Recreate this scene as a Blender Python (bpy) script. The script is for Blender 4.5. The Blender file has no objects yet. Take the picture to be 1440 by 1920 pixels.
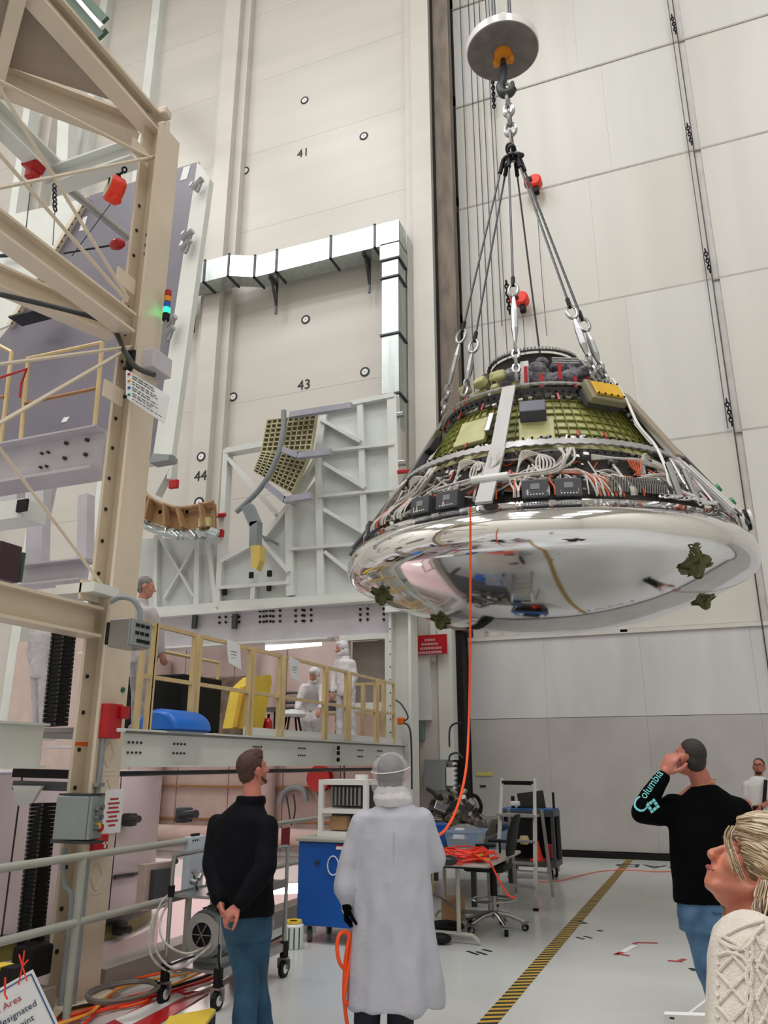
import bpy, bmesh, math, random
from mathutils import Vector, Matrix, Euler
R = random.Random(7)
V = Vector
sc = bpy.context.scene
COL = sc.collection
rad = math.radians

# ------------------------------------------------------------------ camera
FOC = 1490.0
PITCH = math.atan(470 / FOC)
YAW = rad(21.6)
EYE = V((0, 0, 1.7))
cd = bpy.data.cameras.new('camera')
cd.sensor_fit = 'VERTICAL'
cd.sensor_height = 36.0
cd.sensor_width = 27.0
cd.lens = 36.0 * FOC / 1920
cd.clip_start = 0.05
cd.clip_end = 200
cam = bpy.data.objects.new('camera', cd)
cam.location = EYE
cam.rotation_euler = (math.pi / 2 + PITCH, 0, YAW)
COL.objects.link(cam)
sc.camera = cam

# ------------------------------------------------------------------ world, lamps, exposure
w = bpy.data.worlds.new('world')
sc.world = w
w.use_nodes = True
bg = w.node_tree.nodes['Background']
bg.inputs[0].default_value = (0.9, 0.92, 1.0, 1)
bg.inputs[1].default_value = 0.1
sc.view_settings.view_transform = 'Standard'
sc.view_settings.look = 'None'
sc.view_settings.gamma = 1
sc.view_settings.use_curve_mapping = False
sc.view_settings.exposure = -0.36

def area(name, loc, size, power, color=(1, 1, 1), rot=(0, 0, 0), sy=None):
    l = bpy.data.lights.new(name, 'AREA')
    l.shape = 'RECTANGLE'
    l.size = size
    l.size_y = sy or size
    l.energy = power
    l.color = color
    o = bpy.data.objects.new(name, l)
    o.location = loc
    o.rotation_euler = rot
    COL.objects.link(o)
    return o

# high-bay lamp rows hung below the hall's ceiling
for x in (-20, -12, -3, 7):
    for y in (-10, -2, 5):
        area('high_bay_light', (x, y, 28.5), 3.6, 840, (0.99, 0.985, 1.0))
# lamps of the pit's two tube lights, then an added fill for the module
area('pit_light', (-9.2, 10.6, 3.45), 1.3, 30, (1.0, 0.76, 0.68), sy=0.5)
area('pit_light', (-8.2, 11.2, 1.5), 2.5, 110, (1.0, 0.82, 0.78), sy=0.5)
area('pit_light', (-5.5, 7.4, 1.74), 0.12, 6.5, (1.0, 0.87, 0.87), rot=(0, rad(62), 0), sy=2.4)  # added fill lamp, brightens the near side of the round module

# ------------------------------------------------------------------ pixel ray -> world point at a known plane (layout measuring)
def ray(px, py):
    x = (px - 720) / FOC
    u = (960 - py) / FOC
    f = math.cos(PITCH) - u * math.sin(PITCH)
    z = math.sin(PITCH) + u * math.cos(PITCH)
    return V((x * math.cos(YAW) - f * math.sin(YAW), x * math.sin(YAW) + f * math.cos(YAW), z))

def at(px, py, X=None, Y=None, Z=None, D=None):
    r = ray(px, py)
    if X is not None: t = X / r.x
    elif Y is not None: t = Y / r.y
    elif Z is not None: t = (Z - EYE.z) / r.z
    else: t = D
    return EYE + r * t

# ------------------------------------------------------------------ materials
def lin(c):
    if isinstance(c, str):
        c = c.lstrip('#')
        c = [int(c[i:i + 2], 16) / 255 for i in (0, 2, 4)]
    return tuple((v / 12.92 if v <= 0.04045 else ((v + 0.055) / 1.055) ** 2.4) for v in c) + (1,)

MATS = {}
def mat(name, col, rough=0.5, metal=0.0, var=0.06, scale=3.0, bump=0.0, bscale=60.0, emit=0, coat=0.0, alpha=1.0, trans=0.0, col2=None, aniso=None, sss=0, spec=None):
    if name in MATS: return MATS[name]
    m = bpy.data.materials.new(name)
    m.use_nodes = True
    nt = m.node_tree
    b = nt.nodes['Principled BSDF']
    base = lin(col)
    b.inputs['Roughness'].default_value = rough
    b.inputs['Metallic'].default_value = metal
    if spec is not None: b.inputs['Specular IOR Level'].default_value = spec
    if coat:
        b.inputs['Coat Weight'].default_value = coat
        b.inputs['Coat Roughness'].default_value = 0.12
    if sss:
        b.inputs['Subsurface Weight'].default_value = sss
        b.inputs['Subsurface Radius'].default_value = (0.02, 0.008, 0.004)
    if alpha < 1: b.inputs['Alpha'].default_value = alpha
    if trans: b.inputs['Transmission Weight'].default_value = trans
    if emit:
        b.inputs['Emission Color'].default_value = base
        b.inputs['Emission Strength'].default_value = emit
    tc = nt.nodes.new('ShaderNodeTexCoord')
    if var or col2:
        n = nt.nodes.new('ShaderNodeTexNoise')
        n.inputs['Scale'].default_value = scale
        n.inputs['Detail'].default_value = 5
        mp = nt.nodes.new('ShaderNodeMapping')
        if aniso: mp.inputs['Scale'].default_value = aniso
        nt.links.new(tc.outputs['Object'], mp.inputs['Vector'])
        nt.links.new(mp.outputs['Vector'], n.inputs['Vector'])
        cr = nt.nodes.new('ShaderNodeValToRGB')
        cr.color_ramp.elements[0].position = 0.3
        cr.color_ramp.elements[1].position = 0.7
        lo = lin(col2) if col2 else tuple(max(0, v * (1 - 2.2 * var)) for v in base[:3]) + (1,)
        hi = base if col2 else tuple(min(1, v * (1 + var)) for v in base[:3]) + (1,)
        cr.color_ramp.elements[0].color = lo
        cr.color_ramp.elements[1].color = hi
        nt.links.new(n.outputs['Fac'], cr.inputs['Fac'])
        nt.links.new(cr.outputs['Color'], b.inputs['Base Color'])
    else:
        b.inputs['Base Color'].default_value = base
    if bump:
        n2 = nt.nodes.new('ShaderNodeTexNoise')
        n2.inputs['Scale'].default_value = bscale
        n2.inputs['Detail'].default_value = 3
        nt.links.new(tc.outputs['Object'], n2.inputs['Vector'])
        bp = nt.nodes.new('ShaderNodeBump')
        bp.inputs['Strength'].default_value = bump
        bp.inputs['Distance'].default_value = 0.01
        nt.links.new(n2.outputs['Fac'], bp.inputs['Height'])
        nt.links.new(bp.outputs['Normal'], b.inputs['Normal'])
    MATS[name] = m
    return m

M = dict(
    floor=mat('white_epoxy_floor', '#c9cbc9', 0.22, var=0.03, scale=0.8, bump=0.02, bscale=4),
    wall=mat('cream_wall_paint', '#cdc8c0', 0.36, var=0.03, scale=0.5, bump=0.05, bscale=2.5, aniso=(0.3, 1, 2.5)),
    wallside=mat('hall_wall_paint', '#d4d0c6', 0.6, var=0.03, scale=0.4),
    ceil=mat('ceiling_paint', '#cfcdc6', 0.8, var=0.03),
    door=mat('door_panel_white', '#cfcdc6', 0.36, var=0.025, scale=0.9, bump=0.04, bscale=1.2, aniso=(2.2, 1, 0.15)),
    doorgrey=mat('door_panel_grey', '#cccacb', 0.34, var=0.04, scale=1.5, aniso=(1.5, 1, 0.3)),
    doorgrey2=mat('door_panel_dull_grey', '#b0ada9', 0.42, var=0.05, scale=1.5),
    seam=mat('door_seam', '#b3b1ab', 0.6),
    rust=mat('brown_grey_guide_rail', '#85796c', 0.7, var=0.2, scale=2.2, col2='#5f554b', aniso=(2, 2, 0.5)),
    black=mat('black_rubber', '#0c0c0d', 0.6, var=0.1, spec=.3),
    blackplas=mat('black_plastic', '#1b1b1e', 0.35, var=0.05),
    tan=mat('tan_structural_paint', '#dccdb8', 0.38, var=0.05, scale=1.2, bump=0.06, bscale=8),
    tandark=mat('tan_grey_sheet', '#a89a8a', 0.6, var=0.08, scale=1.0),
    white=mat('white_steel_paint', '#dfe2dd', 0.35, var=0.03, scale=1.5, bump=0.04, bscale=10),
    whiteplate=mat('white_pegboard_sheet', '#d3d9d6', 0.45, var=0.03),
    lilac=mat('pale_lilac_grey_paint', '#c6c2ca', 0.4, var=0.04),
    pink=mat('pinkish_white_panel', '#dccfd0', 0.42, var=0.03, scale=0.8, bump=0.03, bscale=6),
    pinkwall=mat('pale_pink_room_wall', '#cdb8b0', 0.6, var=0.05),
    slate=mat('purple_grey_panel', '#77737f', 0.33, var=0.06, scale=0.8),
    brass=mat('gold_tan_rail', '#dcc290', 0.32, metal=0.15, var=0.06, scale=4),
    copper=mat('brown_rail', '#a5764c', 0.35, metal=0.4, var=0.08, scale=4),
    galv=mat('galvanised_duct', '#c3cccb', 0.25, metal=0.85, var=0.08, scale=3, bump=0.15, bscale=5, aniso=(3, 3, 0.3)),
    steel=mat('bare_steel', '#a2a3a4', 0.3, metal=0.9, var=0.08),
    dsteel=mat('dark_steel', '#4e5052', 0.4, metal=0.8, var=0.1),
    chrome=mat('mirror_foil', '#f1f1f3', 0.07, metal=1.0, var=0.0, bump=0.035, bscale=2.2),
    alu=mat('brushed_aluminium', '#b5b4b3', 0.38, metal=0.75, var=0.05),
    greyrail=mat('grey_painted_rail', '#a9aaa0', 0.4, var=0.06),
    greybox=mat('grey_enamel_box', '#8d9597', 0.42, var=0.05),
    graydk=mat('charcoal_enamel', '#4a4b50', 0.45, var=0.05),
    red=mat('red_paint', '#b8141c', 0.35, var=0.06),
    orange=mat('orange_paint', '#e8641a', 0.4, var=0.06),
    yellow=mat('safety_yellow', '#e5c53a', 0.4, var=0.05),
    amber=mat('amber_hook_paint', '#dd8a1e', 0.4, var=0.08),
    blue=mat('blue_enamel', '#0b56b0', 0.35, var=0.05),
    blueplas=mat('bright_blue_plastic', '#1370d8', 0.35, var=0.04),
    olive=mat('green_primer', '#bbb982', 0.42, var=0.09, scale=5),
    oliverib=mat('green_rib_primer', '#80853c', 0.5, var=0.08, scale=5),
    olivedk=mat('dark_green_primer', '#55592a', 0.5, var=0.15, scale=6),
    whitepl=mat('white_plastic', '#e6e6e4', 0.4, var=0.02),
    paper=mat('white_paper', '#e9eaec', 0.6, var=0.01),
    ink=mat('black_ink', '#16231f', 0.6, var=0),
    inkred=mat('red_ink', '#b23038', 0.6, var=0),
    cord=mat('orange_cord', '#ff5416', 0.45, var=0.04, emit=0),
    cordred=mat('red_orange_cord', '#f03a22', 0.45, var=0.05),
    lime=mat('lime_strap', '#bccf2e', 0.5, var=0.05),
    wire=mat('white_wire_harness', '#c9c5bf', 0.5, var=0.12, scale=30),
    wireor=mat('orange_wire', '#c8562a', 0.5, var=0.1),
    wirebk=mat('black_wire', '#1d1c1b', 0.55, var=0.1),
    brown=mat('tan_brown_rib', '#b08a62', 0.5, var=0.1, scale=4),
    tube=mat('lit_tube', '#ffffff', 0.4, var=0, emit=9.0),
    greenlit=mat('lit_green_lens', '#18f078', 0.3, var=0, emit=5),
    redlens=mat('red_lens', '#a8121c', 0.2, var=0),
    amblens=mat('amber_lens', '#e08a1a', 0.2, var=0),
    blulens=mat('blue_lens', '#1552b0', 0.2, var=0),
    cleartub=mat('clear_blue_tub', '#a9c6e6', 0.2, var=0.03, alpha=0.65),
    bag=mat('clear_plastic_bag', '#c9c6cc', 0.12, var=0.05, alpha=0.45, coat=1.0),
    darkbag=mat('dark_plastic_film', '#47454e', 0.18, var=0.4, scale=12, bump=0.8, bscale=14, col2='#8e8b95'),
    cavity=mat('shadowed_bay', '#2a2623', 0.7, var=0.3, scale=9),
)

# ------------------------------------------------------------------ mesh builder in world coordinates
WL = {}   # world origin of every object that can be a parent

def ortho(d, up=V((0, 0, 1))):
    d = d.normalized()
    up = V(up)
    if abs(d.dot(up.normalized())) > 0.995:
        up = V((0, 1, 0)) if abs(d.y) < 0.9 else V((1, 0, 0))
    s = d.cross(up).normalized()
    u = s.cross(d).normalized()
    return d, s, u

class MB:
    def __init__(self):
        self.v = []; self.f = []
    def add(self, vs, fs):
        k = len(self.v)
        self.v += [V(p) for p in vs]
        self.f += [tuple(i + k for i in f) for f in fs]
        return self
    def box(self, a, b):
        x0, y0, z0 = [min(a[i], b[i]) for i in range(3)]
        x1, y1, z1 = [max(a[i], b[i]) for i in range(3)]
        return self.add([(x0, y0, z0), (x1, y0, z0), (x1, y1, z0), (x0, y1, z0), (x0, y0, z1), (x1, y0, z1), (x1, y1, z1), (x0, y1, z1)],
                        [(0, 3, 2, 1), (4, 5, 6, 7), (0, 1, 5, 4), (1, 2, 6, 5), (2, 3, 7, 6), (3, 0, 4, 7)])
    def cbox(self, c, size, rz=0, mtx=None, bev=0.0):
        c = V(c); h = V(size) / 2
        mt = mtx if mtx is not None else Matrix.Rotation(rz, 3, 'Z')
        if bev <= 0:
            pts = [V((sx * h.x, sy * h.y, sz * h.z)) for sz in (-1, 1) for sx, sy in ((-1, -1), (1, -1), (1, 1), (-1, 1))]
            return self.add([c + mt @ p for p in pts], [(0, 3, 2, 1), (4, 5, 6, 7), (0, 1, 5, 4), (1, 2, 6, 5), (2, 3, 7, 6), (3, 0, 4, 7)])
        bm = bmesh.new()
        bmesh.ops.create_cube(bm, size=1)
        for q in bm.verts: q.co = V((q.co.x * size[0], q.co.y * size[1], q.co.z * size[2]))
        bmesh.ops.bevel(bm, geom=bm.edges[:], offset=min(bev, min(size) * .45), segments=2, profile=.5, affect='EDGES')
        bm.verts.index_update()
        self.add([c + mt @ q.co for q in bm.verts], [[q.index for q in f.verts] for f in bm.faces])
        bm.free()
        return self
    def bar(self, p0, p1, w, h, up=(0, 0, 1)):
        p0 = V(p0); p1 = V(p1)
        d, s, u = ortho(p1 - p0, up)
        q = [(-w / 2, -h / 2), (w / 2, -h / 2), (w / 2, h / 2), (-w / 2, h / 2)]
        return self.add([p0 + s * a + u * b for a, b in q] + [p1 + s * a + u * b for a, b in q],
                        [(0, 1, 2, 3), (7, 6, 5, 4), (0, 4, 5, 1), (1, 5, 6, 2), (2, 6, 7, 3), (3, 7, 4, 0)])
    def ibeam(self, p0, p1, w, h, tf=0.02, tw=0.015, up=(0, 0, 1)):
        p0 = V(p0); p1 = V(p1)
        d, s, u = ortho(p1 - p0, up)
        self.bar(p0 + u * (h - tf) / 2, p1 + u * (h - tf) / 2, w, tf, up)
        self.bar(p0 - u * (h - tf) / 2, p1 - u * (h - tf) / 2, w, tf, up)
        return self.bar(p0, p1, tw, h - 2 * tf, up)
    def cyl(self, p0, p1, r, n=12, r1=None, caps=True):
        p0 = V(p0); p1 = V(p1)
        r1 = r if r1 is None else r1
        d, s, u = ortho(p1 - p0)
        vs = []
        for p, rr in ((p0, r), (p1, r1)):
            for k in range(n):
                a = 2 * math.pi * k / n
                vs.append(p + (s * math.cos(a) + u * math.sin(a)) * rr)
        fs = [(k, (k + 1) % n, n + (k + 1) % n, n + k) for k in range(n)]
        if caps: fs += [tuple(range(n))[::-1], tuple(range(n, 2 * n))]
        return self.add(vs, fs)
    def tube(self, pts, r, n=8, closed=False):
        pts = [V(p) for p in pts]
        m = len(pts)
        rr = r if isinstance(r, (list, tuple)) else [r] * m
        vs = []; ps = None
        for i, p in enumerate(pts):
            if closed: t = pts[(i + 1) % m] - pts[i - 1]
            else: t = pts[min(i + 1, m - 1)] - pts[max(i - 1, 0)]
            if t.length < 1e-9: t = V((0, 0, 1))
            t.normalize()
            if ps is None: _, s, u = ortho(t)
            else:
                s = ps - t * ps.dot(t)
                s = s.normalized() if s.length > 1e-6 else ortho(t)[1]
                u = s.cross(t).normalized()
            ps = s
            for k in range(n):
                a = 2 * math.pi * k / n
                vs.append(p + (s * math.cos(a) + u * math.sin(a)) * rr[i])
        fs = []
        for i in range(m if closed else m - 1):
            j = (i + 1) % m
            for k in range(n):
                fs.append((i * n + k, i * n + (k + 1) % n, j * n + (k + 1) % n, j * n + k))
        if not closed: fs += [tuple(range(n))[::-1], tuple(range((m - 1) * n, m * n))]
        return self.add(vs, fs)
    def lathe(self, prof, c=(0, 0, 0), n=32, mtx=None, a0=0.0, a1=2 * math.pi):
        c = V(c); full = abs(a1 - a0 - 2 * math.pi) < 1e-6
        cnt = n if full else n + 1
        vs = []
        for r, z in prof:
            for k in range(cnt):
                a = a0 + (a1 - a0) * k / n
                p = V((r * math.cos(a), r * math.sin(a), z))
                vs.append(c + (mtx @ p if mtx is not None else p))
        fs = []
        for i in range(len(prof) - 1):
            for k in range(n if full else n):
                k2 = (k + 1) % cnt
                fs.append((i * cnt + k, i * cnt + k2, (i + 1) * cnt + k2, (i + 1) * cnt + k))
        return self.add(vs, fs)
    def ball(self, c, r, n=12, m=8, mtx=None):
        if not isinstance(r, (tuple, list, Vector)): r = (r, r, r)
        c = V(c); vs = []; fs = []
        for i in range(m + 1):
            t = math.pi * i / m
            for k in range(n):
                a = 2 * math.pi * k / n
                p = V((r[0] * math.sin(t) * math.cos(a), r[1] * math.sin(t) * math.sin(a), r[2] * math.cos(t)))
                vs.append(c + (mtx @ p if mtx is not None else p))
        for i in range(m):
            for k in range(n):
                fs.append((i * n + k, (i + 1) * n + k, (i + 1) * n + (k + 1) % n, i * n + (k + 1) % n))
        return self.add(vs, fs)
    def prism(self, pts, ext):
        pts = [V(p) for p in pts]; ext = V(ext); n = len(pts)
        return self.add(pts + [p + ext for p in pts], [tuple(range(n))[::-1], tuple(range(n, 2 * n))] + [(k, (k + 1) % n, n + (k + 1) % n, n + k) for k in range(n)])
    def loft(self, secs, n=20):
        # secs: (centre, u, v[, power]) elliptical rings, capped
        vs = []
        for c, u, v_ in [s[:3] for s in secs]:
            for k in range(n):
                a = 2 * math.pi * k / n
                vs.append(V(c) + V(u) * math.cos(a) + V(v_) * math.sin(a))
        m = len(secs)
        fs = [(i * n + k, i * n + (k + 1) % n, (i + 1) * n + (k + 1) % n, (i + 1) * n + k) for i in range(m - 1) for k in range(n)]
        fs += [tuple(range(n))[::-1], tuple(range((m - 1) * n, m * n))]
        return self.add(vs, fs)
    def build(self, name, material, parent=None, origin=None, smooth=False):
        me = bpy.data.meshes.new(name)
        if parent is not None: org = WL[parent.name]
        elif origin is not None: org = V(origin)
        else:
            lo = V([min(p[i] for p in self.v) for i in range(3)]); hi = V([max(p[i] for p in self.v) for i in range(3)])
            org = V(((lo.x + hi.x) / 2, (lo.y + hi.y) / 2, lo.z))
        me.from_pydata([tuple(p - org) for p in self.v], [], self.f)
        bm = bmesh.new(); bm.from_mesh(me)
        bmesh.ops.remove_doubles(bm, verts=bm.verts[:], dist=1e-6)
        bmesh.ops.dissolve_degenerate(bm, edges=bm.edges[:], dist=1e-7)
        bmesh.ops.recalc_face_normals(bm, faces=bm.faces[:])
        bm.to_mesh(me); bm.free()
        me.materials.append(material)
        if smooth:
            me.polygons.foreach_set('use_smooth', [True] * len(me.polygons))
            me.update()
            try: me.set_sharp_from_angle(angle=rad(40))
            except Exception: pass
        o = bpy.data.objects.new(name, me)
        COL.objects.link(o)
        WL[o.name] = org
        if parent is not None: o.parent = parent
        else: o.location = org
        return o

def thing(name, label, cat, loc, group=None):
    o = bpy.data.objects.new(name, None)
    o.empty_display_size = 0.1
    o.location = loc
    o['label'] = label; o['category'] = cat
    if group: o['group'] = group
    COL.objects.link(o)
    WL[o.name] = V(loc)
    return o

def tag(o, label, cat, group=None, kind=None):
    o['label'] = label; o['category'] = cat
    if group: o['group'] = group
    if kind: o['kind'] = kind
    return o

def struct(o, label=None):
    o['kind'] = 'structure'
    if label: o['label'] = label
    return o

def stuff(o):
    o['kind'] = 'stuff'
    return o

def lab(o, label):
    o['label'] = label
    return o

def dup(o, delta=(0, 0, 0), label=None, parent=None, rotz=0):
    c = o.copy(); COL.objects.link(c)
    WL[c.name] = WL[o.name] + V(delta)
    if parent is not None: c.parent = parent
    else:
        c.location = o.location + V(delta)
        if rotz: c.rotation_euler = (0, 0, o.rotation_euler.z + rotz)
    if label: c['label'] = label
    for ch in [x for x in o.children]:
        dup(ch, delta, None, c)
    return c

def smoothpath(pts, k=6, closed=False):
    pts = [V(p) for p in pts]; n = len(pts); out = []
    segs = n if closed else n - 1
    for i in range(segs):
        if closed: p0, p1, p2, p3 = pts[i - 1], pts[i], pts[(i + 1) % n], pts[(i + 2) % n]
        else: p0, p1, p2, p3 = pts[max(i - 1, 0)], pts[i], pts[i + 1], pts[min(i + 2, n - 1)]
        for j in range(k):
            t = j / k
            out.append(0.5 * ((2 * p1) + (-p0 + p2) * t + (2 * p0 - 5 * p1 + 4 * p2 - p3) * t * t + (-p0 + 3 * p1 - 3 * p2 + p3) * t ** 3))
    if not closed: out.append(pts[-1])
    return out

def text_mesh(txt, size, loc, right, up, material, name='lettering', parent=None, depth=0.002, align='CENTER', spacing=1.0, bend=None, xscale=1.0):
    cu = bpy.data.curves.new('text', 'FONT')
    cu.body = txt; cu.size = size; cu.align_x = align; cu.align_y = 'CENTER'
    cu.extrude = depth / 2; cu.space_line = spacing
    cu.resolution_u = 3
    to = bpy.data.objects.new('text', cu)
    COL.objects.link(to)
    bpy.context.view_layer.update()
    me = to.to_mesh()
    right = V(right).normalized(); up = V(up).normalized(); nrm = right.cross(up)
    mb = MB()
    pts = []
    for q in me.vertices:
        p = V(loc) + right * q.co.x * xscale + up * q.co.y + nrm * q.co.z
        if bend: p = bend(p)
        pts.append(p)
    mb.add(pts, [tuple(p.vertices) for p in me.polygons])
    to.to_mesh_clear()
    bpy.data.objects.remove(to, do_unlink=True)
    bpy.data.curves.remove(cu)
    return mb.build(name, material, parent)
# ================================================================== the setting
DY = 16.6
XL, XR, YB, ZC = -25.0, 14.0, -16.0, 30.0
HX0, HX1, HY0, HY1 = -13.0, -4.97, 2.6, 13.4     # pit in the floor

mb = MB()
mb.box((HX1, YB, -0.3), (XR, DY + .4, 0)); mb.box((XL, YB, -0.3), (HX1, HY0, 0))
mb.box((XL, HY1, -0.3), (HX1, DY + .4, 0)); mb.box((XL, HY0, -0.3), (HX0, HY1, 0))
floor = struct(mb.build('floor', M['floor'], origin=(0, 0, 0)))
mb = MB()
mb.box((HX0, HY0, -1.6), (HX1, HY1, -1.5))
mb.box((HX0 - .05, HY0, -1.6), (HX0, HY1, -0.3)); mb.box((HX1, HY0, -1.6), (HX1 + .05, HY1, -0.3))
mb.box((HX0, HY0 - .05, -1.6), (HX1, HY0, -0.3)); mb.box((HX0, HY1, -1.6), (HX1, HY1 + .05, -0.3))
mb.build('pit_lining', M['pink'], floor)
struct(MB().box((XL, YB, ZC), (XR, DY + .4, ZC + .2)).build('ceiling', M['ceil']))
struct(MB().box((XL - .2, YB, 0), (XL, DY + .4, ZC)).build('wall_left', M['wallside']))
struct(MB().box((XR, YB, 0), (XR + .2, DY + .4, ZC)).build('wall_right', M['wallside']))
struct(MB().box((XL, YB - .2, 0), (XR, YB, ZC)).build('wall_rear', M['wallside']))
kerb = MB().box((-4.78, HY0, 0), (-4.56, 5.14, .17)).box((-4.78, 5.66, 0), (-4.56, HY1, .17))
struct(kerb.build('trim_1', mat('grey_brown_kerb', '#9c938a', .5)))

# far wall, cream painted panels in courses, with pilasters
wall = struct(MB().box((XL, 16.35, 0), (-4.98, 16.7, ZC)).build('wall_back', M['wall']))
zs = [0, 2.7, 5.35, 8.0, 10.65, 13.3, 15.95, 18.6, 21.25, 23.9, 26.6, ZC]
xs = [XL, -19.6, -16.2, -11.7]
def wall_piece(x0, x1, z0, z1, nm='wall_panel', m=None, y0=16.2, y1=16.35):
    MB().box((x0 + .002, y0, z0 + .003), (x1 - .002, y1, z1 - .003)).build(nm, m or M['wall'], wall)
for i in range(len(zs) - 1):
    for x0, x1 in ((XL, -18.5), (-18.5, -11.6), (-10.9, -5.7)):
        wall_piece(x0, x1, zs[i], zs[i + 1])
for x0, x1, y0 in ((-11.75, -10.75, 15.95), (-11.5, -10.98, 15.72), (-5.72, -5.5, 16.0), (-5.5, -5.0, 15.85), (-18.8, -18.2, 15.8)):
    MB().box((x0, y0, 0), (x1, 16.33, ZC)).build('pilaster', M['wall'], wall)
for x in (-16.9, -14.6):
    MB().box((x, 15.9, 0), (x + .32, 16.33, ZC)).build('pilaster', M['white'], wall)

# sliding door of stacked leaves
door = struct(MB().box((-5.0, 16.85, 0), (XR, 17.0, ZC)).build('door_1', M['door']))
rows = [4.23, 8.15, 11.75, 15.2, 18.45, 21.9, 25.6, ZC]
dm = [M['door'], mat('door_panel_warm', '#cecbc3', .33, var=.02, scale=.9, bump=.04, bscale=1.1, aniso=(2, 1, .2)),
      mat('door_panel_cool', '#d1d0cc', .38, var=.02, scale=.9, bump=.04, bscale=1.4, aniso=(2, 1, .2))]
for i in range(len(rows) - 1):
    z0, z1 = rows[i], rows[i + 1]
    y = 16.56 + .012 * i
    cols = [-4.5, -2.7 - .12 * i, -.7, 1.12] if i % 2 else [-4.5, -3.2, -1.25, 1.12]
    for a, b in zip(cols[:-1], cols[1:]):
        MB().box((a + .0012, y, z0 + .03), (b - .0012, 16.85, z1 - .02)).build('door_panel', R.choice(dm), door)
    cols = [1.28, 3.4 + .2 * (i % 3), 6.2, 9.2, XR]
    for a, b in zip(cols[:-1], cols[1:]):
        MB().box((a + .0012, y, z0 + .03), (b - .0012, 16.85, z1 - .02)).build('door_panel', R.choice(dm), door)
    MB().box((-4.5, 16.575, z0 - .02), (XR, 16.84, z0 + .03)).build('seam_strip', M['seam'], door)
    MB().box((-4.72, 16.5, z0 + .35), (-4.5, 16.84, z1 - .1)).build('edge_guide', M['black'], door)
MB().box((1.12, 16.62, 4.2), (1.28, 16.84, ZC)).build('joint_channel', mat('channel_grey', '#c8c3c0', .4), door)
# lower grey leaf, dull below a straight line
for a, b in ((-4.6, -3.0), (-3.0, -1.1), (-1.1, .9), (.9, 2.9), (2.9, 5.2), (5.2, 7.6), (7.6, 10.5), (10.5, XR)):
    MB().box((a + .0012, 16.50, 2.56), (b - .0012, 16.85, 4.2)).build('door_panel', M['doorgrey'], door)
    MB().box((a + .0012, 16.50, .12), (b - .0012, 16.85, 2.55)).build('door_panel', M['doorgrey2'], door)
MB().box((-4.6, 16.46, 4.16), (XR, 16.56, 4.24)).build('top_rail', M['door'], door)
MB().box((-4.6, 16.42, 0.0), (XR, 16.52, .1)).build('rubber_seal', M['black'], door)
p = at(908, 1451, Y=16.48)
MB().box((p.x - .17, 16.48, p.z - .035), (p.x + .17, 16.5, p.z + .035)).build('yellow_label', mat('pale_yellow_label', '#c9c264', .5), door)
p = at(905, 1474, Y=16.48)
MB().box((p.x - .06, 16.48, p.z - .015), (p.x + .06, 16.5, p.z + .015)).build('door_latch', M['black'], door)
for px in (913, 942, 967, 1050, 1165):
    p = at(px, 1183, Y=16.5)
    MB().box((p.x - .02, 16.46, p.z - .03), (p.x + .02 + (.1 if px in (967, 1165) else 0), 16.5, p.z + (.02 if px in (967, 1165) else .1))).build('door_clip', M['black'], door)

# guide rail beside the door
MB().box((-4.98, 16.05, 4.35), (-4.5, 16.34, ZC)).build('guide_rail', M['rust'], door)
MB().box((-4.98, 16.02, 4.35), (-4.93, 16.06, ZC)).build('guide_rail_lip', M['black'], door)
MB().box((-4.84, 16.1, 0), (-4.62, 16.5, 4.35)).build('lower_guide', M['black'], door)

# ------------------------------------------------------------------ survey targets and wall numbers
def ring(name, px, py, Y, label, r=.125):
    c = at(px, py, Y=Y); 
    mt = Matrix.Rotation(math.pi / 2, 3, 'X')
    t = thing(name, label, 'target', (c.x, Y, c.z), 'round survey targets on the cream wall')
    MB().lathe([(r * .66, -.004), (r, -.004), (r, .008), (r * .66, .008), (r * .66, -.004)], (c.x, Y, c.z), 28, mt).build('target_ring', M['ink'], t)
    MB().lathe([(0, -.002), (r * .66, -.002), (r * .66, .005), (0, .005)], (c.x, Y, c.z), 28, mt).build('target_disc', M['paper'], t)
    MB().lathe([(0, .0), (r * .12, .0), (r * .12, .009), (0, .009)], (c.x, Y, c.z), 10, mt).build('target_dot', M['inkred'], t)
ring('survey_target', 571, 188, 16.19, 'round black ring target on the wall above the number 41, topmost of all')
ring('survey_target', 682, 255, 16.19, 'round black ring target on the wall right of the number 41')
ring('survey_target', 460, 320, 16.19, 'round black ring target on the wall left of the number 41')
ring('survey_target', 573, 599, 16.19, 'round black ring target above the number 43, under the duct')
ring('survey_target', 684, 697, 16.19, 'round black ring target right of the number 43')
ring('survey_target', 437, 744, 16.19, 'round black ring target left of the number 43')
ring('survey_target', 377, 856, 15.71, 'round black ring target on the pilaster just above the number 44')
ring('survey_target', 373, 942, 15.71, 'round black ring target on the pilaster below 44, half behind the brown rib', .14)
for s_, px, py, Y, h in (('41', 568, 287, 16.19, .38), ('43', 570, 722, 16.19, .38), ('44', 376, 893, 15.71, .38)):
    c = at(px, py, Y=Y)
    o = text_mesh(s_, h, (c.x, Y, c.z), (1, 0, 0), (0, 0, 1), M['ink'], 'wall_number', None, .006)
    tag(o, {'41': 'black number 41 lettered high on the cream wall above the duct', '43': 'black number 43 lettered on the cream wall below the duct', '44': 'black number 44 lettered on the pale pilaster between two ring targets'}[s_], 'number')

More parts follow.
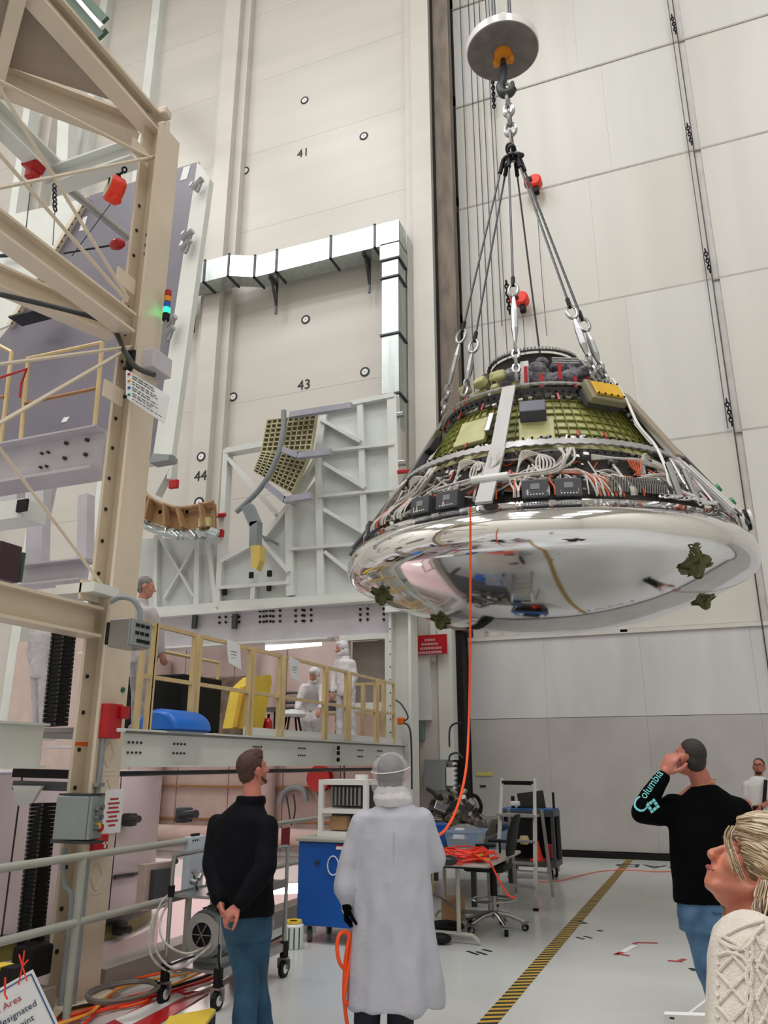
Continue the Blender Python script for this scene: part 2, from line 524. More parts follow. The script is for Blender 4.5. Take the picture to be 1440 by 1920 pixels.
# ------------------------------------------------------------------ ventilation duct
dl = thing('ventilation_duct', 'shiny galvanised rectangular duct running across the cream wall and turning down', 'duct', (-9, 15.7, 14))
top, bot = 14.42, 13.78
def duct_seg(x0, y0, x1, y1, zt=top, zb=bot, dep=.52):
    mb = MB()
    mb.add([(x0, y0, zb), (x1, y1, zb), (x1, y1 + dep, zb), (x0, y0 + dep, zb), (x0, y0, zt), (x1, y1, zt), (x1, y1 + dep, zt), (x0, y0 + dep, zt)],
           [(0, 3, 2, 1), (4, 5, 6, 7), (0, 1, 5, 4), (1, 2, 6, 5), (2, 3, 7, 6), (3, 0, 4, 7)])
    return mb.build('duct_section', M['galv'], dl)
px_ = [(-15.5, 15.12), (-13.2, 15.12), (-11.75, 15.12), (-11.1, 15.12), (-10.35, 15.12), (-9.75, 15.42), (-9.1, 15.42), (-7.55, 15.42), (-6.35, 15.42), (-5.72, 15.42)]
for a, b in zip(px_[:-1], px_[1:]):
    duct_seg(a[0], a[1], b[0], b[1])
for x, y in px_[1:-1]:
    mb = MB()
    mb.box((x - .025, y - .03, bot - .03), (x + .025, y, top + .03)); mb.box((x - .025, y - .03, bot - .03), (x + .025, y + .55, bot))
    mb.box((x - .025, y - .03, top), (x + .025, y + .55, top + .03))
    mb.build('duct_flange', M['dsteel'], dl)
vz = [13.78, 13.35, 12.85, 11.3, 9.75, 8.9]
for a, b in zip(vz[:-1], vz[1:]):
    k = 0.0 if a < 13.5 else .04
    MB().box((-6.16 - k, 15.42 - k, b), (-5.74 + k, 15.94, a)).build('duct_section', M['galv'], dl)
    MB().box((-6.2, 15.38, a - .03), (-5.7, 15.96, a + .01)).build('duct_flange', M['dsteel'], dl)
for x in (-11.9, -9.35, -6.7):
    mb = MB(); yb = 15.2 if x < -10 else 15.5
    mb.bar((x, yb, bot - .05), (x, 15.95, bot - .05), .06, .05); mb.bar((x, yb + .15, bot - .06), (x, 15.93, bot - .65), .05, .05)
    mb.bar((x, 15.93, bot - .9), (x, 15.93, bot), .06, .04)
    mb.build('duct_bracket', M['dsteel'], dl)
MB().box((-6.1, 15.45, 4.6), (-5.74, 15.9, 8.9)).build('painted_riser', M['wall'], dl)

# ------------------------------------------------------------------ door hoist ropes, chains and red balancers
def rope(name, pts, r, label, cat='cable', m=None, group=None):
    o = MB().tube(pts, r, 6).build(name, m or M['dsteel'], None)
    return tag(o, label, cat, group)
for i, x in enumerate((-4.22, -3.98, -3.83, -3.68, -3.5)):
    b = (4.4, 5.2, 6.0, 6.8, 11.5)[i]
    rope('hoist_rope', [(x, 16.38, ZC - .2), (x, 16.38, b)], .013, ('first', 'second', 'third', 'fourth', 'fifth and longest-cut')[i] + ' thin grey hoist rope from the brown guide rail', group='door hoist ropes beside the guide rail')
def chain(mb, p0, p1, link=.09, r=.014):
    p0 = V(p0); p1 = V(p1); d = (p1 - p0); n = max(2, int(d.length / (link * .72)))
    dd, s, u = ortho(d)
    for k in range(n):
        c = p0 + d * ((k + .5) / n); side = s if k % 2 else u
        pts = [c + dd * (link / 2 * math.cos(a)) + side * (link * .3 * math.sin(a)) for a in [2 * math.pi * j / 8 for j in range(8)]]
        mb.tube(pts, r, 5, closed=True)
    return mb
ct = thing('door_rope_run', 'thin hoist rope with dark chain ends running down the door joint', 'cable', (1.2, 16.4, 4.3))
MB().tube([(1.13, 16.46, ZC - .2), (1.13, 16.46, 0.4)], .012, 6).build('rope', M['dsteel'], ct)
MB().tube([(1.02, 16.47, ZC - .2), (1.02, 16.47, 8.2)], .01, 6).build('rope', M['dsteel'], ct)
for z in (18.5, 15.2, 11.8, 8.2):
    chain(MB(), (1.06, 16.4, z + .62), (1.1, 16.4, z + .02), .11, .015).build('chain_end', M['black'], ct)
ct = thing('door_rope_run', 'thin rope with a beaded dark chain hanging left of the capsule slings', 'cable', (-3.45, 16.4, 11))
MB().tube([(-3.42, 16.42, ZC - .2), (-3.42, 16.42, 9.0)], .011, 6).build('rope', M['dsteel'], ct)
chain(MB(), (-3.42, 16.4, 18.9), (-3.42, 16.4, 17.9), .13, .02).build('chain_end', M['black'], ct)
chain(MB(), (-3.35, 16.4, 12.7), (-3.3, 16.4, 11.8), .13, .022).build('chain_end', M['black'], ct)
def balancer(px, py, label):
    c = at(px, py, Y=16.3)
    t = thing('tool_balancer', label, 'balancer', c)
    mt = Matrix.Rotation(math.pi / 2, 3, 'X')
    MB().lathe([(0, -.14), (.13, -.14), (.17, -.1), (.17, .1), (.13, .14), (0, .14)], c, 18, mt).build('drum_housing', M['cordred'], t, smooth=True)
    MB().cbox(c + V((-.17, -.04, .02)), (.17, .2, .2), bev=.03).build('side_housing', M['red'], t)
    MB().cyl(c + V((-.1, -.16, 0)), c + V((-.1, -.19, 0)), .06, 12).build('hub', M['black'], t)
    MB().cbox(c + V((.02, 0, -.25)), (.14, .16, .18), bev=.03).build('rope_outlet', M['black'], t)
    MB().tube([c + V((0, .05, -.3)), c + V((.0, .05, -2.6)), c + V((.02, .05, -4.2))], .009, 5).build('rope', M['dsteel'], t)
    MB().bar(c + V((0, .05, .1)), c + V((0, .2, .22)), .05, .04).build('hanger', M['steel'], t)
balancer(1003, 342, 'red tool balancer on the door near the sling apex, upper one of two')
balancer(978, 562, 'red tool balancer with black outlet behind the slings, lower one of two')
# ================================================================== capsule
CC = V((-1.734, 9.938, 4.037))
AX = V((.015, -.051, 1)).normalized()
cu_ = V((0, 1, 0)).cross(AX).normalized(); cv_ = AX.cross(cu_)
CM = Matrix((cu_, cv_, AX)).transposed()
TOC = math.atan2(-CC.y, -CC.x)        # angle of the side that faces the viewer's side of the hall
def cp(r, a, h):                       # a measured from the near side, positive to the right
    th = TOC + a
    return CC + CM @ V((r * math.cos(th), r * math.sin(th), h))
def cdir(a, tilt=0.0):                 # outward, tangential, up-slope frame on the cone
    th = TOC + a
    out = CM @ V((math.cos(th), math.sin(th), 0)); tan = CM @ V((-math.sin(th), math.cos(th), 0)); up = CM @ V((0, 0, 1))
    sl = (up * math.cos(tilt) - out * math.sin(tilt)).normalized()
    n = (out * math.cos(tilt) + up * math.sin(tilt)).normalized()
    return n, tan, sl
def cone_r(h):                         # outer mould line
    pts = [(.2, 2.44), (.29, 2.41), (1.08, 1.80), (2.01, 1.24), (2.73, .62)]
    for (h0, r0), (h1, r1) in zip(pts[:-1], pts[1:]):
        if h <= h1: return r0 + (r1 - r0) * (h - h0) / (h1 - h0)
    return .6
def arc(r, a0, a1, h, n=24, h1=None, r1=None):
    return [cp(r + ((r1 if r1 is not None else r) - r) * k / n, a0 + (a1 - a0) * k / n, h + ((h1 if h1 is not None else h) - h) * k / n) for k in range(n + 1)]

cap = thing('space_capsule', 'large conical spacecraft capsule with mirror heat shield hanging from slings', 'capsule', CC)
# heat shield
Rm, rm, RS = 2.26, .25, 5.2
prof = [(2.2, .30), (2.3, .31)]
j = math.asin(Rm / (RS - rm))
for k in range(15):
    a = rad(68) + (-(math.pi / 2 - j) - rad(68)) * k / 14
    prof.append((Rm + rm * math.cos(a), rm * math.sin(a)))
cz = math.sqrt((RS - rm) ** 2 - Rm ** 2)
for k in range(1, 15):
    a = j * (1 - k / 14)
    prof.append((max(RS * math.sin(a), .001), cz - RS * math.cos(a)))
# faint wrinkles of the foil: unevenness of a few millimetres
mb = MB().lathe(prof, CC, 160, CM)
hs = mb.build('heat_shield', M['chrome'], cap, smooth=True)
for p in hs.data.vertices:
    q = p.co
    f = .006 * math.sin(q.x * 4.1 + 1.3 * math.sin(q.y * 3)) * math.sin(q.y * 3.7 + q.z * 9)
    p.co = q + q.normalized() * f
# fittings under the shield
def fitting(px, py, s=1.0, flip=1):
    # meet the shield's underside along the sight line
    r = ray(px, py); best = None
    for k in range(600, 1300):
        p = EYE + r * (k / 100); l = CM.transposed() @ (p - CC)
        rr = math.hypot(l.x, l.y)
        if rr < 2.4:
            zz = cz - math.sqrt(max(RS * RS - rr * rr, 0))
            if rr > 2.26: zz = -math.sqrt(max(.0625 - (rr - 2.26) ** 2, 0))
            if l.z >= zz: best = (p, l); break
    if best is None: return
    p, l = best
    n = -(CM @ V((l.x / RS, l.y / RS, -(1)))).normalized() * -1
    n = (CM @ V((l.x * .19, l.y * .19, -1))).normalized()
    d, a, b = ortho(n, (1, 0, 0))
    mb = MB()
    mb.lathe([(0, -.01), (.15 * s, -.01), (.155 * s, .012), (.09 * s, .03), (.06 * s, .09), (.035 * s, .12), (0, .12)], p, 9, Matrix((a, b, n)).transposed())
    for k in range(4):
        an = k * 1.57 + .4
        e = a * math.cos(an) + b * math.sin(an)
        mb.add([p + e * .1 * s - n * .005, p + e * .17 * s + n * .02 + d.cross(e) * .03, p + e * .16 * s + n * .03 - d.cross(e) * .04, p + n * .06 + e * .05 * s], [(0, 1, 3), (1, 2, 3), (0, 3, 2), (0, 2, 1)])
    for k in (0, 1):
        c = p + n * .07 + a * (.07 if k else -.08) * s
        mb.tube([c + n * (.045 * math.cos(t)) + (a if k else b) * (.045 * math.sin(t)) for t in [2 * math.pi * q / 10 for q in range(10)]], .012, 5, closed=True)
    mb.build('shield_fitting', M['olivedk'], cap)
for q in ((1303, 1060, 1.15), (1318, 1124, .95), (716, 1114, .95), (826, 1161, .85), (1300, 1024, .5)):
    fitting(*q)

# inner pressure vessel and dark bay behind the harnesses
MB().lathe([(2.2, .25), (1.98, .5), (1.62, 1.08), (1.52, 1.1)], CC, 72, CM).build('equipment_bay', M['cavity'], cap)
MB().lathe([(1.63, 1.05), (1.07, 2.0), (1.0, 2.0)], CC, 96, CM).build('pressure_shell', M['olive'], cap)
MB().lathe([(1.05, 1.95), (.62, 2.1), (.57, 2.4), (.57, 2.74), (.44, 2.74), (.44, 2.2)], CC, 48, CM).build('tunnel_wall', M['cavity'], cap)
# isogrid ribs: separate horizontal and upright ribs on the green shell
for k in range(7):
    h = 1.18 + k * .108
    r = 1.63 + (1.07 - 1.63) * (h - 1.05) / .95
    MB().lathe([(r - .01, h - .008), (r + .028, h - .007), (r + .028, h + .007), (r - .01, h + .012)], CC, 72, CM, TOC - 1.75, TOC + 1.75).build('shell_rib', M['oliverib'], cap)
ribs = MB()
for k in range(-19, 20):
    a = k * .082
    n, t, s = cdir(a, rad(30.5))
    ribs.bar(cp(1.59, a, 1.14), cp(1.14, a, 1.9), .008, .036, n)
ribs.build('upright_ribs', M['oliverib'], cap)
# scalloped aluminium rings
def scallop_ring(r, h, wid, amp, cnt, name, m=None, thick=.02, slope=rad(38)):
    n = cnt * 4; vs = []; fs = []
    for k in range(n):
        a = 2 * math.pi * k / n
        w = amp * (0.5 + .5 * math.cos(a * cnt)); 
        o = CM @ V((math.cos(a), math.sin(a), 0)); u = CM @ V((0, 0, 1))
        sl = u * math.cos(slope) - o * math.sin(slope); nn = o * math.cos(slope) + u * math.sin(slope)
        c = CC + o * r + u * h
        for e, q in ((-(wid / 2 + w), 0), (wid / 2 + w, 0), (wid / 2 + w, 1), (-(wid / 2 + w), 1)):
            vs.append(c + sl * e + nn * (thick * q))
    for k in range(n):
        i, jx = k * 4, ((k + 1) % n) * 4
        for q in range(4):
            fs.append((i + q, jx + q, jx + (q + 1) % 4, i + (q + 1) % 4))
    return MB().add(vs, fs).build(name, m or M['alu'], cap)
scallop_ring(1.80, 1.09, .085, .022, 96, 'mid_ring')
scallop_ring(1.24, 2.02, .05, .02, 72, 'upper_ring', slope=rad(50))
scallop_ring(.60, 2.76, .03, .012, 40, 'hatch_ring', M['dsteel'], slope=rad(75))
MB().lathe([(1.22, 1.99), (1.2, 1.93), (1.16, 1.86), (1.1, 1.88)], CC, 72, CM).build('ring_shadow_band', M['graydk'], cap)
mb = MB()
for k in range(80):
    a = 2 * math.pi * k / 80
    o = CM @ V((math.cos(a), math.sin(a), 0)); c = CC + o * .6 + AX * 2.78
    mb.cyl(c, c + AX * .035, .014, 6)
stuff(mb.build('hatch_bolts', M['steel'], cap))
mb = MB()
for (r, h, n) in ((1.74, 1.0, 110), (1.72, 1.18, 110), (1.2, 1.94, 90)):
    for k in range(n):
        a = 2 * math.pi * k / n; o = CM @ V((math.cos(a), math.sin(a), 0)); c = CC + o * r + AX * h
        mb.cyl(c, c + o * .03, .015, 5)
stuff(mb.build('ring_bolts', M['blackplas'], cap))
# silver longerons from top ring to shield
LONG = mat('longeron_grey', '#b3b1b0', .5, metal=.25, var=.05)
def longeron(a, w=.16, name='longeron', m=None, lift=.03):
    for (h0, h1) in ((.30, 1.06), (1.06, 2.02)):
        r0, r1 = cone_r(h0) + lift, cone_r(h1) + lift
        n = cdir(a, rad(35))[0]
        MB().bar(cp(r0, a, h0), cp(r1, a, h1), w * (1.05 if h0 < 1 else .95), .035, n).build(name, m or LONG, cap)
longeron(-.235, .17)
longeron(.98, .15)
for (h0, h1, w0, a_) in ((1.12, 2.0, .34, 1.02),):
    n = cdir(a_, rad(35))[0]
    MB().bar(cp(cone_r(h0) + .07, a_ + .05, h0), cp(cone_r(h1) + .07, a_ - .08, h1), w0, .03, n).build('edge_sheet', mat('tan_grey_sheet', '#8d867c', .5), cap)
longeron(-1.42, .15)
longeron(2.2, .16); longeron(3.3, .16); longeron(-2.4, .16)
for a in (.98, .98 + .1):
    MB().tube([cp(cone_r(h) + .06, a + .02, h) for h in (.35, .7, 1.0)], .022, 8).build('strut_rod', M['alu'], cap)
MB().cyl(cp(2.22, -.32, .62), cp(2.22, -.14, .62), .045, 12).build('hinge_pin', M['whitepl'], cap)
# rounded aluminium frame outline at right of bay
MB().tube(smoothpath([cp(2.38, .86, .36), cp(2.12, .90, .72), cp(1.95, .84, .95), cp(2.02, .80, .88), cp(2.3, .74, .45), cp(2.4, .78, .34)], 5), .016, 6).build('bent_frame', M['alu'], cap)

# boxes on the green shell
def onshell(a, h, size, name, m, lift=.05, tilt=rad(30.5), bev=.012, rbase=None):
    n, t, s = cdir(a, tilt)
    r = rbase if rbase is not None else (1.63 + (1.07 - 1.63) * (h - 1.05) / .95)
    c = cp(r, a, h) + n * lift
    mt = Matrix((t, s, n)).transposed()
    return MB().cbox(c, size, mtx=mt, bev=bev).build(name, m, cap), c, (n, t, s)
onshell(-.52, 1.42, (.44, .42, .06), 'green_cover_plate', M['olive'], .07)
onshell(-.36, 1.45, (.07, .32, .09), 'foil_cylinder', M['steel'], .11)
o, c, (n, t, s) = onshell(-.02, 1.52, (.30, .2, .18), 'grey_sensor_box', mat('blue_grey_box', '#4c4c5c', .4), .14)
onshell(.0, 1.3, (.4, .42, .03), 'mount_plate', M['olive'], .05)
# yellow-lidded unit at upper right
n, t, s = cdir(.6, rad(28))
c = cp(1.43, .62, 1.90)
mt = Matrix((t, s, n)).transposed()
MB().cbox(c - n * .05, (.50, .34, .10), mtx=mt, bev=.02).build('lidded_unit', mat('khaki_case', '#8a8468', .5), cap)
MB().cbox(c + n * .015, (.38, .22, .03), mtx=mt, bev=.008).build('yellow_lid', mat('yellow_lid_paint', '#e9b62f', .4), cap)
MB().cbox(c - n * .15, (.48, .26, .1), mtx=mt, bev=.02).build('unit_base', M['graydk'], cap)
mb = MB()
for i in range(5):
    for e in (-1, 1):
        mb.cyl(c + t * (-.18 + i * .09) + s * e * .115 + n * .03, c + t * (-.18 + i * .09) + s * e * .115 + n * .045, .012, 6)
stuff(mb.build('lid_screws', M['black'], cap))
# black electronic boxes at the foot of the bay
for a in (-.02, .125, -.44, -.60, 2.1, 2.4, 2.8, -1.2):
    n, t, s = cdir(a, rad(8)); c = cp(2.22, a, .43); mt = Matrix((t, s, n)).transposed()
    b = MB().cbox(c, (.27, .2, .16), mtx=mt, bev=.01).build('electronics_box', M['graydk'], cap)
    mb = MB()
    for k in range(6): mb.ball(c + n * .085 + t * (-.075 + k * .03) - s * .07, .009, 6, 4)
    mb.build('connector_row', M['whitepl'], b)
    mb = MB()
    for k in (-1, 0, 1): mb.cyl(c + s * .1 + t * k * .08, c + s * .15 + t * k * .08, .022, 8)
    mb.build('terminal', M['steel'], b)
    MB().cbox(c + n * .082 + s * .02, (.09, .06, .004), mtx=mt).build('maker_plate', mat('pale_plate', '#8c8c90', .4), b)
# wire harnesses
def harness(pts, r, m, name='wire_harness', n=6):
    return MB().tube(smoothpath([cp(p[0], p[1], p[2]) for p in pts], 4), r, n).build(name, m, cap)
rr = R
for k in range(60):                    # long bundles round the bay
    a0 = rr.uniform(-1.5, 1.5); ln = rr.uniform(.15, .5); h = rr.uniform(.5, .98)
    r0 = cone_r(h) - .12 - rr.random() * .12
    pts = [(r0 + rr.uniform(-.03, .05), a0 + ln * i / 4, h + rr.uniform(-.07, .07)) for i in range(5)]
    harness(pts, rr.uniform(.010, .02), rr.choice([M['wire'], M['wire'], M['wire'], M['wirebk'], M['wireor']]))
for k in range(90):                    # drops to the connectors
    a0 = rr.uniform(-1.5, 1.5); h0 = rr.uniform(.58, .85)
    pts = [(cone_r(h0) - .1, a0 + rr.uniform(-.1, .1), h0), (cone_r(.6) - .04, a0 + rr.uniform(-.03, .03), .6), (2.28, a0, .45), (2.3, a0, .36)]
    harness(pts, rr.uniform(.008, .014), rr.choice([M['wire'], M['wire'], M['wire'], M['wireor'], M['alu']]), 'connector_lead', 5)
u_ = lambda e: rr.uniform(-e, e)
for a0 in (.02, -.36, -.8, .75, -1.15):            # big white trunk bundles with loops
    for q in range(7):
        o_ = (q % 3) * .018; w_ = (q // 3) * .03
        harness([(2.05 - w_, a0 - .24 + u_(.05), .62 + o_ + u_(.03)), (2.09 - w_, a0 - .1, .64 + o_ + u_(.02)), (2.1 - w_, a0 + .05 + u_(.03), .66 + o_), (2.06 - w_, a0 + .13 + u_(.03), .8 + o_), (1.92, a0 + .14 + u_(.05), .98)], .014, M['wire'])
    for q in range(6):
        o_ = q * .018
        harness([(1.95 - o_, a0 - .14, .72), (1.9, a0 - .11, .88 + o_), (1.84, a0 - .02, .95), (1.9, a0 + .06 - o_, .87), (1.96, a0 + .06 - o_, .76), (2.0, a0, .70)], .012, M['wire'])
for q in range(8):
    harness([(2.06, .02 + q * .01, .66), (2.1, .18, .68 - q * .006), (2.15, .23 + q * .012, .58), (2.24, .25 + q * .017, .42), (2.28, .25 + q * .018, .35)], .012, M['wireor'] if q % 2 else M['wire'])
for q in range(5):
    harness([(1.9, .3, .86 + q * .012), (1.92, .45, .88), (1.95, .6, .84 + q * .01), (1.96, .8, .8)], .012, M['wire'])
    harness([(1.96, .5 + q * .02, .86), (2.0, .52 + q * .01, .74), (2.04, .58 - q * .02, .66)], .011, M['wireor'])
mb = MB()
for k in range(80):
    a = .32 + (k % 40) * .0125; h = .4 + .07 * (k // 40)
    c = cp(2.27 - .05 * (k // 40), a, h); mb.cyl(c, c + AX * .1 + cdir(a)[0] * .01, .011, 6)
stuff(mb.build('valve_row', M['steel'], cap))
mb = MB()
for k in range(420):
    a = rr.uniform(-1.7, 1.7); h = rr.choice([rr.uniform(.4, 1.0), rr.uniform(1.14, 1.22), rr.uniform(1.84, 1.95)])
    r = cone_r(h) - (rr.uniform(.05, .2) if h < 1.1 else .12); c = cp(r, a, h)
    n, t, s = cdir(a, .5)
    mb.cbox(c, (rr.uniform(.02, .07), rr.uniform(.02, .05), rr.uniform(.02, .06)), mtx=Matrix((t, s, n)).transposed())
stuff(mb.build('small_fittings', mat('mixed_fittings', '#c9c7c2', .3, metal=.6, col2='#2b2926', scale=6), cap))
for k in range(26):
    a = rr.uniform(-1.6, 1.6); h = rr.choice([rr.uniform(.5, 1.0), 1.9, 1.3]); c = cp(cone_r(h) - .06, a, h); n, t, s = cdir(a, .5)
    MB().bar(c, c - s * .12, .025, .006, n).build('red_tag', M['red'], cap)

# left and right edge clutter
for (a, h, sz, m) in ((-1.2, 1.25, (.35, .3, .1), M['graydk']), (-1.25, 1.6, (.28, .3, .09), M['olivedk']), (-1.05, 1.45, (.2, .2, .1), M['blackplas']), (1.22, 1.7, (.3, .5, .08), M['olivedk']), (1.15, 1.3, (.25, .4, .07), mat('khaki_case', '')) , (1.3, 1.35, (.2, .3, .1), M['graydk'])):
    onshell(a, h, sz, 'edge_unit', m, .12)
for (a, h, m) in ((1.28, .75, 'greenm'), (1.3, .58, 'greenm')):
    c = cp(cone_r(h) + .02, a, h); n, t, s = cdir(a, .5)
    MB().cyl(c, c + n * .1, .05, 10).build('green_cap', mat('green_cap', '#4f9a5a', .4), cap)
c = cp(2.35, 1.4, .42); n, t, s = cdir(1.4, .2)
for q, m in ((0, M['whitepl']), (.05, M['black']), (.09, M['whitepl'])):
    MB().cyl(c + n * (q - .02), c + n * (q + .03), .15 - q * .4, 18).build('antenna_disc', m, cap)
MB().tube(smoothpath([cp(1.3, .8, 2.15), cp(1.5, .78, 1.8), cp(1.72, .72, 1.4), cp(1.9, .74, 1.1), cp(2.12, .68, .75), cp(2.3, .62, .5), cp(2.4, .72, .38)], 6), .017, 6).build('white_hose', M['whitepl'], cap)
for q in (0, 1):
    c0 = cp(2.28, .62 + q * .1, .75 - q * .05); c1 = cp(2.4, .62 + q * .1, .36)
    MB().cyl(c0, c1, .035, 8).build('foil_strut', M['steel'], cap)
mb = MB()
for k in range(14):
    c = cp(2.42, .52 + k * .024, .34) + V((0, 0, rr.uniform(-.01, .02)))
    mb.ball(c, (rr.uniform(.03, .07), rr.uniform(.03, .06), .02), 6, 4)
mb.build('crumpled_foil', M['chrome'], cap)
# forward bay: film-wrapped gear, green brackets, straps
mb = MB()
for k in range(54):
    a = rr.uniform(-.35, 1.05); r = rr.uniform(.72, 1.05); c = cp(r, a, 2.12 + rr.uniform(0, .46) * (1.25 - r) * 2)
    mb.ball(c, (rr.uniform(.07, .13), rr.uniform(.07, .13), rr.uniform(.06, .13)), 9, 7)
mb.build('wrapped_gear', M['darkbag'], cap)
for k in range(10):
    a = -1.0 + k * .09; c = cp(1.0 + .12 * math.sin(k * 2.1), a, 2.15 + .11 * (k % 3)); n, t, s = cdir(a, .3)
    MB().cbox(c, (.16, .13, .12), mtx=Matrix((t, s, n)).transposed() @ Matrix.Rotation(k * .7, 3, 'X'), bev=.03).build('green_bracket', M['olive'], cap)
for k in range(7):
    c = cp(.9, -.7 + k * .05, 2.2); MB().cyl(c, c + V((rr.uniform(-.1, .1), 0, .25)), .025, 8).build('green_actuator', M['olivedk'], cap)
for a, h in ((-.08, 2.2), (.28, 2.22), (.08, 2.08), (.62, 2.08), (-.9, 2.08), (.45, 2.06), (-1.2, 2.06)):
    n, t, s = cdir(a, .1); c = cp(1.13, a, h)
    MB().bar(c - s * .1, c + s * .12, .045, .012, n).build('red_tag', M['red'], cap)
for q in (0, .05, .1):
    MB().tube([cp(1.05, .22, 2.38 + q * .6), cp(1.05, .55, 2.40 + q * .6)], .011, 6).build('silver_tube', M['alu'], cap)
n, t, s = cdir(-.1, .1)
MB().bar(cp(1.1, -.1, 2.06), cp(1.02, -.1, 2.42), .1, .05, n).build('white_post', M['whitepl'], cap)
MB().tube([cp(1.2, .82, 2.06), cp(.95, .66, 2.5)], .02, 6).build('silver_tube', M['alu'], cap)

# ------------------------------------------------------------------ crane hook block and sling set
HX = at(942, 88, Y=9.9)
hk = thing('crane_hook_block', 'round grey crane hook block with orange fittings high above the capsule', 'crane hook', HX)
c = HX
MB().lathe([(0, -.13), (.53, -.13), (.555, -.12), (.555, .03), (.5, .06), (0, .06)], c, 56).build('block_body', mat('worn_grey_block', '#77706c', .55, var=.12, scale=5), hk, smooth=True)
MB().lathe([(.556, -.10), (.572, -.10), (.572, .04), (.556, .04)], c, 56).build('white_band', mat('glossy_white_band', '#ecebea', .2), hk, smooth=True)
MB().cbox(c + V((-.02, .1, .34)), (.42, .3, .5), bev=.04).build('orange_housing', M['amber'], hk)
MB().cbox(c + V((0, 0, .52)), (.22, .16, .22), bev=.03).build('white_housing', M['whitepl'], hk)
MB().lathe([(0, -.26), (.12, -.26), (.14, -.13), (0, -.13)], c, 20).build('swivel', M['amber'], hk)
MB().tube([c + V((.13 * math.cos(t) - .0, .02, -.26 + .15 * math.sin(t))) for t in [k * .5 for k in range(-1, 8)]], .045, 8).build('shackle', M['amber'], hk, smooth=True)
for dx in (-.13, .13):
    for dy in (.0, .2):
        MB().tube([c + V((dx, dy, .5)), V((c.x + dx, c.y + dy, ZC - .02))], .014, 6).build('crane_rope', M['dsteel'], hk)
MB().lathe([(0, -.62), (.05, -.6), (.06, -.45), (.045, -.3), (.04, -.2), (0, -.2)], c, 14).build('hook_shank', M['dsteel'], hk)
hp = smoothpath([c + V((0, 0, -.5)), c + V((-.02, 0, -.66)), c + V((-.06, 0, -.78)), c + V((-.03, 0, -.92)), c + V((.07, 0, -.95)), c + V((.13, 0, -.86)), c + V((.12, 0, -.76))], 4)
MB().tube(hp, [.06 + .02 * math.sin(math.pi * i / (len(hp) - 1)) if i < len(hp) - 5 else .03 for i in range(len(hp))], 10).build('hook', M['dsteel'], hk, smooth=True)
AP = at(958, 292, Y=9.9)
sl = thing('lifting_sling', 'steel wire sling with chain and turnbuckles spread down to the capsule', 'sling', AP)
def link(mb, c, d, s, L, W, r):
    pts = []
    for k in range(16):
        a = 2 * math.pi * k / 16
        pts.append(V(c) + V(d).normalized() * (L / 2 * math.cos(a)) + V(s).normalized() * (W / 2 * math.sin(a)))
    return mb.tube(pts, r, 7, closed=True)
z0 = c.z - .88; dn = (AP - V((c.x, c.y, z0)))
seq = [(.0, .20, .15, .02), (.17, .16, .13, .03), (.32, .18, .12, .04), (.46, .2, .13, .03), (.62, .2, .16, .03), (.80, .34, .2, .018), (.98, .24, .16, .02)]
for i, (f, L, W, r) in enumerate(seq):
    p = V((c.x + .03, c.y, z0)) + dn * f
    link(MB(), p, dn, (1, 0, 0) if i % 2 == 0 else (0, 1, 0), L * 1.15, W, r).build('chain_link', M['steel'], sl, smooth=True)
att = []
legs = [(-1.22, 1.32, 1.92, .86), (-.62, 1.18, 2.05, .78), (-.16, 1.25, 2.03, .72), (.52, 1.3, 2.0, .7), (.66, 1.32, 1.97, .76), (2.2, .5, 2.76, .95)]
legpx = [((845, 745), -1.3), ((912, 690), -.75), ((962, 715), -.16), ((1128, 700), .62), ((1140, 712), .75), ((1012, 660), 2.9)]
for i, ((px, py), a) in enumerate(legpx):
    # lower anchor on the capsule at its own bearing
    h = 2.1 if i < 5 else 2.78
    r = 1.26 if i < 5 else .55
    q = cp(r, a, h)
    top_ = AP + V(((-.12, -.08, -.02, .1, .14, .05)[i], (-.05, .05, -.1, -.05, .05, .1)[i], -.12))
    d = q - top_
    lowf = (.70, .80, .63, .72, .76, .97)[i]
    hh = top_ + d * lowf
    MB().tube([top_, hh], .016, 6).build('wire_rope', M['dsteel'], sl)
    MB().cyl(top_ - d * .01, top_ + d * .05, .032, 8).build('ferrule', M['black'], sl)
    MB().cyl(hh - d * .035, hh, .028, 8).build('ferrule', M['black'], sl)
    if i < 5:
        link(MB(), hh + d * .02, d, (1, 0, 0), .22, .13, .02).build('shackle', M['steel'], sl)
        a0, a1 = hh + d * .05, hh + d * .05 + d * (.5 * (1 - lowf))
        MB().tube([a0, a0 + (a1 - a0) * .3, a0 + (a1 - a0) * .7, a1], [.02, .045, .045, .02], 8).build('turnbuckle', M['steel'], sl)
        chain(MB(), a1, q, .14, .022).build('lower_chain', M['steel'], sl)
mb = MB()
for k in range(12):
    e = V((rr.uniform(-1, 1), rr.uniform(-1, 1), rr.uniform(-1, .5))).normalized()
    link(mb, AP + e * .1, e, e.cross(V((0, 0, 1))) + V((.01, 0, 0)), .17, .1, .02)
mb.build('shackle_cluster', M['dsteel'], sl)
# black sling sleeve from anchor at left edge down to shield, and right side bars
for a, r0, h0, r1, h1, nm in ((-1.46, 1.27, 1.95, 2.5, .25, 'edge_strut'), (1.35, 1.3, 1.95, 2.42, .35, 'edge_strut'), (-1.38, 1.8, 1.1, 2.45, .3, 'edge_strut')):
    MB().tube([cp(r0, a, h0), cp(r1, a, h1)], .03, 8).build(nm, M['graydk'], cap)

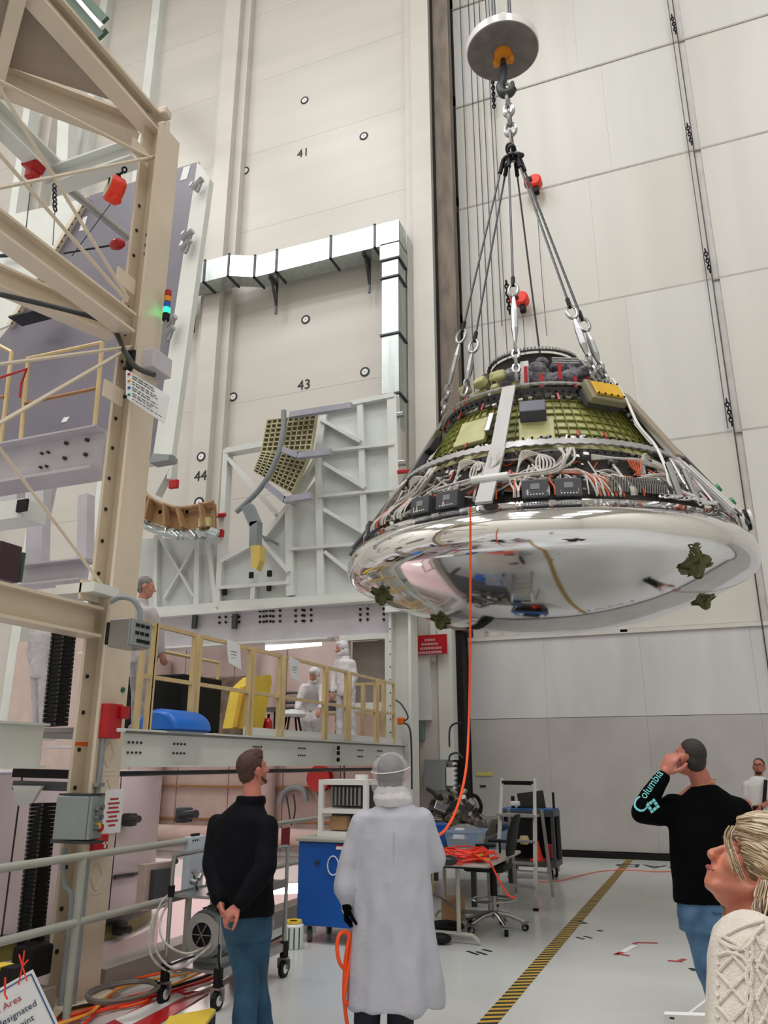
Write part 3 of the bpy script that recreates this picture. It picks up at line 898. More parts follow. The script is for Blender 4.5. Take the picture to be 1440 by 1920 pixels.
# ------------------------------------------------------------------ orange cord from the capsule
pts = [at(882, 950, D=7.45), at(882, 1100, D=7.4), at(881, 1250, D=7.3), at(879, 1360, D=7.1), at(874, 1440, D=6.7), at(860, 1505, D=6.2), at(838, 1552, D=5.7), at(815, 1570, D=5.35), at(790, 1580, D=5.2)]
o = MB().tube(smoothpath(pts, 8), .0105, 8).build('orange_cord', M['cord'], None, smooth=True)
o.name = 'extension_cord'
tag(o, 'orange cord hanging from the capsule rim down to the worker in the white coat', 'cord')
# ================================================================== work stand: column, beams, rods
CX0, CX1, CY0, CY1 = -4.77, -4.53, 5.25, 5.57
col = thing('tan_steel_column', 'tall tan steel H column with bolt holes standing left, carrying boxes and signs', 'column', ((CX0 + CX1) / 2, 5.41, 0))
MB().box((CX1 - .03, CY0, 0), (CX1, CY1, 7.95)).build('flange', M['tan'], col)
MB().box((CX0, CY0, 0), (CX0 + .03, CY1, 8.1)).build('flange', M['tan'], col)
MB().box((CX0 + .03, (CY0 + CY1) / 2 - .015, 0), (CX1 - .03, (CY0 + CY1) / 2 + .015, 8.1)).build('web', M['tan'], col)
MB().box((CX0 - .12, CY0 - .12, 0), (CX1 + .12, CY1 + .1, .035)).build('base_plate', M['tan'], col)
mb = MB()
for k in range(24):
    z = .35 + k * .29
    if 2.6 < z < 3.1: continue
    mb.cyl((CX0 + .03, CY0 + .05, z), (CX0 + .04, CY0 + .05, z), .017, 10)
for z in (6.5, 6.6, 6.72): mb.cyl((CX0 + .1, CY0 + .14, z), (CX0 + .1, CY0 + .13, z), .02, 8)
stuff(mb.build('bolt_holes', M['ink'], col))
MB().cyl((CX1, 5.50, 2.28), (CX1 + .012, 5.50, 2.28), .022, 12).build('green_stud', mat('dark_green_stud', '#0f5a44', .4), col)
mb = MB()
for zc in (1.76, 1.48, .86):
    for w_, q in ((.09, .0), (.05, .006)):
        pass
    mb.add([], [])
    mb.tube([(CX1 + .002, 5.41 + .055 * math.cos(t) * (1 + .15 * math.cos(4 * t)), zc + .085 * math.sin(t) * (1 + .1 * math.cos(4 * t))) for t in [2 * math.pi * k / 24 for k in range(24)]], .005, 4, closed=True)
    mb.box((CX1, 5.33, zc - .125), (CX1 + .003, 5.5, zc - .12)); mb.box((CX1, 5.33, zc + .12), (CX1 + .003, 5.5, zc + .125))
mb.build('raised_plate_outline', M['tan'], col)
MB().box((CX0 + .03, CY0, 1.83), (CX0 + .035, CY0 + .2, 1.86)).build('orange_tape', M['orange'], col)

def beam(name, a, b, w_, h, label, m=None, up=(0, 0, 1), tf=.025, tw=.02, group=None):
    o = MB().ibeam(a, b, w_, h, tf, tw, up).build(name, m or M['tan'])
    return tag(o, label, 'beam', group)
ZB = 2.81
beam('tan_beam', (-4.68, 5.24, ZB), (-4.68, -1.0, ZB), .2, .25, 'tan steel beam meeting the column at head level of the platform workers, lowest of the tan beams')
beam('tan_beam', (-4.66, 5.24, 5.62), (-4.66, -1.0, 5.62), .18, .2, 'tan steel beam rising steeply to the upper left, landing on the column under the hanging orange balancer')
a = V((-5.0, 5.42, 5.75)); b = V((-6.5, 3.0, 5.78)); b = a + (at(0, 525, Z=5.75) - a) * 3
beam('tan_beam', a, b, .16, .22, 'tan beam with grey conduit under it running left from the column, second from the light stack')
# overhead triangular frame with sheet
ft = thing('overhead_frame', 'brown-tan triangular frame with solid sheet overhead at top left', 'frame', (-4.7, 5.3, 8.1))
MB().ibeam((-4.75, 5.45, 8.1), (-4.75, -1, 8.1), .2, .24, .03, .02).build('edge_beam', M['tan'], ft)
q0 = V((-4.95, 5.4, 8.1)); q1 = at(0, 150, Z=8.1); dq = (q1 - q0)
MB().ibeam(q0, q0 + dq * 2.6, .2, .26, .03, .02).build('diagonal_beam', M['tan'], ft)
e = at(33, 0, Z=8.0); g = at(0, 130, Z=8.0)
MB().bar(g + (e - g) * -2, g + (e - g) * 2.5, .12, .2).build('cross_beam', M['tan'], ft)
MB().prism([(-4.7, 5.3, 8.16), (-4.7, 1.5, 8.16), q0 + dq * 2.2 + V((0, 0, .06))], (0, 0, .03)).build('sheet', M['tandark'], ft)
MB().cbox((-4.78, 4.0, 8.28), (.1, .14, .1), bev=.02).build('bracket', M['brown'], ft)
MB().cbox((-4.62, 5.4, 8.22), (.1, .12, .1), bev=.02).build('connector_block', M['tan'], ft)
# white beams
beam('white_beam', (-4.95, 5.5, 7.55), (-5.0, 5.5, 7.55), .2, .3, '', M['white']) if False else None
a = at(258, 285, Y=5.6); b = at(105, 338, Y=5.6)
beam('white_beam', a, a + (b - a) * 1.05, .2, .26, 'short white steel beam left of the column top, carrying the orange balancer', M['white'])
b2 = at(102, 325, X=b.x); c2 = at(0, 225, X=b.x)
beam('white_beam', b2, b2 + (c2 - b2) * 3, .2, .26, 'white steel beam coming down from the upper left behind the red hoist', M['white'])
p0 = at(105, 335, X=b.x + .02); p1 = at(240, 445, X=b.x + .02)
tag(MB().tube([p0, p1], .05, 12).build('grey_pipe', M['alu'], smooth=True), 'smooth pale grey pipe sloping down to the column from the white beam', 'pipe')
# rods (flat bracing bars in the tower's side face)
rodpx = [((0, 153), (285, 298), 'second highest'), ((0, 167), (240, 560), 'crossing the pale grey pipe'), ((0, 290), (238, 565), 'passing just left of the dark chain hook'),
         ((0, 352), (292, 293), 'running level past the red hoist'), ((0, 683), (247, 650), 'running nearly level above the upper brass railing'), ((0, 793), (243, 652), 'rising from left to the column across the brass railing'), ((0, 842), (205, 1115), 'falling steeply to the lowest tan beam')]
for (p, q, s_) in rodpx:
    a = at(*p, X=-4.62); b = at(*q, X=-4.62)
    a = b + (a - b) * 1.6
    o = MB().tube([a, b], .017 if 'steeply' not in s_ else .013, 6).build('bracing_rod', M['tan'])
    tag(o, 'thin tan bracing rod ' + s_, 'rod')
for z, px in ((6.02, 235), (4.86, 245), (3.05, 205), (7.5, 285)):
    MB().box((-4.65, 5.0, z - .08), (-4.63, 5.25, z + .08)).build('gusset', M['tan'], col)
MB().box((-4.9, 5.0, 3.02), (-4.5, 5.3, 3.1)).build('seat_plate', M['white'], col)

# ------------------------------------------------------------------ things fixed on the column
t = thing('signal_light_stack', 'signal lamp stack, red amber blue and lit green, on a grey box', 'signal light', (-4.30, 5.5, 4.9))
cbx = at(303, 683, Y=5.5)
LX, LY = cbx.x - .0, 5.5
zt = at(305, 548, Y=LY).z
seg = [('red_lens', M['redlens']), ('amber_lens', M['amblens']), ('blue_lens', M['blulens']), ('green_lens', M['greenlit'])]
hgt = (zt - at(305, 590, Y=LY).z) / 4
for k, (n_, m_) in enumerate(seg):
    MB().cyl((LX, LY, zt - hgt * (k + 1) + .004), (LX, LY, zt - hgt * k - .004), .034, 16).build(n_, m_, t, smooth=True)
MB().cyl((LX, LY, zt - hgt * 4 - .07), (LX, LY, zt - hgt * 4), .036, 16).build('lamp_base', M['black'], t)
MB().cyl((LX - .01, LY, cbx.z + .1), (LX, LY, zt - hgt * 4 - .06), .012, 8).build('pole', M['greybox'], t)
MB().cbox((LX - .03, LY - .03, cbx.z - .01), (.14, .28, .2), bev=.012).build('junction_box', M['lilac'], t)
MB().cbox((LX - .15, LY - .24, cbx.z - .05), (.1, .06, .2), bev=.02).build('connector', M['black'], t)
lamp = bpy.data.lights.new('green_lamp', 'SPOT'); lamp.energy = 9; lamp.color = (.05, 1, .45); lamp.shadow_soft_size = .01; lamp.spot_size = rad(50); lamp.spot_blend = .3
lo_ = bpy.data.objects.new('green_lamp', lamp); lo_.location = (LX - .02, LY - .02, zt - hgt * 3.5)
lo_.rotation_euler = (V((-.9, -1.0, .25))).to_track_quat('-Z', 'Y').to_euler(); COL.objects.link(lo_)
# conduits
def conduit(pts, r, label, m=None, nm='conduit'):
    return tag(MB().tube(smoothpath(pts, 6), r, 8).build(nm, m or M['greybox'], smooth=True), label, 'conduit')
conduit([at(0, 552, Z=5.55), at(100, 575, Z=5.55), at(190, 600, Z=5.55), at(215, 620, Y=5.2), at(232, 655, Y=5.15), at(255, 688, Y=5.15), at(290, 703, Y=5.2)], .024, 'grey conduit curving from the tan beam down into the signal lamp box', M['dsteel'])
# legend board
cb = at(274, 738, Y=5.15)
t = thing('legend_board', 'white sign board of small text screwed to the column under the signal lamps', 'sign', cb)
a_ = [at(236, 692, Y=5.12), at(236, 745, Y=5.12), at(308, 794, Y=5.3), at(318, 742, Y=5.3)]
nrm = (a_[1] - a_[0]).cross(a_[3] - a_[0]).normalized()
MB().prism(a_, nrm * -.012).build('board', M['paper'], t)
ex = (a_[3] - a_[0]).normalized(); ey = (a_[0] - a_[1]).normalized()
for k, (l1, m_) in enumerate((('RED  STOP ALL LIFT OPERATIONS', M['inkred']), ('AMBER  CRANE MOTION PENDING', M['ink']), ('BLUE  PLATFORM MOVE IN WORK, KEEP CLEAR', M['ink']), ('GREEN  AREA CLEAR FOR NORMAL OPERATION', M['ink']))):
    pass
mb = MB()
W_ = (a_[3] - a_[0]).length; H_ = (a_[0] - a_[1]).length
for k in range(9):
    ln = W_ * R.uniform(.4, .7)
    s0 = a_[0] + ex * .07 - ey * (.03 + (k + k // 2 * .5) * H_ * .082) + nrm * .004
    x = 0
    while x < ln:
        wd = R.uniform(.02, .06)
        mb.bar(s0 + ex * x, s0 + ex * min(ln, x + wd), .002, .006, ey)
        x += wd + .012
mb.build('printed_lines', M['ink'], t)
for k, m_ in enumerate((M['red'], M['amblens'], M['blulens'], M['greenlit'])):
    p = a_[0] + ex * .035 - ey * (.035 + k * H_ * .24) + nrm * .003
    MB().cbox(p, (.018, .018, .018)).build('colour_dot', m_ if k < 3 else mat('green_print', '#2a9a60'), t)
for p in (a_[0], a_[1]): MB().ball(p - ex * .01, .02, 8, 6).build('clamp', M['black'], t)
# terminal box at rail height
cj = at(243, 1190, Y=5.15)
t = thing('switch_box', 'steel switch box with three labelled rows on the column at rail height', 'switch box', cj)
MB().cbox(cj, (.2, .26, .22), bev=.008).build('box_body', M['steel'], t)
MB().cbox(cj + V((.11, 0, 0)), (.02, .24, .2), bev=.004).build('face_plate', M['greybox'], t)
for k, z in enumerate((.06, .0, -.06)):
    for y in ((-.06, .0, .06) if k < 2 else (.02,)):
        MB().cbox(cj + V((.122, y, z)), (.006, .045 if k < 2 else .16, .026)).build('label_strip', M['black'], t)
MB().cbox(cj + V((-.11, -.1, .0)), (.05, .06, .18), bev=.01).build('mounting_clip', M['black'], t)
conduit([at(208, 1128, Y=5.1), at(225, 1120, Y=5.1), at(248, 1124, Y=5.12), at(262, 1145, Y=5.16), at(262, 1172, Y=5.16)], .022, 'grey conduit looping over the column front into the steel switch box')
# fire alarm box, conduit, plates
cr = at(208, 1352, X=-4.49)
t = thing('fire_alarm_box', 'red fire alarm box on the column just above platform level', 'alarm box', cr)
MB().cbox(cr, (.09, .17, .27), bev=.01).build('back_box', M['red'], t)
MB().cbox(cr + V((.05, .08, .07)), (.06, .1, .1), bev=.01).build('strobe_box', M['red'], t)
MB().cbox(cr + V((.06, .06, -.07)), (.03, .09, .03), bev=.006).build('white_handle', M['whitepl'], t)
conduit([(-4.505, 5.3, cr.z - .13), (-4.505, 5.3, 1.55), (-4.505, 5.3, 1.16)], .02, 'straight grey conduit between the two red boxes on the column')
MB().box((-4.53, 5.26, 1.52), (-4.48, 5.34, 1.55)).build('conduit_clamp', M['steel'], col)
cr2 = at(186, 1581, X=-4.50)
t = thing('fire_pull_station', 'small red fire alarm pull station low on the column beside the railing', 'alarm box', cr2)
MB().cbox(cr2, (.07, .13, .13), bev=.008).build('station_box', M['red'], t)
MB().cbox(cr2 + V((.04, .02, 0)), (.01, .05, .015)).build('pull_bar', M['whitepl'], t)
MB().cbox(cr2 + V((.04, .02, -.015)), (.01, .015, .04)).build('pull_stem', M['whitepl'], t)
# column notice in red letters
cs = at(212, 1521, X=-4.52)
t = thing('column_notice', 'white notice with red lettering fixed upright on the column beside the grey control box', 'sign', cs)
MB().box((CX1 - .002, cs.y - .11, cs.z - .165), (CX1 + .01, cs.y + .11, cs.z + .165)).build('notice_sheet', M['paper'], t)
mb = MB()
for k in range(7):
    wd = (.05, .07, .06, .075, .05, .07, .04)[k]
    mb.box((CX1 + .01, cs.y - wd, cs.z + .1 - k * .033), (CX1 + .012, cs.y + wd, cs.z + .085 - k * .033))
mb.build('red_print', M['inkred'], t)
# control box
cc = at(146, 1532, Y=5.08)
t = thing('control_box', 'grey steel control box with red and yellow push buttons hung on the column', 'control box', cc)
MB().cbox(cc, (.26, .2, .30), rz=.2, bev=.006).build('box_body', M['greybox'], t)
rz_ = Matrix.Rotation(.25, 3, 'Z')
sd = cc + rz_ @ V((.14, 0, 0))
MB().cbox(sd, (.025, .2, .3), mtx=rz_, bev=.004).build('door_panel', M['greybox'], t)
for y, z, m_, r_ in ((-.04, .06, M['steel'], .022), (.03, .07, M['steel'], .022), (-.04, .0, M['steel'], .02), (.03, .0, M['steel'], .02), (-.03, -.07, M['steel'], .018), (.0, -.06, M['yellow'], .022), (.04, -.075, M['red'], .028)):
    p = sd + rz_ @ V((.012, y, z))
    MB().cyl(p, p + rz_ @ V((.03, 0, 0)), r_, 12).build('push_button', m_, t)
MB().cbox(cc + V((0, .02, -.17)), (.36, .16, .02)).build('bottom_channel', M['dsteel'], t)
MB().cbox(cc + V((0, .02, .16)), (.3, .16, .015)).build('top_channel', M['dsteel'], t)
conduit([(-4.66, 5.18, 1.08), (-4.66, 5.18, .95), (-4.62, 5.18, .82), (-4.56, 5.2, .7), (-4.56, 5.2, .02)], .019, 'bent grey conduit running from the control box to the floor')
conduit([(-4.5, 5.26, 1.0), (-4.5, 5.26, .5), (-4.5, 5.26, .02)], .019, 'straight grey conduit at the foot of the column')

# ------------------------------------------------------------------ platform deck at rail level
pl = thing('work_platform', 'white steel work platform deck with bolted edge beams around the pit', 'platform', (-5.05, 9.5, 1.66))
PX = -5.04
MB().ibeam((PX, 5.95, 1.83), (PX, 13.7, 1.83), .14, .34, .018, .02).build('edge_beam', M['white'], pl)
MB().ibeam((PX + .05, 5.15, 1.83), (PX + .05, -1.0, 1.83), .14, .34, .018, .02).build('edge_beam', M['white'], pl)
MB().box((PX + .0, 5.66, 1.72), (PX + .03, 5.9, 1.78)).cyl((PX + .02, 5.62, 1.86), (PX + .02, 5.96, 1.86), .045, 12).build('joint_pipe', M['whitepl'], pl)
MB().box((-7.0, 5.8, 1.96), (PX + .02, 13.7, 2.0)).build('deck_plate', mat('dull_grey_deck', '#8f8f88', .6), pl)
MB().box((-12.0, 11.9, 1.96), (-7.0, 13.7, 2.0)).build('deck_plate', M['lilac'], pl)
MB().box((-12.0, 2.6, 1.96), (PX, 5.1, 2.0)).build('deck_plate', M['lilac'], pl)
MB().box((PX - .01, 8.3, 2.0), (PX + .0, 13.6, 2.1)).build('toe_board', M['white'], pl)
mb = MB()
for Yc in (6.35, 7.05, 8.6, 9.75, 11.7, 12.5):
    for dy in (-.09, -.03, .03, .09):
        for z in (1.88, 1.79):
            mb.cyl((PX + .01, Yc + dy, z), (PX + .024, Yc + dy, z), .012, 6)
stuff(mb.build('edge_beam_bolts', M['dsteel'], pl))
mb = MB()
for z in (1.9, 1.83, 1.74): mb.cyl((PX + .07, 10.75, z), (PX + .1, 10.75, z), .03, 8)
mb.build('clamp_bolt', M['black'], pl)
MB().tube([(PX - .1, 6.0, 1.6), (PX - .1, 12.6, 1.6)], .025, 8).build('under_pipe', M['dsteel'], pl)

# far post and cross beams carrying the tall white frame
fp = thing('white_corner_post', 'white steel corner post at the far end of the work platform', 'post', (-5.0, 13.9, 0))
MB().box((-5.3, 13.62, 0), (-5.25, 14.0, 4.45)).box((-4.92, 13.62, 0), (-4.87, 14.0, 4.45)).box((-5.25, 13.8, 0), (-4.92, 13.84, 4.45)).build('post_body', M['white'], fp)
MB().box((-5.35, 13.55, 4.35), (-4.5, 14.1, 4.47)).build('post_cap', M['white'], fp)
mb = MB()
for k in range(16): mb.cyl((-5.27, 13.62, .6 + k * .23), (-5.27, 13.61, .6 + k * .23), .012, 6)
stuff(mb.build('post_bolts', M['black'], fp))
xb = thing('cross_beam', 'pale grey bolted cross beam under the tall white frame', 'beam', (-8, 13.8, 3.75))
MB().box((-12.5, 13.78, 3.98), (-5.3, 13.84, 4.62)).build('beam_web', M['lilac'], xb)
MB().box((-12.5, 13.62, 3.94), (-6.55, 14.0, 3.98)).build('lower_flange', M['white'], xb)
MB().box((-12.5, 13.6, 4.6), (-5.1, 14.0, 4.66)).build('upper_flange', M['white'], xb)
mb = MB()
for px in (412, 437, 488, 495, 513, 571, 555, 676, 720):
    for py in (1142, 1152, 1162):
        p = at(px, py + (700 - px) * .02, Y=13.78)
        for dx in (-.0, .15): mb.cyl((p.x + dx, 13.78, p.z), (p.x + dx, 13.755, p.z), .026, 8)
stuff(mb.build('beam_bolts', M['black'], xb))
for px in (365, 440): 
    p = at(px, 1165, Y=13.7); MB().cbox(p, (.1, .06, .3)).build('cable_bracket', M['dsteel'], xb)
ip = thing('inner_post_frame', 'white window-like post frame at the far right end of the upper work room', 'frame', (-5.9, 13.8, 2.6))
for a_2, b_2 in (((-6.35, 2.0), (-6.17, 4.0)), ((-6.35, 2.6), (-5.3, 2.75)), ((-5.42, 2.0), (-5.3, 4.0)), ((-6.2, 3.9), (-5.3, 4.0))):
    e_ = .003 * abs(a_2[0] + a_2[1])
    MB().box((a_2[0], 13.74 - e_, a_2[1]), (b_2[0], 13.86 + e_, b_2[1])).build('frame_member', M['white'], ip)
MB().box((-6.17, 13.95, 2.75), (-5.42, 13.98, 3.9)).build('grey_infill', mat('dull_taupe_sheet', '#8a8078', .6), ip)

# ------------------------------------------------------------------ brass railing along the platform
def Yat(px, py): return at(px, py, X=PX).y
def rail_post(mb, y, z0=1.98, z1=3.03, x=PX, w_=.045): mb.box((x - w_ / 2, y - w_ / 2, z0), (x + w_ / 2, y + w_ / 2, z1))
panels = [(262, 281, True), (281, 357, False), (370, 464, False), (473, 522, False), (532, 607, False), (613, 648, False), (656, 703, False), (708, 738, False)]
words = ['first short length beside the column', 'next to the blue drum', 'holding a taped white notice, in front of the yellow panel', 'in front of the yellow panel edge', 'in front of the crouching suited worker', 'in front of the tall suited worker', 'second from the far end', 'at the far end by the white post']
for (xa, xb_, _), wd in zip(panels, words):
    ya, yb = Yat(xa, 1280), Yat(xb_, 1320)
    t = thing('brass_railing', 'gold-tan tube railing panel ' + wd, 'railing', (PX, ya, 2.0), None)
    for y in (ya, yb):
        mb = MB(); rail_post(mb, y); mb.build('rail_post', M['brass'], t)
    for z in (3.01, 2.5):
        MB().box((PX - .02, ya, z - .02), (PX + .02, yb, z + .02)).build('rail', M['brass'], t)
# inner gate rails
t = thing('inner_guard_rail', 'lighter inner guard rail behind the railing, beside the yellow panel', 'railing', (-5.9, 8.2, 2.0))
for z in (2.95, 2.62, 2.3): MB().tube([(-5.9, 7.6, z), (-5.9, 9.0, z)], .022, 6).build('rail', M['brass'], t)
for y in (7.6, 9.0): MB().tube([(-5.9, y, 2.0), (-5.9, y, 2.97)], .022, 6).build('rail_post', M['brass'], t)
t = thing('end_guard_rail', 'end railing with dark gap at the far end of the platform', 'railing', (-5.5, 12.9, 2.0))
for z in (3.0, 2.5): MB().box((-6.3, 12.9, z - .02), (-5.1, 12.94, z + .02)).build('rail', M['brass'], t)
for x in (-6.3, -5.9, -5.5, -5.12): MB().box((x - .03, 12.88, 2.0), (x + .03, 12.95, 3.02)).build('rail_post', M['brass'], t)
for px, py, wd in ((437, 1228, 'left one on the long panel'), (551, 1256, 'right one, near the crouching worker')):
    c = at(px, py, X=PX + .03)
    t = thing('taped_notice', 'white paper notice hung on the brass railing, ' + wd, 'notice', c)
    MB().add([c + V((.0, -.16, .17)), c + V((.0, .14, .13)), c + V((.02, .16, -.15)), c + V((.02, -.12, -.1))], [(0, 1, 2, 3)]).build('sheet', M['paper'], t)
    mb = MB()
    for k in range(4): mb.box((c.x + .006, c.y - .07, c.z + .04 - k * .035), (c.x + .014, c.y + .07 - .02 * k, c.z + .034 - k * .035))
    mb.build('faint_print', M['greybox'], t)

# ------------------------------------------------------------------ grey round railing at the pit edge
gr = thing('grey_pit_railing', 'grey two-bar pipe railing along the pit edge in front of the column', 'railing', (-4.3, 5, 0))
RX = -4.28
for z in (1.06, .63): MB().tube([(RX, -1, z), (RX, 6.3, z)], .028, 10).build('rail', M['greyrail'], gr, smooth=True)
for y in (-.5, 2.0, 4.95, 6.3):
    MB().tube([(RX, y, 0), (RX, y, 1.06)], .028, 10).build('rail_post', M['greyrail'], gr, smooth=True)
MB().lathe([(0, 0), (.1, 0), (.1, .02), (0, .02)], (RX, 4.95, 0), 16).build('foot_flange', M['steel'], gr)
gr = thing('far_pit_railing', 'grey pipe railing behind the man in the dark jacket, holding a red tag', 'railing', (-4.45, 9, 0))
for z in (1.05, .6): MB().tube([(-4.62, 7.2, z), (-4.62, 10.4, z)], .025, 10).build('rail', M['greyrail'], gr, smooth=True)
for y in (7.2, 10.4): MB().tube([(-4.62, y, .17), (-4.62, y, 1.05)], .025, 8).build('rail_post', M['greyrail'], gr, smooth=True)
c = at(535, 1570, X=-4.58)
o = MB().box((c.x, c.y - .1, c.z - .1), (c.x + .005, c.y + .1, c.z + .1)).build('red_tag', mat('dark_red_card', '#8a1826', .5))
tag(o, 'dark red card hung on the grey railing right of the man in the dark jacket', 'tag')
# ================================================================== tall white stand frame behind the platform
FY = 13.75
def fp_(px, py, Y=FY): return at(px, py, Y=Y)
fr = thing('white_truss_frame', 'tall white steel stand frame with ribs and braces left of the capsule', 'frame', (-8, FY, 4.7))
poly = [(606, 772), (737, 745), (749, 1122), (415, 1138), (415, 1052), (455, 1040), (500, 1012), (547, 955), (592, 900), (603, 850)]
MB().prism([fp_(*p, Y=FY + .02) for p in poly], (0, .04, 0)).build('backing_sheet', M['whiteplate'], fr)
def rib(p, q, w_=.18, d=.22, nm='frame_member', m=None, par=None, y=0):
    a, b = fp_(*p, Y=FY + y), fp_(*q, Y=FY + y)
    return MB().bar(a, b, w_, d, (0, 1, 0)).build(nm, m or M['white'], par or fr)
RIBN = [0]
def rib2(p, q, wz, nm='frame_member', par=None, y=0, m=None):  # box with given width in the frame plane
    a, b = fp_(*p, Y=FY + y), fp_(*q, Y=FY + y)
    RIBN[0] += 1
    return MB().bar(a, b, wz, .2 + .004 * (RIBN[0] % 23), V((0, 1, 0))).build(nm, m or M['white'], par or fr)
for p, q, w_ in (((737, 744), (748, 1122), .2), ((678, 756), (691, 1120), .13), ((600, 862), (606, 1118), .15), ((545, 950), (548, 1118), .16), ((428, 845), (412, 1140), .12),
                 ((612, 772), (598, 860), .14), ((598, 860), (548, 945), .1), ((548, 945), (500, 1008), .1), ((500, 1008), (415, 1055), .12), ((480, 1100), (478, 1125), .1)):
    rib2(p, q, w_)
for p, q, w_ in (((415, 1138), (752, 1120), .2), ((610, 770), (742, 744), .1), ((428, 848), (520, 832), .12), ((415, 1104), (548, 1094), .07), ((600, 934), (742, 920), .06), ((606, 850), (742, 836), .06), ((548, 1032), (742, 1018), .06)):
    rib2(p, q, w_)
for p, q in (((432, 862), (522, 968)), ((606, 790), (680, 832)), ((612, 872), (688, 918)), ((612, 958), (700, 1010)), ((492, 1012), (546, 1075)), ((612, 1036), (660, 1075))):
    rib2(p, q, .07, 'diagonal_brace', y=-.03)
for px, py in ((736, 770), (740, 860), (741, 945)): MB().cbox(fp_(px + 14, py + 10) + V((0, -.05, 0)), (.2, .1, .1), bev=.02).build('hinge', M['steel'], fr)
for px, py in ((509, 1077), (508, 1104), (475, 1080), (425, 1112), (423, 1050)): MB().cbox(fp_(px, py) + V((0, -.08, 0)), (.08, .06, .12)).build('latch', M['black'], fr)
f2 = thing('white_truss_frame', 'shorter white stand frame right of the tan column, behind the brown curved rib', 'frame', (-11, FY, 4.7))
MB().prism([fp_(*p, Y=FY + .02) for p in ((250, 1010), (412, 1008), (405, 1142), (240, 1158))], (0, .04, 0)).build('backing_sheet', M['whiteplate'], f2)
for p, q, w_ in (((297, 1005), (296, 1150), .09), ((375, 1005), (372, 1145), .12), ((240, 1152), (412, 1138), .16), ((268, 870), (322, 862), .12), ((325, 862), (322, 900), .12), ((395, 1020), (410, 1140), .1)):
    rib2(p, q, w_, par=f2)
for p, q in (((305, 1010), (368, 1120)), ((368, 1030), (312, 1125)), ((322, 880), (296, 930))): rib2(p, q, .05, 'diagonal_brace', f2)
# white lilac structure further left behind the column
f3 = thing('lilac_steel_frame', 'pale lilac steel frame and platform edge left of the column, below the bolted beam', 'frame', (-7.5, 7.5, 2.8))
for p, q, w_, Y_ in (((75, 905), (70, 1060), .28, 8.0), ((0, 935), (40, 925), .3, 8.0), ((162, 930), (160, 1050), .16, 8.0), ((95, 900), (60, 1060), .14, 8.1)):
    MB().bar(at(*p, Y=Y_), at(*q, Y=Y_), w_, .15, (0, 1, 0)).build('frame_post', M['lilac'], f3)
MB().ibeam(at(43, 1083, Y=7.8), at(166, 1070, Y=7.8), .3, .28, up=(0, 0, 1)).build('shelf_beam', M['lilac'], f3)
bb = thing('bolted_beam', 'pale lilac bolted steel beam left of the column under the purple-grey panel', 'beam', (-6, 5.8, 4.1))
a, b = at(-150, 892, Y=5.75), at(192, 858, Y=5.75); b.z = a.z = (a.z + b.z) / 2
MB().box((a.x, 5.75, a.z - .20), (b.x, 5.79, a.z + .20)).build('beam_web', M['lilac'], bb)
MB().box((a.x, 5.6, a.z - .23), (b.x, 5.95, a.z - .20)).box((a.x, 5.6, a.z + .20), (b.x, 5.95, a.z + .22)).build('beam_flanges', M['lilac'], bb)
for px, py in ((80, 851), (92, 849), (78, 877), (89, 875), (126, 832), (123, 860), (119, 887), (165, 826), (162, 853), (159, 880)):
    p = at(px, py, Y=5.75)
    MB().cyl(p, p + V((0, -.03, 0)), .02 if px > 100 else .014, 8).build('bolt', M['dsteel'], bb)

# purple-grey panel on its white side wall
pp = thing('purple_grey_panel', 'huge purple-grey sheet panel leaning behind the tan column', 'panel', (-8, 9.0, 6))
PYY = 9.0
pts = [at(168, 367, Y=PYY), at(372, 303, Y=PYY), at(287, 862, Y=PYY), at(190, 870, Y=PYY), at(-120, 900, Y=PYY), at(-120, 780, Y=PYY), at(20, 610, Y=PYY)]
MB().prism(pts, (0, .05, 0)).build('face_sheet', M['slate'], pp)
a, b, c_, d_ = at(370, 303, Y=PYY - .02), at(393, 335, Y=PYY - .1), at(322, 852, Y=PYY - .1), at(285, 866, Y=PYY - .02)
MB().prism([a, b, c_, d_], (0, .12, 0)).build('side_plate', M['white'], pp)
for px, py in ((372, 348), (354, 445), (350, 462), (322, 605), (318, 625)):
    p = at(px, py, Y=PYY - .15)
    mb = MB().cyl(p + V((-.1, 0, -.03)), p + V((.1, -.05, .06)), .05, 10); mb.cyl(p + V((.05, -.02, 0)), p + V((0, -.02, -.14)), .03, 8)
    mb.build('clamp', M['steel'], pp)
mb = MB()
for px, py, sx, sz in ((345, 325, .14, .26), (154, 420, .1, .28), (338, 455, .06, .1), (355, 345, .05, .08), (120, 787, .12, .08), (340, 436, .05, .06)):
    p = at(px, py, Y=PYY - .005); mb.add([p + V((-sx / 2, 0, -sz / 2)), p + V((sx / 2, 0, -sz / 2)), p + V((sx / 2 + .05, 0, sz / 2)), p + V((-sx / 2 + .05, 0, sz / 2))], [(0, 1, 2, 3)])
mb.build('white_patches', M['paper'], pp)
MB().bar(at(165, 372, Y=PYY - .03), at(20, 612, Y=PYY - .03), .08, .12, (0, 1, 0)).build('perforated_edge', M['tan'], pp)
mb = MB()
for k in range(22):
    p = at(165, 372, Y=PYY - .1).lerp(at(20, 612, Y=PYY - .1), (k + .5) / 22); mb.cyl(p, p + V((0, -.01, 0)), .018, 6)
stuff(mb.build('edge_holes', M['black'], pp))
MB().prism([at(285, 850, Y=8.8), at(318, 852, Y=8.8), at(316, 862, Y=8.8), at(280, 868, Y=8.8)], (0, .2, 0)).build('foot_bracket', M['greybox'], pp)
p = at(120, 840, Y=8.6); MB().box((at(-100, 850, Y=8.6).x, 8.6, p.z - .12), (at(195, 815, Y=8.6).x, 8.9, p.z + .14)).build('bottom_rail', M['lilac'], pp)
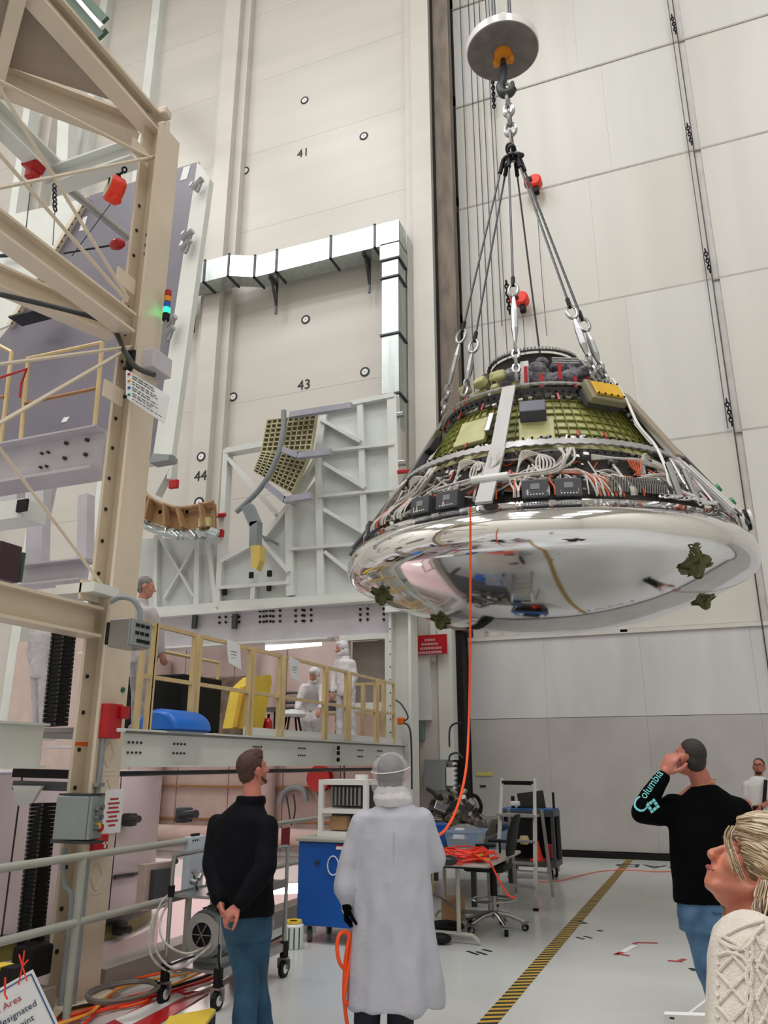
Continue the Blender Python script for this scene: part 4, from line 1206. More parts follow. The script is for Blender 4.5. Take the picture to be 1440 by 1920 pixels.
# white sheets seen left of the purple panel
ws = thing('white_slanted_sheet', 'white slanted sheet left of the purple-grey panel', 'panel', at(60, 480, Y=9.6))
MB().prism([at(-60, 420, Y=9.6), at(160, 372, Y=9.6), at(40, 600, Y=9.6), at(-60, 640, Y=9.6)], (0, .05, 0)).build('sheet', M['white'], ws)
MB().bar(at(0, 480, Y=9.5), at(60, 476, Y=9.5), .05, .05).build('black_rod', M['black'], ws)
for px, py, s_ in ((88, 525, .16), (12, 590, .2)):
    pass
cm = thing('camera_dome', 'small black camera under the middle tan beam', 'camera', at(88, 526, Y=6.6))
p = at(88, 526, Y=6.6)
MB().ball(p, .07, 12, 8).build('dome', M['blackplas'], cm, smooth=True)
MB().cyl(p + V((0, 0, .03)), p + V((0, 0, .3)), .012, 6).build('stem', M['dsteel'], cm)
wl = thing('flood_lamp', 'grey wall lamp with a flat plate on the purple-grey panel', 'lamp', at(78, 590, Y=8.8))
p = at(78, 588, Y=8.7)
MB().cbox(p, (.3, .2, .16), bev=.03).build('lamp_housing', M['steel'], wl)
MB().cbox(p + V((-.1, -.1, -.1)), (.7, .3, .03)).build('plate', M['dsteel'], wl)
# upper brass railing
ub = thing('upper_brass_railing', 'brass railing in front of the purple-grey panel above the bolted beam', 'railing', at(120, 820, Y=6.6))
def tb(par, pts, r, m, nm): return MB().tube(pts, r, 8).build(nm, m, par)
RYY = 6.6
for (a, b) in (((192, 642), (176, 815)), ((53, 670), (38, 835)), ((22, 660), (2, 830))):
    tb(ub, [at(*a, Y=RYY), at(*b, Y=RYY)], .026, M['brass'], 'rail_post')
for (a, b) in (((192, 642), (53, 672)), ((182, 728), (45, 757)), ((22, 660), (-60, 615)), ((8, 745), (-60, 735))):
    tb(ub, [at(*a, Y=RYY), at(*b, Y=RYY)], .022, M['brass'] if a[1] < 700 else M['copper'], 'rail')
o = MB().tube([at(0, 708, Y=6.5), at(50, 692, Y=6.5), at(40, 720, Y=6.5), at(37, 745, Y=6.5)], .016, 6).build('red_strap', M['red'])
tag(o, 'red webbing strap tied to the upper brass railing', 'strap')
# green-framed lamp and corner steel at the top left
gf = thing('green_steel_beam', 'green and white steel beam end at the top above the triangular frame', 'beam', at(160, 40, Y=14))
MB().bar(at(118, -20, Y=13), at(190, 70, Y=13), .5, .1, (0, 1, 0)).build('green_flange', mat('dull_green', '#3f5a48', .5), gf)
MB().bar(at(135, -30, Y=12.9), at(198, 38, Y=12.9), .22, .1, (0, 1, 0)).build('green_flange', mat('dull_green', ''), gf)
MB().bar(at(128, -22, Y=12.8), at(192, 52, Y=12.8), .12, .1, (0, 1, 0)).build('white_web', M['white'], gf)
# wall column steel seen between the tan members
for a, b, w_, lb in (((128, 205), (118, 480), .45, 'white wall column seen behind the white beam at upper left'), ((62, 190), (30, 420), .3, 'narrow white wall column at the far upper left')):
    o = MB().bar(at(*a, Y=15.3), at(*b, Y=15.3), w_, .4, (0, 1, 0)).build('white_wall_column', M['white']); tag(o, lb, 'column')

# red hoist, balancer, hooks
p = at(62, 318, Y=5.3)
t = thing('red_hoist', 'red chain hoist hanging on the white beam at upper left', 'hoist', p)
MB().cbox(p + V((0, 0, .05)), (.22, .16, .12), mtx=Matrix.Rotation(.5, 3, 'Y'), bev=.02).build('hoist_body', M['red'], t)
MB().cbox(p + V((0, 0, -.06)), (.12, .12, .14), bev=.02).build('hoist_motor', M['red'], t)
MB().tube([p + V((0, 0, -.1)), p + V((.04, 0, -.85))], .006, 5).build('hoist_rope', M['dsteel'], t)
p = at(215, 356, Y=5.2)
t = thing('orange_balancer', 'orange tool balancer with pale face hanging from a hook under the white beam', 'balancer', p)
mt = Matrix.Rotation(rad(90), 3, 'X') @ Matrix.Rotation(rad(25), 3, 'Y')
mt = Matrix.Rotation(rad(-30), 3, 'Z') @ Matrix.Rotation(rad(82), 3, 'X')
MB().lathe([(0, -.08), (.11, -.08), (.14, -.05), (.14, .05), (.12, .07), (0, .07)], p, 24, mt).build('drum_housing', M['cordred'], t, smooth=True)
MB().lathe([(0, .07), (.11, .07), (.11, .078), (0, .078)], p, 24, mt).build('face_disc', mat('pale_dial', '#cfcdb4', .4), t)
MB().cbox(p + V((.04, -.02, -.14)), (.1, .1, .08), bev=.02).build('rope_outlet', M['cordred'], t)
MB().cbox(p + V((0, -.09, .0)), (.012, .01, .16)).build('dial_hand', M['black'], t)
chain(MB(), p + V((.0, 0, .14)), p + V((.02, .1, .34)), .08, .01).build('hook_chain', M['black'], t)
MB().tube([p + V((-.03, 0, -.16)), at(135, 480, Y=5.2)], .005, 5).build('rope', M['dsteel'], t)
p = at(102, 345, Y=5.3)
t = thing('chain_hook', 'small dark chain hook with thin rope left of the orange balancer', 'hook', p)
chain(MB(), p, at(103, 395, Y=5.3), .08, .01).build('hook_chain', M['dsteel'], t)
MB().tube([at(103, 395, Y=5.3), at(99, 460, Y=5.3)], .005, 5).build('rope', M['dsteel'], t)
p = at(220, 458, Y=5.15)
t = thing('red_latch', 'small dark red handle with black rod left of the column', 'handle', p)
MB().ball(p, (.09, .06, .055), 10, 8).build('red_knob', M['redlens'], t, smooth=True)
MB().tube([p, at(120, 475, Y=5.3)], .01, 6).build('black_rod', M['black'], t)

# brown curved rib with foil
br = thing('brown_curved_rib', 'brown curved ribbed ring segment with silver foil beneath, right of the column', 'ring segment', at(340, 960, Y=12.5))
YY = 13.35
outer = [(262, 905), (285, 935), (318, 950), (350, 955), (404, 944)]
inner = [(255, 965), (275, 975), (320, 990), (360, 993), (404, 990)]
so, si = smoothpath([at(*p, Y=YY) for p in outer], 5), smoothpath([at(*p, Y=YY) for p in inner], 5)
mb = MB()
for k in range(len(so) - 1):
    mb.add([so[k], so[k + 1], si[k + 1], si[k]], [(0, 1, 2, 3)])
    mb.add([p + V((0, .04, 0)) for p in (so[k], so[k + 1], si[k + 1], si[k])], [(0, 1, 2, 3)])
mb.build('rib_web', M['brown'], br)
for k in range(2, len(so), 4): MB().bar(so[k] + V((0, -.1, 0)), si[k] + V((0, -.1, 0)), .05, .26, (0, 1, 0)).build('stiffener', M['brown'], br)
MB().tube([p + V((0, -.08, .0)) for p in so], .05, 6).build('rim', M['brown'], br)
mb = MB()
for k, p in enumerate(si): mb.cbox(p + V((R.uniform(-.03, .03), -.05, -.12)), (.22, .2, .12), mtx=Euler((R.random(), R.random(), R.random())).to_matrix(), bev=.02)
mb.build('foil_wrap', M['galv'], br)
mb = MB().box(tuple(at(385, 972, Y=YY) + V((-.1, -.1, -.2))), tuple(at(396, 960, Y=YY) + V((.02, .1, -.14)))); mb.build('yellow_end', mat('pale_yellow', '#ddd9a0'), br)
for px, py, lb, nm in ((326, 908, 'small red box above the brown rib', 'red_box'), (414, 1000, 'red knob on a black stem right of the brown rib', 'red_stop_switch'), (756, 884, 'thin red block beside the white frame near the capsule', 'red_block'), (414, 966, 'red strip on the pale post right of the rib', 'red_strip')):
    p = at(px, py, Y=13.6)
    o = MB().cbox(p, (.22, .1, .2) if px == 326 else ((.13, .1, .16) if py == 1000 else (.24, .08, .08)), bev=.02).build(nm, M['red']); tag(o, lb, 'box' if px == 326 else 'marker')
# isogrid quarter panel, pipe and arms
ig = thing('ribbed_shell_panel', 'curved olive-brown grid panel with grey arched pipe on the white frame', 'panel', at(540, 850, Y=13.2))
def quad(P4, u, v): return (P4[0] * (1 - u) * (1 - v) + P4[1] * u * (1 - v) + P4[2] * u * v + P4[3] * (1 - u) * v)
gm = mat('grid_panel_olive', '#8a8258', .5, col2='#6a6048', scale=12)
gl = mat('grid_rib_pale', '#c9c2a0', .45)
for P4, nu, nv in (([(503, 789), (594, 778), (584, 845), (492, 848)], 9, 7), ([(492, 848), (580, 858), (548, 925), (478, 885)], 9, 8), ([(508, 872), (584, 862), (552, 928), (520, 905)], 6, 6)):
    W = [at(*p, Y=13.25) for p in P4]
    if P4[0] == (508, 872): continue
    MB().prism(W, (0, .03, 0)).build('panel_skin', gm, ig)
    mb = MB()
    for i in range(nu + 1): mb.bar(quad(W, i / nu, 0), quad(W, i / nu, 1), .022, .1, (0, 1, 0))
    for i in range(nv + 1): mb.bar(quad(W, 0, i / nv), quad(W, 1, i / nv), .022, .1, (0, 1, 0))
    mb.build('panel_ribs', gl, ig)
MB().tube(smoothpath([at(*p, Y=13.0) for p in ((532, 770), (531, 810), (522, 850), (505, 890), (480, 925), (443, 960))], 6), .055, 10).build('arched_pipe', M['greybox'], ig, smooth=True)
for a, b in (((545, 779), (660, 761)), ((530, 843), (560, 855)), ((560, 855), (621, 848)), ((498, 908), (535, 938)), ((535, 938), (585, 930))):
    MB().bar(at(*a, Y=13.05), at(*b, Y=13.05), .12, .13, (0, 1, 0)).build('grey_arm', mat('lilac_grey_arm', '#a9a9b4', .4), ig)
for px in (300, 350, 395):
    q = at(px, 960, Y=YY); MB().box((q.x - .04, YY, q.z - .04), (q.x + .04, 13.9, q.z + .04)).build('mount_arm', M['white'], br)
t = thing('grey_manipulator', 'grey bent arm with a yellow lower sleeve hanging below the arched pipe', 'arm', at(475, 1000, Y=13))
MB().bar(at(465, 950, Y=12.9), at(480, 985, Y=12.9), .2, .2, (0, 1, 0)).build('upper_arm', M['greybox'], t)
MB().bar(at(480, 980, Y=12.9), at(479, 1025, Y=12.9), .17, .2, (0, 1, 0)).build('lower_arm', M['greybox'], t)
MB().prism([at(*p, Y=12.8) for p in ((470, 1022), (487, 1022), (487, 1050), (480, 1068), (471, 1062))], (0, .2, 0)).build('yellow_sleeve', mat('soft_yellow', '#e0c66a', .5), t)
q = at(480, 1000, Y=12.9); MB().box((q.x - .02, 12.95, q.z - .02), (q.x + .02, 13.8, q.z + .02)).build('mount_arm', M['greybox'], t)
t = thing('wall_duct_stub', 'white box duct end with a black opening at the far left', 'duct', at(30, 950, Y=7))
p = at(22, 955, Y=7.2); MB().box((p.x - 1.2, 7.2, p.z - .12), (p.x + .18, 7.6, p.z + .13)).build('duct_body', M['white'], t)
p = at(42, 948, Y=7.18); MB().cbox(p, (.17, .03, .16)).build('opening', M['black'], t)
t = thing('maroon_cabinet', 'maroon cabinet edge with green board behind at the far left', 'cabinet', at(10, 1055, Y=6.5))
p = at(8, 1055, Y=6.5); MB().cbox(p + V((-.2, 0, 0)), (.55, .3, .42)).build('cabinet_body', mat('maroon', '#4a2a38', .4), t)
MB().cbox(p + V((-.02, -.16, 0)), (.05, .02, .2)).build('slot', M['black'], t)
p = at(30, 1065, Y=6.8); MB().cbox(p, (.2, .04, .35)).build('green_board', mat('dull_green', ''), t)

# ================================================================== rooms under and behind the stand
pr = thing('pink_room_partition', 'pinkish lit back partition of the work rooms under the stand', 'partition', (-9, 15.3, -1.5))
for x0 in (-16, -14.8, -13.5, -12.2, -10.9, -9.6, -8.3, -7.0):
    MB().box((x0 + .01, 15.3, -1.5), (x0 + (1.29 if x0 > -14.9 else 1.19), 15.4, 4.6)).build('wall_panel', M['pinkwall'], pr)
MB().box((-5.7, 14.1, -1.5), (-5.62, 15.4, 4.6)).build('wall_panel', M['pinkwall'], pr)
for z in (-.2, .55, 1.2): MB().box((-13, 15.2, z), (-5.7, 15.3, z + .04)).build('shelf_line', M['copper'], pr)
for x in (-11.4, -8.6): MB().cyl((x, 15.1, -1.5), (x, 15.1, 3.9), .22, 16).build('round_post', M['pinkwall'], pr, smooth=True)
MB().tube([(-12.5, 14.4, .35), (-5.8, 14.4, .35)], .16, 14).build('pink_pipe', M['pinkwall'], pr, smooth=True)
for z in (2.9, 3.1): MB().tube([(-12.5, 15.2, z), (-5.8, 15.2, z)], .03, 6).build('wall_pipe', M['dsteel'], pr)
def tubelamp(px0, px1, py0, py1, Y, label, hw=.22):
    a, b = at(px0, py0, Y=Y), at(px1, py1, Y=Y)
    t = thing('tube_light', label, 'light', (a + b) / 2)
    MB().bar(a, b, hw, .15, (0, 1, 0)).build('light_diffuser', M['tube'], t)
    MB().bar(a + V((-.05, .12, .03)), b + V((.05, .12, .03)), .08, .2, (0, 1, 0)).build('light_body', M['whitepl'], t)
tubelamp(501, 600, 1209, 1199, 14.3, 'bright tube light over the upper work room, above the suited workers')
tubelamp(516, 568, 1668, 1666, 10.6, 'bright tube light low in the pit between the man in black and the blue cabinet', .1)
t = thing('tube_light', 'added slim fill light tucked under the platform deck behind its edge beam, facing the round module', 'light', (-5.45, 7.4, 1.76))  # added fixture for the fill lamp, out of view behind the edge beam
MB().box((-5.47, 6.2, 1.77), (-5.40, 8.6, 1.86)).build('light_body', M['whitepl'], t)
MB().cyl((-5.44, 6.22, 1.755), (-5.44, 8.58, 1.755), .012, 10).build('fill_tube', M['tube'], t)
for y in (6.6, 8.2): MB().box((-5.45, y, 1.86), (-5.42, y + .03, 1.965)).build('hanger', M['steel'], t)
# big round pale module in the pit
MC = V((-8.75, 7.9, 0)); MR = 2.35
md = thing('pale_round_module', 'huge pale pinkish round module standing in the pit behind the column', 'module', (MC.x, MC.y, -1.5))
for k in range(12):
    a0, a1 = 2 * math.pi * k / 12 + .004, 2 * math.pi * (k + 1) / 12 - .004
    MB().lathe([(MR - .05, .08), (MR, .08), (MR, 1.58), (MR - .05, 1.58)], MC, 8, None, a0, a1).build('shell_panel', M['pink'], md, smooth=True)
MB().lathe([(MR - .06, .08), (MR - .06, 1.6), (0, 1.62)], MC, 64).build('inner_shell', M['lilac'], md)
MB().lathe([(MR - .03, .0), (MR + .05, .0), (MR + .05, .08), (MR - .03, .08)], MC, 72).build('steel_ring', M['dsteel'], md)
MB().lathe([(MR - .1, -.16), (MR + .0, -.16), (MR + .0, .0), (MR - .1, .0)], MC, 72).build('olive_ring', mat('ring_olive', '#7f7a3a', .5), md)
MB().lathe([(MR + .1, -1.5), (MR + .1, -.18), (MR + .06, -.16), (0, -.16)], MC, 72).build('base_drum', M['pink'], md)
def onmod(px, py, off=.02):
    r = ray(px, py); 
    for k in range(300, 1300):
        p = EYE + r * (k / 100)
        if (p.xy - MC.xy).length < MR + off: return p
    return at(px, py, Y=7)
for px, py in ((243, 1537), (345, 1528), (225, 1740), (85, 1765)):
    p = onmod(px, py, .1)
    MB().cbox(p, (.14, .12, .14), bev=.02).cyl(p + V((0, -.05, 0)), p + V((.22, -.12, .02)), .04, 8).build('module_fitting', M['dsteel'], md)
p = onmod(290, 1660, -.0)
n = (p.xy - MC.xy).normalized(); n = V((n.x, n.y, 0))
MB().bar(p - V((0, 0, .2)), p + V((0, 0, .2)), .34, .1, n).build('window_frame', M['pinkwall'], md)
MB().bar(p + n * .04 - V((-.03, 0, .15)), p + n * .04 + V((.03, 0, .15)), .22, .1, n).build('window_opening', M['graydk'], md)
MB().tube([onmod(x, y, .04) for x, y in ((215, 1645), (250, 1640), (290, 1630), (330, 1615))], .025, 8).build('module_pipe', M['dsteel'], md)
# second brighter equipment in pit
for px, py, s_, m_, nm, lb, ct_ in ((549, 1492, (.5, .2, .3), M['copper'], 'curved_strap', 'curved brown strap bundle hung on the pink wall', 'strap'),):
    p = at(px, py, Y=15.1)
    t = thing(nm, lb, ct_, p)
    MB().tube(smoothpath([p + V(q) * 1.3 for q in ((-.22, 0, -.1), (-.15, 0, .05), (0, 0, .12), (.18, 0, .08), (.24, 0, -.08))], 4), .06, 8).build('strap_pad', M['greybox'], t)
    MB().tube(smoothpath([p + V(q) * 1.3 for q in ((-.1, -.02, 0), (-.05, -.02, -.2), (0, -.02, -.42), (.06, -.02, -.2), (.02, -.02, .02))], 4), .015, 6).build('strap_loop', M['dsteel'], t)
p = at(600, 1460, Y=15.0)
t = thing('hose_reel', 'dark red hose reel under the platform edge', 'hose reel', p)
mt = Matrix.Rotation(rad(90), 3, 'X')
MB().lathe([(0, -.1), (.25, -.1), (.25, -.07), (.19, -.06), (.19, .06), (.25, .07), (.25, .1), (0, .1)], p, 24, mt).build('reel_drum', M['red'], t)
MB().bar(p + V((-.15, 0, .05)), p + V((.05, 0, -.35)), .12, .08).build('reel_arm', M['dsteel'], t)
MB().tube(smoothpath([p + V(q) for q in ((.15, 0, .1), (.25, 0, -.1), (.4, 0, -.25), (.52, 0, -.1), (.52, 0, .25))], 5), .015, 6).build('hose', M['dsteel'], t)
MB().tube([p + V((.0, 0, -.3)), p + V((-.05, 0, -1.4))], .015, 6).build('drop_hose', M['wirebk'], t)
# green wall pieces and conduits near the corner post
for px, py, sx, sz, m_, nm, lb in ((738, 1320, .0, .0, None, '', ''),): pass
p = at(752, 1352, Y=13.5)
o = MB().cbox(p, (.12, .1, .12), bev=.02).build('orange_switch', M['orange']); tag(o, 'small orange switch on the white corner post', 'switch')
conduit([at(735, 1310, Y=13.5), at(752, 1320, Y=13.5), at(765, 1345, Y=13.5), at(752, 1353, Y=13.5)], .015, 'thin dark conduit curving to the orange switch on the corner post', M['dsteel'])
conduit([at(758, 1355, Y=13.5), at(770, 1375, Y=13.5), at(772, 1480, Y=13.5)], .018, 'thin conduit running down the corner post below the orange switch', M['dsteel'])
# red warning sign
c = at(807, 1209, Y=15.66)
t = thing('red_warning_sign', 'red sign with small white lettering right of the corner post', 'sign', c)
MB().box((c.x - .36, 15.63, c.z - .2), (c.x + .36, 15.67, c.z + .2)).build('sign_plate', M['red'], t)
mb = MB()
for k, (ln, of) in enumerate(((.22, 0), (.36, 0), (.46, .02), (.5, 0))):
    x = c.x - ln / 2 + of
    while x < c.x + ln / 2 + of:
        wd = R.uniform(.03, .07); mb.box((x, 15.62, c.z + .12 - k * .085), (min(x + wd, c.x + ln / 2 + of), 15.63, c.z + .07 - k * .085)); x += wd + .012
mb.build('faded_white_print', mat('faded_white_ink', '#c99aa0', .5), t)
# electrical stuff at the wall end
wd_ = struct(MB().box((-5.0, 15.9, 0), (-4.88, 16.5, 4.3)).build('trim_2', M['wall']))
for px0, px1, py0, py1, Y_ in ((783, 806, 1225, 1350, 15.7), (820, 852, 1180, 1425, 15.8), (806, 818, 1165, 1240, 15.8)):
    a, b = at(px0, py0, Y=Y_), at(px1, py1, Y=Y_)
    o = MB().box((a.x, Y_, b.z), (b.x, Y_ + .3, a.z)).build('wall_casing', M['white'], None)
    tag(o, {783: 'white wall casing just right of the corner post', 820: 'tall white wall casing above the grey electrical cabinet', 806: 'short white casing behind the red warning sign'}[px0], 'casing')
c = at(818, 1453, Y=15.68)
t = thing('electrical_cabinet', 'grey electrical cabinet on the wall left of the door rail', 'cabinet', c)
MB().cbox(c, (.42, .28, .58), bev=.01).build('cabinet_body', M['greybox'], t)
MB().cbox(c + V((.3, .0, -.03)), (.14, .2, .34), bev=.01).build('side_box', M['whitepl'], t)
c = at(790, 1372, Y=15.78)
o = MB().cbox(c, (.12, .15, .34), bev=.01).build('green_grey_box', mat('green_grey_enamel', '#6f827c', .4)); tag(o, 'small green-grey box on the wall above the electrical cabinet', 'box')
t = thing('valve_manifold', 'upright stack of brass-grey valves and gauges beside the electrical cabinet', 'valves', at(848, 1440, Y=15.72))
for k in range(7):
    p = at(848, 1432 + k * 9, Y=15.74)
    MB().cbox(p, (.2, .1, .07), bev=.015).build('valve', M['steel'], t); MB().cyl(p + V((.06, -.05, 0)), p + V((.06, -.12, 0)), .03, 8).build('gauge', M['whitepl'], t)
conduit([at(842, 1425, Y=15.8), at(845, 1415, Y=15.8), at(858, 1412, Y=15.8), at(868, 1422, Y=15.8)], .018, 'short curved conduit above the valve stack', M['dsteel'])
conduit([at(843, 1400, Y=15.8), at(843, 1370, Y=15.8), at(850, 1358, Y=15.8), at(866, 1355, Y=15.8)], .018, 'curved conduit from the wall casing to the door rail', M['dsteel'])
# things up on the platform
def pbox(px, py, Y, size, nm, m_, lb, ct_, rz=0, bev=.02):
    c = at(px, py, Y=Y); t = thing(nm, lb, ct_, c)
    MB().cbox(c, size, rz=rz, bev=bev).build('body', m_, t); return t, c
# blue drum on deck edge
a, b = at(290, 1352, X=-5.12), at(362, 1358, X=-5.12)
t = thing('blue_drum', 'bright blue plastic half-round drum lying at the platform edge', 'drum', (-5.12, (a.y + b.y) / 2, 2.0))
ya, yb = a.y, b.y
prof = [(V((-5.12 + .26 * math.cos(q), 0, 2.02 + .2 * math.sin(q)))) for q in [math.pi * k / 14 for k in range(15)]]
mb = MB(); secs = []
for y, s_ in ((ya, .8), (ya + .03, .95), (ya + .08, 1), (yb - .08, 1), (yb - .03, .95), (yb, .8)):
    secs.append([V((-5.12 + (q.x + 5.12) * s_, y, 2.0 + (q.z - 2.0) * s_)) for q in prof])
vs = [p for s_ in secs for p in s_]; n_ = len(prof)
fs = [(i * n_ + k, i * n_ + k + 1, (i + 1) * n_ + k + 1, (i + 1) * n_ + k) for i in range(5) for k in range(n_ - 1)] + [tuple(range(n_)), tuple(range(5 * n_, 6 * n_))] + [(i * n_, (i + 1) * n_, (i + 1) * n_ + n_ - 1, i * n_ + n_ - 1) for i in range(5)]
mb.add(vs, fs).build('drum_shell', M['blueplas'], t, smooth=True)
MB().box((-5.35, ya + .02, 2.0), (-4.9, yb - .02, 2.02)).build('drum_base', M['blue'], t)
# yellow wedge
t = thing('yellow_wedge_stand', 'tall yellow rounded wedge panel behind the railing', 'stand', (-5.9, 9.2, 2.0))
pts = [at(*p, X=-5.8) for p in ((440, 1365), (455, 1290), (478, 1268), (508, 1265), (510, 1280), (492, 1368))]
for p in pts: p.z = max(p.z, 2.0)
MB().prism(pts, (-.25, .1, 0)).build('wedge_panel', M['yellow'], t)
MB().bar(pts[0] + V((.02, 0, 0)), pts[1] + V((.02, 0, 0)), .08, .06, (1, 0, 0)).build('edge_bar', mat('gold_yellow', '#cf9e26', .4), t)
pbox(318, 1322, 8.0, (.9, .8, .62), 'black_crate', M['black'], 'black equipment crate behind the blue drum on the platform', 'crate')
pbox(405, 1330, 10.5, (1.3, .6, .9), 'brown_machine', mat('dark_brown_machine', '#54443a', .5, col2='#8a7566', scale=8), 'dark brown machine behind the railing between drum and yellow wedge', 'machine')
for q, (px, py) in enumerate(((494, 1352), (503, 1356))):
    c = at(px, py, Y=10.2); c.z = 2.16
    t = thing('red_canister', 'small red canister on the platform right of the yellow wedge, %s' % ('left one' if q == 0 else 'right one'), 'canister', (c.x, c.y, 2.0))
    MB().lathe([(0, 0), (.06, 0), (.06, .25), (.03, .3), (0, .3)], (c.x, c.y, 2.0), 14).build('tank', M['red'], t); MB().cyl((c.x, c.y, 2.3), (c.x, c.y, 2.36), .02, 8).build('valve', M['black'], t)
t = thing('work_stool', 'low black and white work stool left of the crouching worker', 'stool', (-6.2, 11.4, 2.0))
c = at(548, 1350, Y=11.4); c.z = 2.42
MB().lathe([(0, -.04), (.2, -.04), (.22, 0), (.18, .06), (0, .08)], c, 18).build('seat', M['whitepl'], t); 
for q in range(4): MB().tube([c + V((.1 * math.cos(q * 1.57), .1 * math.sin(q * 1.57), -.03)), c + V((.2 * math.cos(q * 1.57), .2 * math.sin(q * 1.57), -.42))], .018, 6).build('leg', M['black'], t)
t = thing('black_table_frame', 'black table frame behind the suited workers', 'table', (-6.3, 12.3, 2.0))
MB().box((-7.2, 12.2, 2.55), (-5.8, 12.8, 2.6)).build('table_top', M['graydk'], t)
for x in (-7.1, -5.9):
    for y in (12.25, 12.75): MB().box((x - .03, y - .03, 2.0), (x + .03, y + .03, 2.55)).build('leg', M['black'], t)

# black cable chains
def cabchain(px0, py0, px1, py1, Y, w_, label, n=30):
    a, b = at(px0, py0, Y=Y), at(px1, py1, Y=Y)
    t = thing('cable_chain', label, 'cable chain', b)
    s_ = (b - a) / n
    for k in range(n):
        MB().bar(a + s_ * (k + .06), a + s_ * (k + .94), w_, .12, (0, 1, 0)).build('chain_segment', M['black'], t)
    mb = MB()
    for k in range(n):
        for e in (-1, 1): mb.cyl(a + s_ * (k + .5) + V((e * w_ * .38, -.06, 0)), a + s_ * (k + .5) + V((e * w_ * .38, -.075, 0)), .012, 6)
    stuff(mb.build('chain_pins', M['dsteel'], t))
cabchain(120, 1185, 103, 1362, 5.5, .17, 'black cable chain hanging beside the left white-suited worker on the platform', 22)
cabchain(82, 1505, 56, 1775, 5.2, .155, 'black cable chain hanging down into the pit left of the column', 34)
o = MB().cbox(at(60, 1800, Y=5.0), (.2, .2, .2), bev=.02).build('black_block', M['black']); tag(o, 'black foot block under the lower cable chain', 'block')
for py, m_, lb in ((1449, M['black'], 'upper'), (1472, M['graydk'], 'lower')):
    a, b = at(30, py, Y=5.5), at(135, py + 3, Y=5.5)
    o = MB().bar(a, b, .08, .07).build('black_slide_rail', m_); tag(o, lb + ' black slide rail under the platform beam left of the column', 'rail')
c = at(50, 1490, Y=5.4)
o = MB().prism([c + V((-.17, 0, .07)), c + V((.15, 0, .07)), c + V((.06, 0, -.07)), c + V((-.07, 0, -.09))], (0, .03, 0)).build('white_bracket', M['white']); tag(o, 'white perforated bracket above the lower cable chain', 'bracket')
# ================================================================== things on the hall floor
# hazard tape and marks
t = thing('hazard_tape', 'yellow and black striped hazard tape line on the white floor', 'floor tape', (-1.7, 10, 0))
TX0, TX1 = -1.70, -1.57
y = 3.0
for k in range(160):
    y0 = 4.2 + k * .105
    if y0 > 16.2: break
    MB().add([(TX0, y0, .003), (TX1, y0 + .07, .003), (TX1, y0 + .12, .003), (TX0, y0 + .05, .003)], [(0, 1, 2, 3)]).build('black_stripe', M['ink'], t)
MB().add([(TX0, 4.2, .002), (TX1, 4.2, .002), (TX1, 16.35, .002), (TX0, 16.35, .002)], [(0, 1, 2, 3)]).build('yellow_band', mat('tape_yellow', '#caa23a', .4), t)
def fmark(nm, segs, w_, m_, lb, ct_='floor mark'):
    mb = MB()
    for a, b in segs:
        a = at(*a, Z=.002); b = at(*b, Z=.002); a.z = b.z = .0022
        d = (b - a).normalized(); s = V((-d.y, d.x, 0)) * w_ / 2
        mb.prism([a - s, b - s, b + s, a + s], (0, 0, .001))
    return tag(mb.build(nm, m_), lb, ct_)
fmark('red_corner_mark', [((1195, 1767), (1233, 1768)), ((1195, 1767), (1188, 1770))], .045, M['red'], 'red corner tape on the floor, rearmost, by the dark-shirted man', )
fmark('red_corner_mark', [((1155, 1788), (1180, 1792)), ((1153, 1790), (1166, 1785))], .045, M['red'], 'red corner tape on the floor nearest the hazard tape')
fmark('red_corner_mark', [((1252, 1801), (1280, 1803)), ((1275, 1801), (1284, 1798))], .045, M['red'], 'red corner tape on the floor nearest the jeans of the dark-shirted man')
fmark('pale_tape_strip', [((1168, 1785), (1190, 1772))], .06, M['paper'], 'pale tape strip between two red corner marks')
fmark('black_tape_mark', [((1081, 1757), (1095, 1761)), ((1095, 1755), (1110, 1759))], .03, M['ink'], 'pair of short black tape marks right of the hazard tape')
fmark('black_tape_mark', [((1080, 1732), (1100, 1731)), ((1085, 1727), (1100, 1731))], .03, M['ink'], 'small black angle mark right of the hazard tape, rear')
fmark('black_tape_mark', [((1122, 1744), (1128, 1746))], .05, M['ink'], 'short black tape dash between the hazard tape and the red corners')
fmark('black_tape_mark', [((876, 1783), (896, 1790)), ((893, 1784), (912, 1790)), ((905, 1780), (922, 1784))], .035, M['ink'], 'row of black tape dashes before the table and chair')
fmark('black_tape_mark', [((1295, 1815), (1303, 1820))], .05, M['ink'], 'short black tape dash beside the jeans of the dark-shirted man')
fmark('black_tape_mark', [((650, 1838), (664, 1838))], .04, M['ink'], 'short black tape dash left of the white coat hem')
p = at(1215, 1624, Z=.002)
o = text_mesh('LOAD', .62, (p.x + .28, p.y, .003), (-1, 0, 0), (0, -1, 0), M['ink'], 'floor_lettering', None, .002, xscale=1.0)
tag(o, 'large black upside-down lettering on the floor near the door', 'lettering')
pts = [at(*q, Z=.01) for q in ((1010, 1653), (1045, 1652), (1085, 1642), (1130, 1633), (1180, 1631), (1230, 1634), (1275, 1633))]
tag(MB().tube(smoothpath(pts, 6), .008, 6).build('thin_orange_cord', mat('faded_orange', '#e87a62')), 'thin orange cord lying across the floor towards the door', 'cord')
